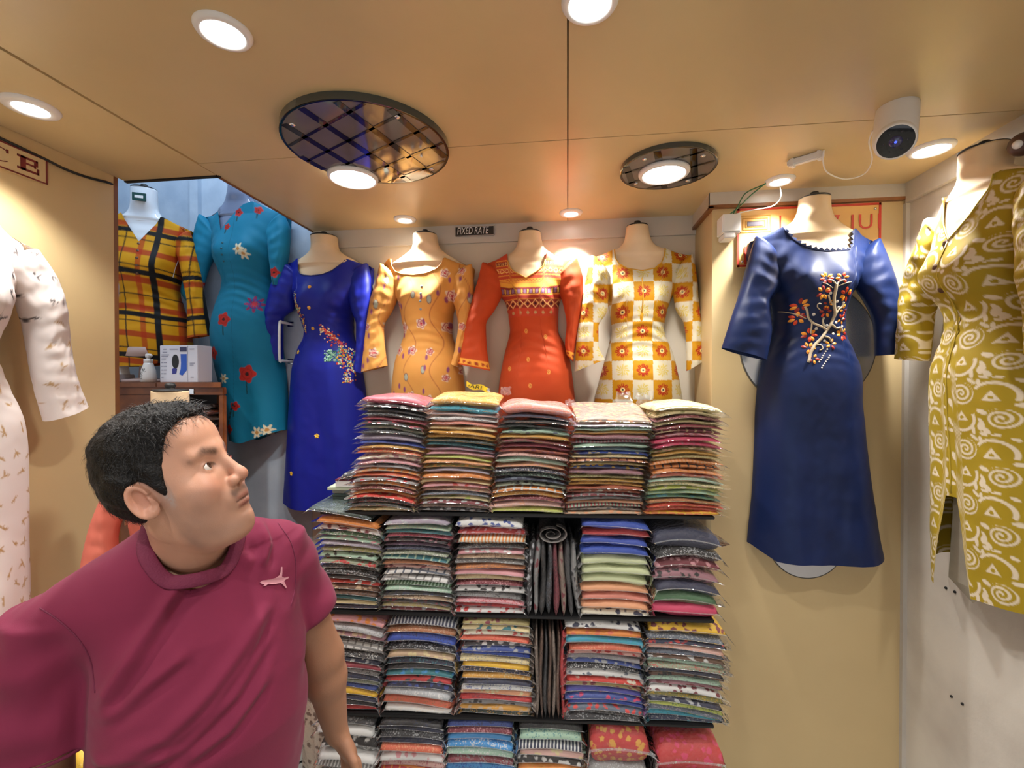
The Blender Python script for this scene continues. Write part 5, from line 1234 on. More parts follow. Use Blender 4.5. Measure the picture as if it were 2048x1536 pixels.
stack('rightmost', 'third-shelf', (1292, 1458, 1240), (1294, 1448, 1462),
      'yellow.f:maroon*2.6 slate.p:silver navy.f:red blush.p:peach*1.3 slate.p:navy brown.f:white mint.p:grey sage.p:red navy.p:black brown.f:black mint.p:grey mauve.f:maroon white.f:maroon*1.6 olive.p:yellow navy.f:silver lime.p:green*1.1 slate.p:lilac turquoise.p:teal*1.2 navy.p:grey', (-.003, -.014), (-.003, -.004), flap=1.4)
stack('leftmost', 'bottom-shelf', (636, 752, 1432), (630, 752, 1560), 'charcoal.p:grey white*1.5 black.f:white*2.2 white*1.3 grey.s:white grey.p:white', (-.002, -.002), (-.003, -.003))
stack('2nd-from-left', 'bottom-shelf', (756, 888, 1424), (754, 888, 1562), 'black.p:navy*1.2 navy.p:black charcoal.p:silver*1.3 navy.p:charcoal coral.p:peach*1.6 white.f:pink*1.5 blush.p:rose*1.3 red.c:orange*1.4 red.c:black', (-.004, -.002), (-.003, -.003))
stack('3rd-from-left', 'bottom-shelf', (890, 1028, 1432), (888, 1030, 1562), 'blue.p:navy maroon.p:pink sky*1.3 sky.p:white*1.3 mint.p:white*1.2 maroon.p:grey sky.p:royal*1.8 black.p:grey*.8 magenta.p:red', (-.002, -.001), (-.004, -.003))
stack('4th-from-left', 'bottom-shelf', (1036, 1170, 1446), (1034, 1168, 1562), 'black.p:bottle mint.p:teal*1.5 navy.s:white blush.f:cream black.f:white*1.2 orange.p:gold*1.8 scarlet.p:red', (-.002, -.002), (-.004, -.003))
stack('5th-from-left', 'bottom-shelf', (1176, 1304, 1458), (1174, 1302, 1562), 'red.f:gold*2.6 grey.p:silver*1.6', (0, 0), (-.006, -.004), flap=1.6)
stack('rightmost', 'bottom-shelf', (1312, 1452, 1490), (1312, 1450, 1562), 'red.f:magenta*2.4 red.p:wine*1.2', (-.002, 0), (-.006, -.004), flap=1.6)

# garments standing on edge, between the stacks
def standing(u, z0, h, w, D, col, kind, acc, label, group, lean=0.0):
    r = prng; base = RK(u, D / 2, z0); t = thing('folded_garment', label, 'garment', base, group)
    k1, k2 = r.uniform(0, 6.28, 2)
    zz = z0 + h / 2 + PX * h / 2; vv = D / 2 + .004 * np.sin(5 * PX + k1) + PY * D / 2
    off = lean * PX + .003 * np.sin(3 * PX + k1) ; th = w * PF * (1 + .15 * np.sin(3 * PX + k2))
    top = RK((u + off + th / 2).ravel(), vv.ravel(), zz.ravel()); bot = RK((u + off - th / 2)[PIN], vv[PIN], zz[PIN])
    o = mesh_obj('folded_cloth', np.vstack([top, bot]), PFACES, packet_mat(kind), t); o.color = (*lin(PAL[col]), 1); o['accent'] = list(lin(PAL[acc])); return t
u0, za = rk_px(1054, 1088); u1, _ = rk_px(1158, 1088); zb = ZS[1] + .001
spec = [('charcoal', 'flowered', 'silver'), ('grey', 'flowered', 'maroon'), ('black', 'plain', 'navy'), ('charcoal', 'speckled', 'slate'), ('maroon', 'speckled', 'black'), ('taupe', 'flowered', 'maroon'), ('charcoal', 'plain', 'grey'), ('grey', 'flowered', 'charcoal')]
for k, (c, kd, a) in enumerate(spec):
    u = u0 + (u1 - u0) * (k + .5) / 8
    standing(u, zb, za - zb, (u1 - u0) / 8 * .98, .24, c, kd, a, f'{c} {kd if kd != "plain" else "dark"} garment standing on edge, {ORD[k] if k else "first"} from left under the rolled one', 'garments on edge on the second shelf', lean=.010 * ((k - 3.5) / 4) * -1)
# the rolled grey garment lying across them
uc, zc = (u0 + u1) / 2 - .004, za + .034
t = thing('rolled_garment', 'grey printed garment folded in a roll over the upright ones on second shelf', 'garment', RK(uc, .12, za))
b = MB(); sp_ = []
for k in range(64):
    q = k / 63; an = q * 4.4 * math.pi; R = .0085 + .040 * q; sp_.append((R * 1.18 * math.cos(an), R * .72 * math.sin(an) + .12 * 0))
V = []; F = []
for j, v in enumerate((.0, .08, .16, .23)):
    for (a, c) in sp_: V.append(RK(uc + a, v, zc + c))
    for (a, c) in sp_: V.append(RK(uc + a * .90, v, zc + c * .90))
n = len(sp_)
for j in range(3):
    for k in range(n - 1):
        for o_ in (0, n):
            a = j * 2 * n + o_ + k; F.append((a, a + 1, a + 1 + 2 * n, a + 2 * n))
for j in (0, 3):
    for k in range(n - 1): a = j * 2 * n + k; F.append((a, a + 1, a + 1 + n, a + n))
b.add(V, F); o = b.obj('rolled_cloth', packet_mat('flowered'), t, True); o.color = (*lin('5f5a58'), 1); o['accent'] = list(lin('2a2a2d'))
u0, za = rk_px(1070, 1262); u1, _ = rk_px(1130, 1262); zb = ZS[2] + .001
for k, c in enumerate(['taupe', 'brown', 'charcoal', 'brown', 'taupe', 'brown', 'red']):
    u = u0 + (u1 - u0) * (k + .5) / 7
    standing(u, zb, za - zb - .006 * (k % 3), (u1 - u0) / 7 * .98, .24, c, 'speckled', 'black' if c != 'red' else 'wine', f'{c} speckled garment standing on edge, {ORD[k] if k else "first"} from left on third shelf', 'garments on edge on the third shelf')

# slanting dark green packet and the boxes at the left end of the top shelf
u, z = rk_px(680, 1030)
packet(u + .0, z - .004, .022, rk_px(745, 1030)[0] - rk_px(618, 1030)[0], .24, 'bottle', 'speckled', 'slate', 'dark green garment in glossy bag slanting over the leftmost second-shelf stack', 'packed garments on the second shelf', lambda X, Y: -.018 * X - .004 * X * X, v0=-.01)
UT = rk_px(632, 1010)[0]
rbox('side_bracket', (UT, .08, ZS[0] - .011), (UL, .31, ZS[0]))
def flat_thing(name, label, cat, x0, x1, y0, y1, parts, v=.10, D=.20):
    a, zt = rk_px(x0, y0); c, zb = rk_px(x1, y1)
    t = thing(name, label, cat, RK((a + c) / 2, v + D / 2, zb))
    for nm, (lo, hi), mat in parts: MB().box((a + (c - a) * lo[0], v + D * lo[1], zb + (zt - zb) * lo[2]), (a + (c - a) * hi[0], v + D * hi[1], zb + (zt - zb) * hi[2]), RM, bev=.0012).obj(nm, mat, t)
M_CARD = simple('white_card', '#dcdedb', rough=.5); M_GC = simple('grey_card', '#8f9a94', rough=.5)
flat_thing('carton', 'dark grey flat carton lowest of the boxes left of the top-shelf stacks', 'box', 640, 700, 1003, 1022, [('body', ((0, 0, 0), (1, 1, .8)), simple('dark_card', '#2b3a36', rough=.5)), ('lid', ((-.01, -.01, .8), (1.01, 1.01, 1)), simple('dark_card', '#2b3a36'))])
flat_thing('board', 'pale green flat board sticking out left of the top-shelf stacks', 'board', 630, 700, 988, 1003, [('sheet', ((-.02, 0, .55), (1, 1, 1)), simple('pale_green_card', '#a9b39c', rough=.5)), ('liner', ((.1, .05, 0), (1, 1, .55)), M_GC)])
flat_thing('carton', 'white flat box between the green board and the black packet', 'box', 646, 700, 971, 988, [('body', ((0, 0, 0), (1, 1, .82)), M_CARD), ('lid', ((-.01, -.01, .82), (1.01, 1.01, 1)), simple('maroon_card', '#5c2430', rough=.5))])
u, z = rk_px(680, 971)
packet(u + .01, z, .034, .10, .20, 'black', 'flowered', 'silver', 'small black and silver patterned packet lying on the white flat box', 'packed garments on the top shelf', lambda X, Y: .012 * X, v0=.09)
# brand sticker on the golden packet
p = RK(rk_px(948, 786)[0], .10, rk_px(948, 782)[1] + .012)
t = thing('sticker', 'crumpled yellow and black sticker on top of the golden packet', 'sticker', p)
xx = np.linspace(-.040, .040, 13); V = []; F = []
for j, c in enumerate((-.010, .010)):
    for a in xx: V.append(p + E1 * a + np.array([0, -.01 + .012 * math.sin(a * 90), c - .22 * a + .003 * math.sin(a * 120)]))
for k in range(12): F.append((k, k + 1, 14 + k, 13 + k))
b = MB(); b.add(V, F); b.obj('label', simple('sticker_yellow', '#d8c030', rough=.3), t, True)
text_mesh('eARI', .019, lambda a, c, d: p + E1 * (-.036 + a) + np.array([0, -.012 + .012 * math.sin((-.036 + a) * 90) - d, -.006 + c - .22 * (-.036 + a)]), .001, 'lettering', M_BLK, t, 1.35, .2)
p2 = p + E1 * .042 + np.array([0, -.012, -.012]); MB().ball(tuple(p2), .008, 8, 6, (1, .4, 1.2)).obj('silver_seal', M_CHROME, t, True)
# loose crumpled bag tops above stacks 3-5
def crumple(x, y, s, label, v=.06, seed=0):
    r = np.random.RandomState(seed); u, z = rk_px(x, y); c = RK(u, v, z); V = []; F = []; n, m = 8, 5
    t = thing('crumpled_bag', label, 'plastic bag', c - np.array([0, 0, s * .8]), 'loose bag corners above the stacks')
    for i in range(n):
        for j in range(m): V.append(c + E1 * (s * (i / 3.5 - 1) + r.uniform(-.2, .2) * s) + E2 * r.uniform(-.35, .35) * s + np.array([0, 0, s * (j / 2 - 1) * .8 + r.uniform(-.25, .25) * s]))
    for i in range(n - 1):
        for j in range(m - 1): F.append((i * m + j, (i + 1) * m + j, (i + 1) * m + j + 1, i * m + j + 1))
    mesh_obj('film', V, F, M_FILM, t, False)
crumple(1010, 783, .018, 'crumpled clear bag corner between golden and salmon packets', seed=1)
crumple(1143, 808, .016, 'crumpled clear bag corner left of the beige top packet', seed=2)
crumple(1262, 802, .030, 'crumpled clear bag with grey print behind the beige top packet', v=.12, seed=3)
crumple(1300, 800, .030, 'crumpled clear bag corner between beige and cream top packets', v=.08, seed=4)
# ------------------------------------------------------------------ the man
def snet(f, o, h):
    """surface of f=0 (negative inside) on a grid with origin o and step h: vertices and quads"""
    ins = f < 0
    c = [ins[a:ins.shape[0]-1+a, b:ins.shape[1]-1+b, d:ins.shape[2]-1+d] for a in (0, 1) for b in (0, 1) for d in (0, 1)]
    sm_ = np.zeros(c[0].shape, np.int8)
    for q in c: sm_ += q
    act = (sm_ > 0) & (sm_ < 8); I = np.argwhere(act); n = len(I)
    idx = np.full(act.shape, -1, np.int32); idx[act] = np.arange(n)
    corner = np.array([(a, b, d) for a in (0, 1) for b in (0, 1) for d in (0, 1)])
    val = np.stack([f[I[:, 0] + a, I[:, 1] + b, I[:, 2] + d] for a, b, d in corner], 1)
    S = np.zeros((n, 3)); cnt = np.zeros(n)
    for i in range(8):
        for j in range(i + 1, 8):
            df = corner[j] - corner[i]
            if np.abs(df).sum() != 1: continue
            m = (val[:, i] < 0) != (val[:, j] < 0); t = np.where(m, val[:, i] / np.where(m, val[:, i] - val[:, j], 1), 0)
            S += m[:, None] * (corner[i] + t[:, None] * df); cnt += m
    V = (I + S / cnt[:, None]) * h + o
    F = []
    for ax in range(3):
        sl0 = [slice(None)] * 3; sl1 = [slice(None)] * 3; sl0[ax] = slice(0, -1); sl1[ax] = slice(1, None)
        A = ins[tuple(sl0)]; B = ins[tuple(sl1)]; E = np.argwhere(A != B)
        u, v = (ax + 1) % 3, (ax + 2) % 3
        E = E[(E[:, u] > 0) & (E[:, v] > 0) & (E[:, u] < f.shape[u] - 1) & (E[:, v] < f.shape[v] - 1)]
        a = A[E[:, 0], E[:, 1], E[:, 2]]
        def cell(du, dv): q = E.copy(); q[:, u] += du; q[:, v] += dv; return idx[q[:, 0], q[:, 1], q[:, 2]]
        q = np.stack([cell(-1, -1), cell(0, -1), cell(0, 0), cell(-1, 0)], 1)
        q[~a] = q[~a][:, ::-1]; F.append(q)
    return V, np.concatenate(F)
def smin(a, b, k): h = np.clip(.5 + .5 * (b - a) / k, 0, 1); return b * (1 - h) + a * h - k * h * (1 - h)
def smax(a, b, k): return -smin(-a, -b, k)
def ell(P, c, r):
    q = (P - np.array(c)) / np.array(r); k0 = np.sqrt((q ** 2).sum(-1)); k1 = np.sqrt(((q / np.array(r)) ** 2).sum(-1)) + 1e-9; return k0 * (k0 - 1) / k1
def cap(P, a, b, ra, rb):
    a = np.array(a); b = np.array(b); d = b - a; t = np.clip(((P - a) @ d) / (d @ d), 0, 1); return np.sqrt(((P - a - t[..., None] * d) ** 2).sum(-1)) - (ra + (rb - ra) * t)
def grid(lo, hi, h):
    ax = [np.arange(lo[k], hi[k] + h, h) for k in range(3)]; return np.stack(np.meshgrid(*ax, indexing='ij'), -1).astype(np.float32), np.array(lo)

# joints in room space
NECK = cw(-.630, .885, 1.400)
SH_R = cw(-.815, .800, 1.268); SH_L = cw(-.540, 1.030, 1.318)
EL_R = cw(-.850, .795, .975); WR_R = cw(-.835, .690, .760)
EL_L = cw(-.470, 1.105, 1.020); WR_L = cw(-.452, 1.150, .795)
HEADC = cw(-.618, .832, 1.514)
HS = np.array([1.05, .93, 1.14])
TT = (SH_L - SH_R) * np.array([1, 1, 0]); TT /= np.linalg.norm(TT); TF = np.array([TT[1], -TT[0], 0.0])     # towards his left / his front
TO = cw(-.662, .930, 0.0)
FEET = TO * np.array([1, 1, 0])
man = thing('person', 'man in maroon t-shirt with short black hair looking up to his left', 'person', FEET)

# ---- head: local axes x = his right, y = face forward, z = up
ya = math.radians(6); hd = RT * math.cos(ya) + FWH * math.sin(ya); hd = hd / np.linalg.norm(hd)
pit = math.radians(23)
HY = hd * math.cos(pit) + np.array([0, 0, 1]) * math.sin(pit); HX = np.cross(HY, [0, 0, 1.]); HX /= np.linalg.norm(HX); HZ = np.cross(HX, HY)
roll = math.radians(-4); HX, HZ = HX * math.cos(roll) + HZ * math.sin(roll), HZ * math.cos(roll) - HX * math.sin(roll)
HM = np.stack([HX, HY, HZ], 1)
toW = lambda P: (P * HS) @ HM.T + HEADC
toL = lambda W: (W - HEADC) @ HM / HS
def head_sdf(P):
    A = P.copy(); A[..., 0] = np.abs(A[..., 0])
    d = ell(P, (0, -.014, .030), (.077, .098, .084))
    d = smin(d, ell(P, (0, .028, -.020), (.067, .066, .088)), .020)
    d = smin(d, ell(P, (0, .036, -.066), (.060, .054, .046)), .022)
    d = smin(d, ell(P, (0, .070, -.098), (.024, .020, .018)), .022)
    d = smin(d, ell(P, (0, .040, -.108), (.040, .040, .020)), .028)                  # soft under-chin
    d = smin(d, ell(P, (0, .060, .058), (.056, .034, .036)), .030)                     # forehead
    d = smin(d, cap(A, (.006, .090, .026), (.046, .072, .026), .009, .008), .014)      # brow ridge
    d = smin(d, ell(A, (.046, .058, -.030), (.025, .027, .026)), .022)                 # cheeks
    d = smax(d, -ell(A, (.033, .103, .004), (.018, .020, .0125)), .012)                # eye hollows
    d = smin(d, ell(A, (.0325, .0715, .003), (.0155, .0150, .0145)), .005)             # lids over the eyeball
    d = smin(d, cap(P, (0, .090, .016), (0, .109, -.022), .0075, .0095), .012)         # nose bridge
    d = smin(d, ell(P, (0, .112, -.029), (.0118, .0125, .0108)), .007)                 # tip
    d = smin(d, ell(A, (.0135, .100, -.034), (.0088, .0118, .0085)), .006)             # wings
    d = smax(d, -ell(A, (.0068, .110, -.0425), (.0042, .006, .0045)), .003)            # nostrils
    d = smin(d, ell(P, (0, .083, -.058), (.034, .014, .018)), .014)                    # mouth mound
    d = smin(d, ell(P, (0, .0925, -.0615), (.022, .0085, .0052)), .005)                # upper lip
    d = smin(d, ell(P, (0, .0910, -.0735), (.020, .0085, .0062)), .005)                # lower lip
    d = smax(d, -ell(P, (0, .101, -.0672), (.025, .010, .0013)), .0025)                # mouth line
    d = smax(d, -ell(P, (0, .096, -.0835), (.022, .007, .005)), .008)                  # under the lip
    d = smax(d, -ell(A, (.0325, .0895, .0030), (.0138, .0120, .0052)), .0015)          # eye openings
    # ears
    an = math.radians(12); E = A - np.array([.0775, -.014, -.006]); ey = E[..., 1] * math.cos(an) + E[..., 2] * math.sin(an); ez = -E[..., 1] * math.sin(an) + E[..., 2] * math.cos(an); ex = E[..., 0] + ey * .42
    Q = np.stack([ex, ey, ez], -1)
    Q = Q / np.array([.9, .84, .84]); ey = ey / .84; ez = ez / .84; ex = ex / .9
    ear = ell(Q, (0, 0, 0), (.0095, .0195, .0325))
    rim = np.sqrt((np.sqrt((ey / .0165) ** 2 + (ez / .0290) ** 2) * .022 - .022) ** 2 + (ex - .0060) ** 2) - .0046
    ear = smax(ear, -ell(Q, (.0105, -.001, .003), (.0105, .0135, .0225)), .004)
    ear = smin(ear, rim + np.where(ey > .008, .02 * (ez < .004), 0), .003)
    ear = smin(ear, ell(Q, (.003, .0035, -.026), (.0065, .0095, .0095)), .005)
    ear = smin(ear, ell(Q, (.004, .013, -.006), (.0050, .0052, .0085)), .004)           # tragus
    ear = smax(ear, -ell(Q, (.0065, .006, -.006), (.0045, .0050, .0075)), .003)
    d = smin(d, ear, .004)
    return d
h = .0021
GL, go = grid((-.115, -.125, -.165), (.115, .14, .13), h)
nl = toL(NECK)
dn = cap(GL, (0, -.022, -.050), tuple(nl + np.array([0, -.0, 0])), .058, .068)
dn = smin(dn, cap(GL, (0, .012, -.085), tuple(nl + np.array([0, .028, .02])), .040, .050), .03)
D = smin(head_sdf(GL), dn, .018)
Vh, Fh = snet(D, go, h)
# skin tone
def skin_col(L):
    x, y, z = np.abs(L[:, 0]), L[:, 1], L[:, 2]
    c = np.broadcast_to(np.array(lin('#c6947a')), L.shape).copy()
    n = fbm(L[:, 0] + y, z, 60, 3)[:, None]; c = c * (1 + .05 * n)
    g = lambda cx, cy, cz, rx, ry, rz: np.exp(-(((x - cx) / rx) ** 2 + ((y - cy) / ry) ** 2 + ((z - cz) / rz) ** 2))
    red = np.array(lin('#b06a55')); c = lay(c, .45 * (g(.046, .075, -.03, .02, .03, .018) + g(0, .115, -.03, .014, .02, .012) + g(.08, -.014, -.006, .02, .025, .03)), red)
    dark = np.array(lin('#7b5444')); c = lay(c, .55 * g(.033, .083, .006, .017, .02, .010), dark)
    beard = (sm(z - (-.047 + .55 * np.clip(x - .02, 0, .06) + .10 * (y < .03)), .014)) * sm(-.005 - y, .02) * sm(-(z + .118), .02)
    c = lay(c, .38 * beard * (.8 + .4 * n[:, 0]), np.array(lin('#5f5450')))
    must = g(.010, .094, -.051, .017, .02, .0058) + g(.021, .086, -.056, .007, .02, .008); c = lay(c, .68 * np.clip(must, 0, 1), np.array(lin('#4a403c')))
    lip = np.maximum(ell(L, (0, .0925, -.0615), (.023, .011, .0055)), -9); l2 = ell(L, (0, .0910, -.0735), (.021, .011, .0065))
    c = lay(c, .75 * sm(np.minimum(lip, l2), .004), np.array(lin('#8f5348')))
    c = lay(c, .9 * sm(np.abs(z + .0672) - .0008, .002) * (x < .024) * (y > .075), np.array(lin('#4a2822')))
    side = g(.071, .020, -.018, .012, .010, .016); c = lay(c, .55 * side * (.6 + .6 * (fbm(L[:, 1], z, 300, 8) > 0)), np.array(lin('#a7a3a0')))
    brow = cap(np.stack([x, y, z], -1), (.016, .094, .0225), (.034, .088, .0285), .0045, .0042); b2 = cap(np.stack([x, y, z], -1), (.034, .088, .0285), (.052, .070, .0215), .0042, .0022)
    c = lay(c, .80 * sm(np.minimum(brow, b2) - .0015, .006) * (.85 + .15 * (fbm(L[:, 0] * 3, z, 700, 5) > 0)), np.array(lin('#231a18')))
    lash = np.abs(ell(np.stack([x, y, z], -1), (.0325, .0895, .0030), (.0145, .0125, .0060))) ; c = lay(c, .65 * sm(lash - .0010, .0015) * (z > .001) * (y > .075), np.array(lin('#1c1412')))
    return c
hc = skin_col(Vh); VhW = toW(Vh)
# ---- arms and hands, and the trunk inside the shirt
def arm(sh, el, wr, hand_dir, palm_n, lo_pad=.10, hh=.0032, flip=1):
    pts = np.stack([sh, el, wr]); hand_dir = hand_dir / np.linalg.norm(hand_dir); palm_n = palm_n - hand_dir * (palm_n @ hand_dir); palm_n /= np.linalg.norm(palm_n)
    sd = np.cross(hand_dir, palm_n) * flip                                             # towards the thumb
    tip = wr + hand_dir * .20; lo = np.minimum(pts.min(0), tip) - lo_pad; hi = np.maximum(pts.max(0), tip) + lo_pad
    G, o = grid(lo, hi, hh)
    a0_ = sh + (el - sh) * .22; d = cap(G, a0_, el, .052, .049); mid = el + (wr - el) * .28
    d = smin(d, cap(G, el, mid, .046, .047), .02); d = smin(d, cap(G, mid, wr, .046, .028), .02)
    bel = sh + (el - sh) * .55 + TF * .012; d = smin(d, ell(G, bel, (.045, .045, .07)), .03)
    # hand: palm slab and five separate curled fingers
    R = np.stack([sd, palm_n, hand_dir], 1); Lp = (G - wr) @ R
    palm = ell(Lp, (0, 0, .048), (.041, .016, .056)); palm = smin(palm, ell(Lp, (.022, .006, .040), (.020, .016, .030)), .015)
    d = smin(d, palm, .022)
    for k, (x, L1, L2, L3) in enumerate([(.030, .040, .026, .020), (.010, .044, .029, .021), (-.010, .041, .027, .020), (-.029, .032, .021, .018)]):
        a = np.array([x, 0, .088]); b = a + np.array([x * .10, .012, L1]); c_ = b + np.array([0, .016, L2 * .85]); e = c_ + np.array([0, .014, L3 * .6])
        d = smin(d, np.minimum(np.minimum(cap(Lp, a, b, .0098, .0090), cap(Lp, b, c_, .0090, .0082)), cap(Lp, c_, e, .0082, .0070)), .006)
    a = np.array([.030, .006, .030]); b = np.array([.052, .014, .062]); c_ = np.array([.056, .024, .092])
    d = smin(d, np.minimum(cap(Lp, a, b, .0135, .0112), cap(Lp, b, c_, .0108, .0085)), .008)
    return snet(d, o, hh)
fl = (WR_L - EL_L) / np.linalg.norm(WR_L - EL_L)
VL, FL2 = arm(SH_L, EL_L, WR_L, fl * .93 + RT * .26, -TT * 1.0 + TF * .25, flip=-1)
fr_ = (WR_R - EL_R) / np.linalg.norm(WR_R - EL_R)
VR, FR2 = arm(SH_R, EL_R, WR_R, fr_, TT * 1.0 + TF * .25, flip=1)
def torso_sdf(P, off=0.0):
    L = P - TO; t = L @ TT; f = L @ TF; z = P[..., 2]
    K_ = [.60, .82, .92, 1.02, 1.12, 1.22, 1.30, 1.36, 1.41, 1.46]
    a = np.interp(z, K_, [.17, .178, .186, .192, .190, .188, .180, .140, .078, .066]) + off
    b = np.interp(z, K_, [.11, .125, .142, .150, .146, .134, .112, .086, .066, .060]) + off
    fo = np.interp(z, K_, [0, .02, .036, .042, .036, .024, .010, .004, .014, .022])
    t = t - np.interp(z, [1.0, 1.22, 1.36], [.020, .018, .0]); a = a - np.interp(z, [1.22, 1.32], [.012, 0])
    q = np.sqrt((np.abs(t) / a) ** 2.3 + (np.abs(f - fo) / b) ** 2.3 + 1e-9) ** (2 / 2.3)
    return (q - 1) * np.minimum(a, b) * .9
lo = TO + np.array([-.30, -.30, .70]); hi = TO + np.array([.30, .30, 1.44])
G, o = grid(lo, hi, .008); dT = smax(torso_sdf(G, -.022), np.abs(G[..., 2] - 1.07) - .34, .02)
Vt, Ft = snet(dT, o, .008)
Vall = np.vstack([VhW, VL, VR, Vt]); n1, n2, n3 = len(VhW), len(VL), len(VR)
Fall = np.vstack([Fh, FL2 + n1, FR2 + n1 + n2, Ft + n1 + n2 + n3])
def arm_col(V):
    c = np.broadcast_to(np.array(lin('#9c7056')), V.shape).copy(); return c * (1 + .06 * fbm(V[:, 0] + V[:, 1], V[:, 2], 25, 4)[:, None])
call = np.vstack([hc, arm_col(VL), arm_col(VR), arm_col(Vt)])
M_SKIN = vc_mat('skin', rough=.46, weave=.25, wscale=700, spec=.45, sss=.12, bumpd=.0008)
body = mesh_obj('body', Vall, Fall, M_SKIN, man, col=call)
# ---- eyes
for sx in (1, -1):
    c = np.array([sx * .0325, .0725, .003]); g_ = np.array([.0 - .10, .95, .18]); g_ /= np.linalg.norm(g_)
    gw = HM @ g_; M_ = Vector(gw).to_track_quat('Z', 'Y').to_matrix().to_4x4(); M_ = M_ @ Matrix.Scale(.98, 4); M_.translation = Vector(toW(c).tolist())
    prof = [(.0005 if k == 0 else .0135 * math.sin(math.pi * k / 18), -.0135 * math.cos(math.pi * k / 18)) for k in range(18)] + [(.0005, .0135)]
    e = MB().lathe(prof, (0, 0, 0), 28, M=M_, cap=False).obj('eye', simple('eye_white', '#e2d9d2', rough=.15, coat=.8), man, True)
    MB().lathe([(.0066, .01195), (.0045, .0130), (.0026, .0136)], (0, 0, 0), 28, M=M_, cap=False).obj('iris', simple('iris_brown', '#2b1710', rough=.12, coat=1.0), e, True)
    MB().lathe([(.0028, .01355), (.0005, .0138)], (0, 0, 0), 20, M=M_, cap=False).obj('pupil', M_BLACK, e, True)
# ---- hair
hh = .0024
GH, ho = grid((-.112, -.14, -.135), (.112, .13, .155), hh)
x, y, z = np.abs(GH[..., 0]), GH[..., 1], GH[..., 2]
cr = smin(ell(GH, (0, -.014, .030), (.077, .098, .084)), ell(GH, (0, .028, -.020), (.067, .066, .088)), .02); cr = smin(cr, ell(GH, (0, .060, .058), (.056, .034, .036)), .03)
hl = np.interp(y, [-.14, -.075, -.045, -.024, -.008, .006, .017, .024, .034, .046, .058, .074, .086, .11], [-.112, -.108, -.088, -.044, .022, .004, -.014, -.008, .028, .052, .072, .086, .094, .112])
hl = hl + np.where(y > .03, -.25 * np.clip(.03 - x, 0, .03), 0)
m = z - hl                                                                              # distance above the hair line
thick = np.interp(m, [-.01, .0, .012, .035, .08], [0, .0015, .004, .007, .009]) + .010 * np.clip((z - .055) / .05, 0, 1) + .002 * np.exp(-((y + .08) / .05) ** 2 - ((z - .02) / .07) ** 2)
nz = fbm(GH[..., 0] * 1.0 + y * .4, z + y * .7, 120, 7, 2)
DH = smax(cr - thick - .0022 * nz, -m * .8, .004)
ear_cut = ell(np.stack([x, y, z], -1), (.085, -.012, -.012), (.030, .024, .036)); DH = smax(DH, -ear_cut, .004)
Vr, Fr = snet(DH, ho, hh)
M_HAIR = simple('black_hair', '#0d0b0c', rough=.5, var=.3, vscale=120, bump=.8, bscale=260, spec=.3)
hair = mesh_obj('hair', toW(Vr), Fr, M_HAIR, man)
# loose strands over the top, the fringe and the back
hr = random.Random(11); V = []; F = []
nrm = Vr - np.array([0, -.014, .02]); nrm /= np.linalg.norm(nrm, axis=1)[:, None]
cand = np.where((Vr[:, 2] > np.interp(Vr[:, 1], [-.14, -.07, .0, .03, .12], [-.10, -.095, .03, .05, .09])))[0]
for k in range(3600):
    i = cand[hr.randrange(len(cand))]; p = Vr[i].copy(); n_ = nrm[i]
    front = np.clip((p[1] + .02) / .10, 0, 1) * np.clip((p[2] - .04) / .05, 0, 1)
    tang = np.array([hr.uniform(-.5, .5), .55 * front - .35 * (1 - front) + hr.uniform(-.4, .4), -.9 * (1 - front) + .15 * front + hr.uniform(-.2, .2)]); tang -= n_ * (tang @ n_)
    tang /= np.linalg.norm(tang) + 1e-9; L_ = hr.uniform(.010, .019) * (1 + .8 * front); up_ = hr.uniform(.12, .38) + .22 * front
    w = np.cross(tang, n_) * .00055; q = p - n_ * .002; mid = q + tang * L_ * .5 + n_ * L_ * up_ * .8; tip = q + tang * L_ + n_ * L_ * up_ * .75
    b_ = len(V); V += [q - w, q + w, mid - w * .8, mid + w * .8, tip]; F += [(b_, b_ + 1, b_ + 3, b_ + 2), (b_ + 2, b_ + 3, b_ + 4)]
o = mesh_obj('hair_strands', toW(np.array(V)), F, M_HAIR, hair); o['kind'] = 'stuff'

# ---- t-shirt
hs = .0042
lo = np.minimum(np.minimum(SH_R, SH_L), TO) * np.array([1, 1, 0]) + np.array([-.17, -.26, .80]); hi = np.maximum(np.maximum(SH_R, SH_L), TO) * np.array([1, 1, 0]) + np.array([.22, .24, 1.455])
G, o_ = grid(lo, hi, hs)
d = torso_sdf(G, .004)
NB = NECK - np.array([0, 0, .005])
for sh, el in ((SH_R, EL_R), (SH_L, EL_L)):
    inn = NB + (sh - NB) * .38 + np.array([0, 0, -.034]); d = smin(d, cap(G, inn, sh + np.array([0, 0, -.014]), .060, .070), .05)
for sh, el, ln, r0, r1 in ((SH_R, EL_R, .200, .072, .094), (SH_L, EL_L, .185, .067, .076)):
    ax_ = (el - sh) / np.linalg.norm(el - sh); e = sh + ax_ * (ln + .1); t_ = (G - sh) @ ax_
    rr_ = r0 + (r1 - r0) * np.clip(t_ / ln, 0, 1.6); rad = np.sqrt(((G - sh - t_[..., None] * ax_) ** 2).sum(-1))
    s_ = smax(rad - rr_, np.maximum(t_ - ln, -t_ - .02), .006)
    d = smin(d, s_, .011)
    hol = np.maximum(rad - rr_ + .010, np.maximum(ln - .022 - t_, t_ - ln - .05)); d = np.maximum(d, -hol)
d = smax(d, -(G[..., 2] - .845), .006)
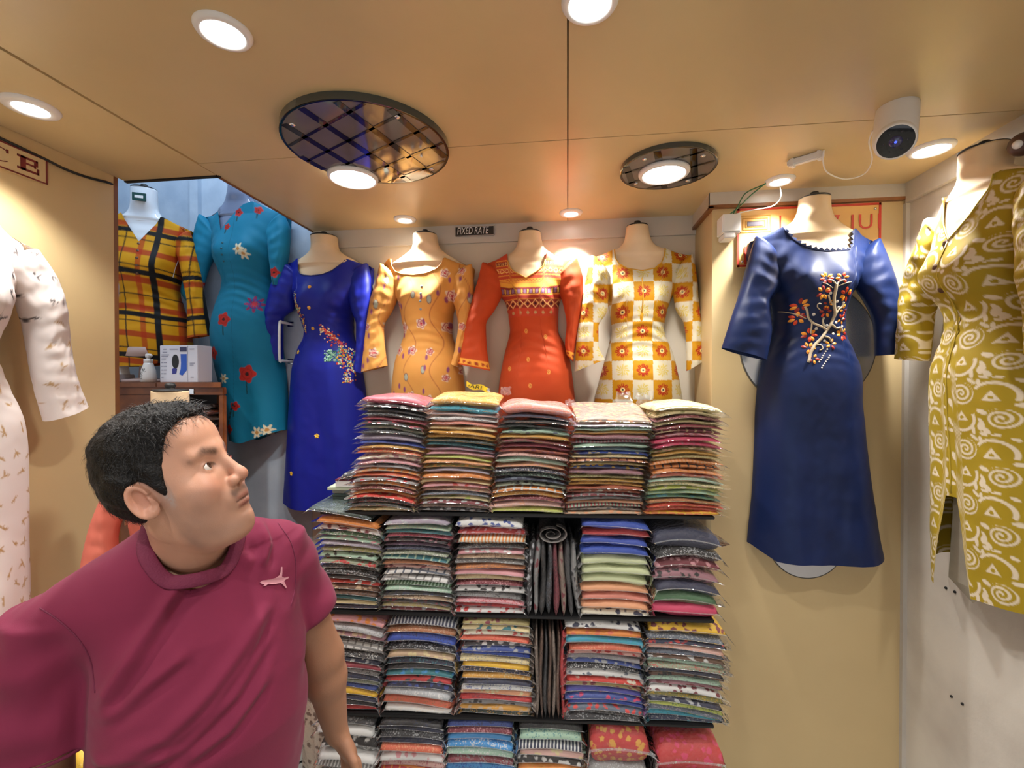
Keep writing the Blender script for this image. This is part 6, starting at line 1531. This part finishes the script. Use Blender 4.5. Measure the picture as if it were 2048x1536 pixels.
# neck opening
nax = HEADC - NECK; nax = np.array([nax[0] * .35, nax[1] * .35, nax[2]]); nax /= np.linalg.norm(nax)
c_a, c_b = NECK + TF * .024 + nax * -.045, NECK + TF * .036 + nax * .14; r_a, r_b = .0625, .092
d_pre = d.copy(); cutd = cap(G, c_a, c_b, r_a, r_b); d = smax(d, -cutd, .004)
def samp(F_, p):
    g_ = (p - o_) / hs; i = np.floor(g_).astype(int); f_ = g_ - i; v = 0
    for a in (0, 1):
        for b in (0, 1):
            for c in (0, 1): v += F_[i[0] + a, i[1] + b, i[2] + c] * (f_[0] if a else 1 - f_[0]) * (f_[1] if b else 1 - f_[1]) * (f_[2] if c else 1 - f_[2])
    return v
cp = []
for k in range(72):
    a = 2 * math.pi * k / 72; dr = TT * math.cos(a) + TF * math.sin(a); last = None
    for s_ in np.linspace(1.0, -.1, 90):
        p = c_a + (c_b - c_a) * s_ + dr * (r_a + (r_b - r_a) * s_) * .995
        if p[2] > hi[2] - 2 * hs: continue
        if samp(d_pre, p) < .002: last = p; break
    cp.append(last if last is not None else p)
cp = np.array(cp)
for _ in range(3): cp = (np.roll(cp, 1, 0) + 2 * cp + np.roll(cp, -1, 0)) / 4
cp = cp + (cp - cp.mean(0)) * np.array([.05, .05, 0]) - np.array([0, 0, .003])
Vs, Fs = snet(d, o_, hs)
for it in range(2):   # relax the grid
    nb = np.zeros_like(Vs); ct = np.zeros(len(Vs))
    for a, b in ((0, 1), (1, 2), (2, 3), (3, 0)):
        np.add.at(nb, Fs[:, a], Vs[Fs[:, b]]); np.add.at(ct, Fs[:, a], 1); np.add.at(nb, Fs[:, b], Vs[Fs[:, a]]); np.add.at(ct, Fs[:, b], 1)
    Vs = Vs * .5 + .5 * nb / ct[:, None]
e1 = Vs[Fs[:, 2]] - Vs[Fs[:, 0]]; e2 = Vs[Fs[:, 3]] - Vs[Fs[:, 1]]; fn = np.cross(e1, e2); vn = np.zeros_like(Vs)
for k in range(4): np.add.at(vn, Fs[:, k], fn)
vn /= np.linalg.norm(vn, axis=1)[:, None] + 1e-9
# drape folds: each a ridge along a line drawn on the chest (t to his left, z up), raised out of the cloth
Lc = Vs - TO; tc_, zc_, fc_ = Lc @ TT, Vs[:, 2], Lc @ TF
front = np.clip((vn @ TF) * 1.5, 0, 1) * np.clip((.225 - np.abs(tc_)) / .04, 0, 1)
def ft(x, y, zc=.80): p = CAM + ray(x, y) * zc; q = p - TO; return float(q @ TT), float(p[2])
def fold(pts, w, hgt):
    P = np.array(pts); dd = np.full(len(Vs), 9.0); sg = np.zeros(len(Vs)); al = np.zeros(len(Vs)); n = len(P) - 1
    for k in range(n):
        a, b = P[k], P[k + 1]; e = b - a; L2 = e @ e; t = np.clip(((tc_ - a[0]) * e[0] + (zc_ - a[1]) * e[1]) / L2, 0, 1)
        dx, dz = tc_ - a[0] - t * e[0], zc_ - a[1] - t * e[1]; q = np.hypot(dx, dz); m_ = q < dd
        dd = np.where(m_, q, dd); sg = np.where(m_, np.sign(dx * e[1] - dz * e[0]), sg); al = np.where(m_, (k + t) / n, al)
    fade = np.clip(np.sin(math.pi * np.clip(al, .02, .98)) * 2.2, 0, 1)
    s_ = dd * sg; return hgt * fade * (np.exp(-(s_ / w) ** 2) - .75 * np.exp(-((s_ - 1.7 * w) / (w * 1.1)) ** 2))
disp = np.zeros(len(Vs))
for pts, w, hg in [([(190, 1395), (250, 1310), (330, 1215), (400, 1150)], .011, .011), ([(195, 1410), (290, 1345), (380, 1300)], .010, .007),
                   ([(205, 1470), (330, 1440), (430, 1380), (520, 1310), (580, 1260)], .014, .010), ([(230, 1500), (360, 1470), (470, 1410), (575, 1320)], .010, .009),
                   ([(300, 1480), (420, 1420), (500, 1360), (560, 1300)], .008, .006), ([(350, 1500), (460, 1470), (560, 1400)], .010, .008), ([(180, 1480), (260, 1470), (340, 1475)], .010, .007),
                   ([(560, 1195), (585, 1150), (575, 1110), (550, 1090)], .010, .010), ([(545, 1180), (500, 1150), (480, 1080)], .012, .006), ([(470, 1070), (500, 1040), (530, 1050)], .009, .007), ([(480, 1050), (520, 1075), (570, 1100)], .008, .006)]:
    disp += fold([ft(*p) for p in pts], w, hg)
disp *= front
arms_ = 1 - np.clip((.20 - np.abs(tc_)) / .04, 0, 1)
disp += arms_ * (.0035 * np.sin(60 * (zc_ + .5 * fc_) + 2.5 * fbm(tc_, zc_, 14, 3)) + .003 * fbm(tc_ + fc_, zc_, 24, 5))
disp += .0022 * fbm(tc_, zc_ + fc_ * .4, 16, 6) * (zc_ < 1.36)
Vs2 = Vs + vn * disp[:, None]
cs = np.broadcast_to(np.array(lin('#772340')), Vs.shape).copy(); cs *= (1 + .06 * fbm(tc_ * 1.0, zc_, 30, 9))[:, None]
M_TEE = vc_mat('maroon_jersey', rough=.8, spec=.25, sheen=.08, weave=.35, wscale=1100)
tee = mesh_obj('t_shirt', Vs2, Fs, M_TEE, man, col=cs)
# collar rib following the neck opening
V = []; F = []; nc = len(cp); ctr = cp.mean(0)
for k in range(nc):
    g_ = np.array([samp(d_pre, cp[k] + e_) - samp(d_pre, cp[k] - e_) for e_ in np.eye(3) * .012]); g_ /= np.linalg.norm(g_) + 1e-9
    tg = cp[(k + 1) % nc] - cp[k - 1]; tg /= np.linalg.norm(tg); bb_ = np.cross(tg, g_); bb_ /= np.linalg.norm(bb_)
    if bb_ @ (cp[k] - ctr) < 0: bb_ = -bb_
    for j in range(12):
        an_ = 2 * math.pi * j / 12; V.append(cp[k] + bb_ * (.003 + .0125 * math.cos(an_)) + g_ * (.001 + .0042 * math.sin(an_)))
for k in range(nc):
    for j in range(12): F.append((k * 12 + j, k * 12 + (j + 1) % 12, ((k + 1) % nc) * 12 + (j + 1) % 12, ((k + 1) % nc) * 12 + j))
bq = MB(); bq.add(V, F); bq.obj('collar', simple('maroon_rib', '#6c1e3d', rough=.8, bump=.4, bscale=300), tee, True)
for sh, el, ln, r1 in ((SH_R, EL_R, .199, .0930), (SH_L, EL_L, .184, .0750)):
    ax_ = (el - sh) / np.linalg.norm(el - sh); u_ = np.cross(ax_, TF); u_ /= np.linalg.norm(u_); w_ = np.cross(ax_, u_)
    MB().tube([sh + ax_ * ln + (u_ * math.cos(2 * math.pi * k / 40) + w_ * math.sin(2 * math.pi * k / 40)) * (r1 - .001) for k in range(40)], .0032, 6, closed=True).obj('sleeve_hem', MATS['maroon_rib'], tee, True)
# leaping-cat chest emblem: flat print laid on the cloth
emb = [(0, 12), (5, 7), (13, 6), (24, 4), (34, 1), (42, -5), (45, -14), (46, -26), (49, -26), (49, -12), (48, -2), (54, 0), (62, -2), (63, 1), (56, 5), (53, 9), (56, 17), (59, 25), (56, 25), (50, 17), (45, 13), (35, 15), (26, 16), (19, 15), (13, 20), (7, 21), (11, 16), (5, 16)]
from mathutils.geometry import tessellate_polygon
E2D = [(519 + .92 * a, 1154 + .82 * c_) for a, c_ in emb]; EF = [tuple(t_) for t_ in tessellate_polygon([[Vector((a, c_, 0)) for a, c_ in emb]])]
from mathutils.bvhtree import BVHTree
bt = BVHTree.FromPolygons([tuple(v) for v in Vs2.tolist()], [tuple(f) for f in Fs.tolist()])
V = []
for (ex_, ey_) in E2D:
    dr = ray(ex_, ey_); hit = bt.ray_cast(Vector(CAM.tolist()), Vector(dr.tolist()))
    p = np.array(hit[0]) if hit[0] is not None else CAM + dr * .9; V.append(p + TF * .0035)
mesh_obj('chest_emblem', V, EF, simple('pale_pink_print', '#c98d98', rough=.6), tee, False)
def on_tee(x, y, lift):
    dr = ray(x, y); hit = bt.ray_cast(Vector(CAM.tolist()), Vector(dr.tolist())); return None if hit[0] is None else np.array(hit[0]) - dr / np.linalg.norm(dr) * lift
for pts in ([(80, 1216), (120, 1243), (158, 1280), (182, 1325), (190, 1385)], [(556, 1046), (582, 1085), (592, 1130), (590, 1175), (582, 1212)]):
    q = [on_tee(x[0], x[1], .0006) for x in spline([np.array([a, b_, 0.]) for a, b_ in pts], 8)]; q = [v for v in q if v is not None]
    if len(q) > 3: MB().tube(q, .0012, 6).obj('sleeve_seam', MATS['maroon_rib'], tee, True)
# ---- trousers and shoes
b_ = .012
G, o_ = grid(TO + np.array([-.28, -.28, .04]), TO + np.array([.28, .28, .93]), b_)
d = smax(torso_sdf(G, -.004), np.maximum(G[..., 2] - .90, .62 - G[..., 2]), .02)
for s_ in (1, -1):
    hp = TO + TT * s_ * .09 + np.array([0, 0, .82]); kn = TO + TT * s_ * .10 + TF * .02 + np.array([0, 0, .46]); an_ = TO + TT * s_ * .10 + np.array([0, 0, .09])
    d = smin(d, smin(cap(G, hp, kn, .095, .075), cap(G, kn, an_, .074, .062), .02), .03)
Vp, Fp = snet(d, o_, b_)
mesh_obj('trousers', Vp, Fp, simple('dark_trousers', '#1f2126', rough=.8, bump=.3, bscale=200), man)
for s_ in (1, -1):
    c_ = TO + TT * s_ * .105 + TF * .05; b = MB(); V = []; F = []; n = 20; prof = [(0, .95), (.02, 1.0), (.05, .93), (.075, .72), (.085, .35)]
    for zz_, k_ in prof:
        for k in range(n):
            a = 2 * math.pi * k / n; ln_ = .135 if math.sin(a) > 0 else .10
            V.append(c_ + TT * .046 * k_ * math.cos(a) + TF * ln_ * k_ * math.sin(a) + np.array([0, 0, zz_ * (1.15 if math.sin(a) < 0 else .85)]))
    for i in range(len(prof) - 1):
        for k in range(n): F.append((i * n + k, i * n + (k + 1) % n, (i + 1) * n + (k + 1) % n, (i + 1) * n + k))
    F += [tuple(range(n))[::-1], tuple(range(len(prof) * n - n, len(prof) * n))]; b.add(V, F); b.obj('shoe', simple('shoe_leather', '#1b1512', rough=.35), man, True)
# ------------------------------------------------------------------ wooden cabinet in the stairwell corner and what stands on it
CT = 1.69; CX0, CX1, CY0, CY1 = -2.36, -1.478, 1.78, 1.925
t = thing('wooden_cabinet', 'brown wooden cabinet with open dark shelves behind the man', 'cabinet', ((CX0 + CX1) / 2, 1.8, 0))
b = lambda nm, lo, hi, m=M_WOOD: MB().box(lo, hi, bev=.003).obj(nm, m, t)
pr_ = lambda nm, pts, z0_, z1_, m_=M_WOOD: MB().prism(pts, lambda a_, b_, d_: (a_, b_, d_), z0_, z1_).obj(nm, m_, t); pr_('top', [(-1.781, CY0 - .02), (CX1 + .004, CY0 - .02), (CX1 - .128, CY1), (-1.781, CY1)], CT - .022, CT); b('top', (CX0, CY0 - .02, CT - .022), (-1.782, 2.085, CT));  b('apron', (CX0, CY0, CT - .055), (CX1, CY0 + .02, CT - .022))
b('side_panel', (CX0, CY0, 0), (CX0 + .025, 2.08, CT - .022)); pr_('side_panel', [(CX1 - .022, CY0 + .021), (CX1 - .012, CY0 + .021), (CX1 - .132, CY1 - .015), (CX1 - .142, CY1 - .015)], 0, CT - .023); b('side_panel', (CX1 - .024, CY0, 0), (CX1, CY0 + .020, CT - .056))
b('partition', (-1.81, CY0 + .001, 0), (-1.785, 2.08, CT - .023)); b('door', (CX0 + .026, CY0 + .002, .02), (-1.811, CY0 + .02, CT - .056)); b('back_panel', (-1.784, CY1 - .014, .0), (CX1 - .132, CY1, CT - .023), simple('dark_wood', '#20130c', rough=.6))
for z in (1.28, .90, .52, .10): pr_('shelf', [(-1.784, CY0 + .02), (CX1 - .024, CY0 + .02), (CX1 - .144, CY1 - .016), (-1.784, CY1 - .016)], z - .02, z)
lk = MB().box((-1.640, CY0 - .004, CT - .052), (-1.616, CY0, CT - .028), bev=.002).obj('lock_plate', M_CHROME, t)
cl = ['taupe', 'charcoal', 'brown', 'grey', 'black', 'beige', 'charcoal', 'mauve', 'black', 'taupe', 'rust', 'charcoal']
for k, c in enumerate(cl):
    z = 1.282 + k * .026
    tt_ = thing('packed_garment', f'{c} garment in clear bag, {ORD[len(cl) - 1 - k]} of the dark stack inside the wooden cabinet', 'garment', (-1.67, 1.845, z), 'packed garments inside the wooden cabinet')
    X, Y = PX, PY; zc = z + .013 + .003 * np.sin(3 * X + k); th = .024 * PF
    top = np.stack([-1.672 + X * .095 + .006 * math.sin(k * 2.1), 1.845 + Y * .06, zc + th / 2], -1).reshape(-1, 3); bot = np.stack([-1.672 + X * .095 + .006 * math.sin(k * 2.1), 1.845 + Y * .06, zc - th / 2], -1)[PIN]
    o = mesh_obj('folded_cloth', np.vstack([top, bot]), PFACES, packet_mat(['plain', 'speckled', 'flowered'][k % 3]), tt_); o.color = (*lin(PAL[c]), 1); o['accent'] = list(lin(PAL['silver' if k % 2 else 'black']))
    V = []; n0_ = 0
    for s_ in (-1, 1):
        for j in range(7): V += [(-1.672 + s_ * .093, 1.787 + .018 * j * (1 if s_ < 0 else -1) + (0 if s_ < 0 else .108), z + .013), (-1.672 + s_ * (.101 + .004 * math.sin(j * 2 + k)), 1.787 + .018 * j * (1 if s_ < 0 else -1) + (0 if s_ < 0 else .108), z + .008 + .004 * math.sin(j + k))]
    F = [(2 * j, 2 * j + 2, 2 * j + 3, 2 * j + 1) for j in range(13)]
    mesh_obj('plastic_bag', V, F, M_FILM, tt_)
# pump bottle
p = onY(297, 757, 1.825); p[2] = CT
t = thing('pump_bottle', 'white plastic pump bottle on the wooden cabinet beside the camera carton', 'bottle', p)
kx = .030
MB().lathe([(.026, 0), (.030, .003), (.031, .020), (.027, .055), (.019, .080), (.017, .088)], tuple(p), 32).obj('bottle_body', M_WHITE, t, True)
MB().lathe([(.0175, .088), (.0175, .104), (.008, .107), (.006, .112)], tuple(p), 24).obj('collar', M_WHITE, t, True)
MB().lathe([(.011, .112), (.012, .124), (.009, .129), (.0005, .130)], tuple(p), 20).obj('pump_head', M_WHITE, t, True)
MB().tube([p + np.array([0, 0, .122]), p + np.array([.018, -.006, .124]), p + np.array([.028, -.009, .119])], [.0055, .0045, .0038], 10).obj('spout', M_WHITE, t, True)
bb = MB(); r_ = random.Random(4)
for k in range(9):
    a0_ = -1.95 + r_.uniform(-.35, .35); z = .018 + k * .0052; R = .0305 - max(0, z - .02) * .115
    bb.tube([p + np.array([R * math.cos(a0_ + .12 * q) * 1.01, R * math.sin(a0_ + .12 * q) * 1.01, z + .004 * math.sin(q * 1.7 + k)]) for q in range(5)], .0009, 5)
o = bb.obj('label_scrawl', M_BLK, t); o['kind'] = 'stuff'
# security camera carton
a = onY(319, 756, 1.80); c = onY(394, 690, 1.80); a[2] = CT
t = thing('camera_carton', 'white carton with printed security camera picture on the wooden cabinet', 'box', ((a[0] + c[0]) / 2, 1.85, CT))
x0, x1, z1 = a[0], c[0], c[2]; W_, H_ = x1 - x0, z1 - CT
MB().box((x0, 1.802, CT), (x1, 1.885, z1), bev=.002).obj('carton', simple('carton_white', '#dfe0ea', rough=.4), t)
yy = 1.8015
P2 = lambda u, v, d: (x0 + W_ * u, yy - d, CT + H_ * v)
def flatp(nm, pts, mat, d=.0006): MB().prism(pts, lambda a_, b_, d_: P2(a_, b_, d_), 0, d).obj(nm, mat, t)
M_BL = simple('print_blue', '#1e58c0', rough=.4); M_IND = simple('print_indigo', '#2c2f8c', rough=.4); M_PG = simple('print_grey', '#9a9cae', rough=.5)
flatp('blue_print', [(.52, .22), (.60, .18), (.72, .32), (.72, .76), (.56, .76), (.57, .52), (.56, .36)], M_BL)
flatp('indigo_print', [(.33, .36), (.40, .40), (.46, .36), (.44, .24), (.34, .22)], M_IND)
flatp('camera_print', [(.42 + .09 * math.cos(k * math.pi / 14) * (1 if abs(math.cos(k * math.pi / 14)) > .2 else 1), .56 + .19 * math.sin(k * math.pi / 14)) for k in range(28)], M_BLK, .0009)
flatp('banner_print', [(.54, .83), (.72, .83), (.72, .95), (.54, .95)], simple('print_slate', '#34345a', rough=.4))
flatp('fold_line', [(.745, .02), (.75, .02), (.75, .98), (.745, .98)], M_PG)
bb = MB()
for v, u0_, u1_ in [(.88, .10, .18), (.88, .27, .48), (.80, .08, .20), (.73, .05, .25), (.69, .05, .22), (.62, .05, .16), (.52, .04, .09), (.52, .11, .19), (.42, .04, .08), (.42, .10, .18), (.32, .04, .09), (.32, .11, .18), (.22, .04, .08), (.22, .10, .17), (.12, .04, .10), (.88, .80, .92), (.12, .82, .90), (.5, .80, .93), (.45, .80, .90)]:
    bb.prism([(u0_, v), (u1_, v), (u1_, v + .025), (u0_, v + .025)], lambda a_, b_, d_: P2(a_, b_, d_), 0, .0006)
o = bb.obj('small_print', M_PG, t); o['kind'] = 'stuff'
# acrylic card stand at the wall end
p = onY(245, 755, 1.82); p[2] = CT
t = thing('card_stand', 'white leaning card stand at the left end of the wooden cabinet top', 'stand', p)
q = Matrix.Translation(Vector(p.tolist())) @ Matrix.Rotation(math.radians(-11), 4, 'Y')
MB().box((-.012, -.04, 0), (.006, .04, .155), q, bev=.002).obj('upright', M_WHITE, t)
MB().box((p[0] - .10, p[1] - .03, CT), (p[0] + .012, p[1] + .05, CT + .036), bev=.003).obj('base_box', simple('stand_grey', '#9a8f8e', rough=.5), t)
q2 = Matrix.Translation(Vector((p + np.array([-.06, .0, .03])).tolist())) @ Matrix.Rotation(math.radians(14), 4, 'Y')
MB().box((-.004, -.03, 0), (.004, .03, .13), q2, bev=.001).obj('back_leaf', simple('leaf_grey', '#b9b4b4', rough=.4), t)
# white cable hanging at the wall end
pts = [onY(220, 757, 1.44), onY(229, 760, 1.445), onY(226, 785, 1.445), onY(219, 810, 1.445), onY(215, 840, 1.445), onY(213, 880, 1.445), onY(214, 960, 1.445)]
o = MB().tube(spline(pts, 6), .0042, 8).obj('cable', M_WHITE, None, True, loc=pts[0]); tag(o, 'thick white cable hanging down the end of the left wall', 'cable')

# ------------------------------------------------------------------ low counter with cloth bundles, lower left
t = thing('low_counter', 'low white counter along the left wall holding the yellow cloth', 'counter', (-1.40, .72, 0))
MB().box((-1.60, .30, 0), (-1.30, 1.15, .66), bev=.004).obj('carcass', M_WHITE, t); MB().box((-1.60, .28, .66), (-1.26, 1.17, .69), bev=.004).obj('top', M_WOOD, t)
def bundle(name, label, c, R, col, kind, acc, seed, cat='cloth', base=None):
    r = np.random.RandomState(seed); n, m_ = 40, 24; V = []; F = []
    for i in range(m_ + 1):
        th = math.pi * i / m_
        for k in range(n):
            a_ = 2 * math.pi * k / n; d = np.array([math.sin(th) * math.cos(a_), math.sin(th) * math.sin(a_), math.cos(th)])
            w_ = 1 + .10 * math.sin(5 * a_ + 3 * d[2] + seed) * math.sin(th) + .05 * math.sin(11 * a_ + 7 * d[2])
            q_ = np.sign(d) * np.abs(d) ** .75; V.append(c + q_ * np.array(R) * w_ * np.array([1, 1, 1]) )
    for i in range(m_):
        for k in range(n): a_ = i * n + k; b_ = i * n + (k + 1) % n; F.append((a_, a_ + n, b_ + n, b_))
    bb = MB(); bb.add(V, F); o = bb.obj(name, packet_mat(kind), None, True, loc=base if base is not None else c - np.array([0, 0, R[2]])); o.color = (*lin(PAL[col]), 1); o['accent'] = list(lin(PAL[acc]))
    return tag(o, label, cat)
c = cw(-1.062, 1.115, .76)
bundle('cloth_bundle', 'bright yellow crumpled cloth between the man and his right arm', c, (.12, .11, .085), 'yellow', 'plain', 'gold', 3)
# cream printed cloth hanging at the left end of the rack
pts_ = [(600, 1400, 640), (600, 1440, 655), (598, 1500, 660), (600, 1560, 655), (610, 1640, 655)]
u0_, z0_ = rk_px(604, 1392); u1_, z1_ = rk_px(652, 1640)
V = []; F = []; n = 30; mrows = 24
for i in range(mrows):
    q = i / (mrows - 1); z = z0_ + (z1_ - z0_) * q; cu = u0_ + .02 + .03 * q; wd = .030 + .045 * min(1, q * 2.2)
    for k in range(n):
        a_ = 2 * math.pi * k / n; rr_ = 1 + .12 * math.sin(5 * a_ + 4 * q) + .06 * math.sin(9 * a_ - 6 * q)
        V.append(RK(cu + wd * math.cos(a_) * rr_, .10 + .06 * math.sin(a_) * rr_, z + .012 * math.sin(3 * a_) * (q > .9)))
for i in range(mrows - 1):
    for k in range(n): a_ = i * n + k; b_ = i * n + (k + 1) % n; F.append((a_, a_ + n, b_ + n, b_))
F += [tuple(range(n)), tuple(range(mrows * n - n, mrows * n))[::-1]]
bb = MB(); bb.add(V, F); o = bb.obj('hanging_cloth', packet_mat('flowered'), None, True, loc=RK(u0_ + .04, .1, z1_)); o.color = (*lin('c9bba8'), 1); o['accent'] = list(lin('6e5546'))
tag(o, 'cream cloth with brown print hanging at the left end of the rack', 'cloth')
o_hook = MB().tube([RK(UL + .03, .29, ZS[2] - .02), RK(u0_ + .02, .12, ZS[2] - .015), RK(u0_ + .02, .10, z0_)], .004, 8).obj('hook', M_CHROME, o, True)
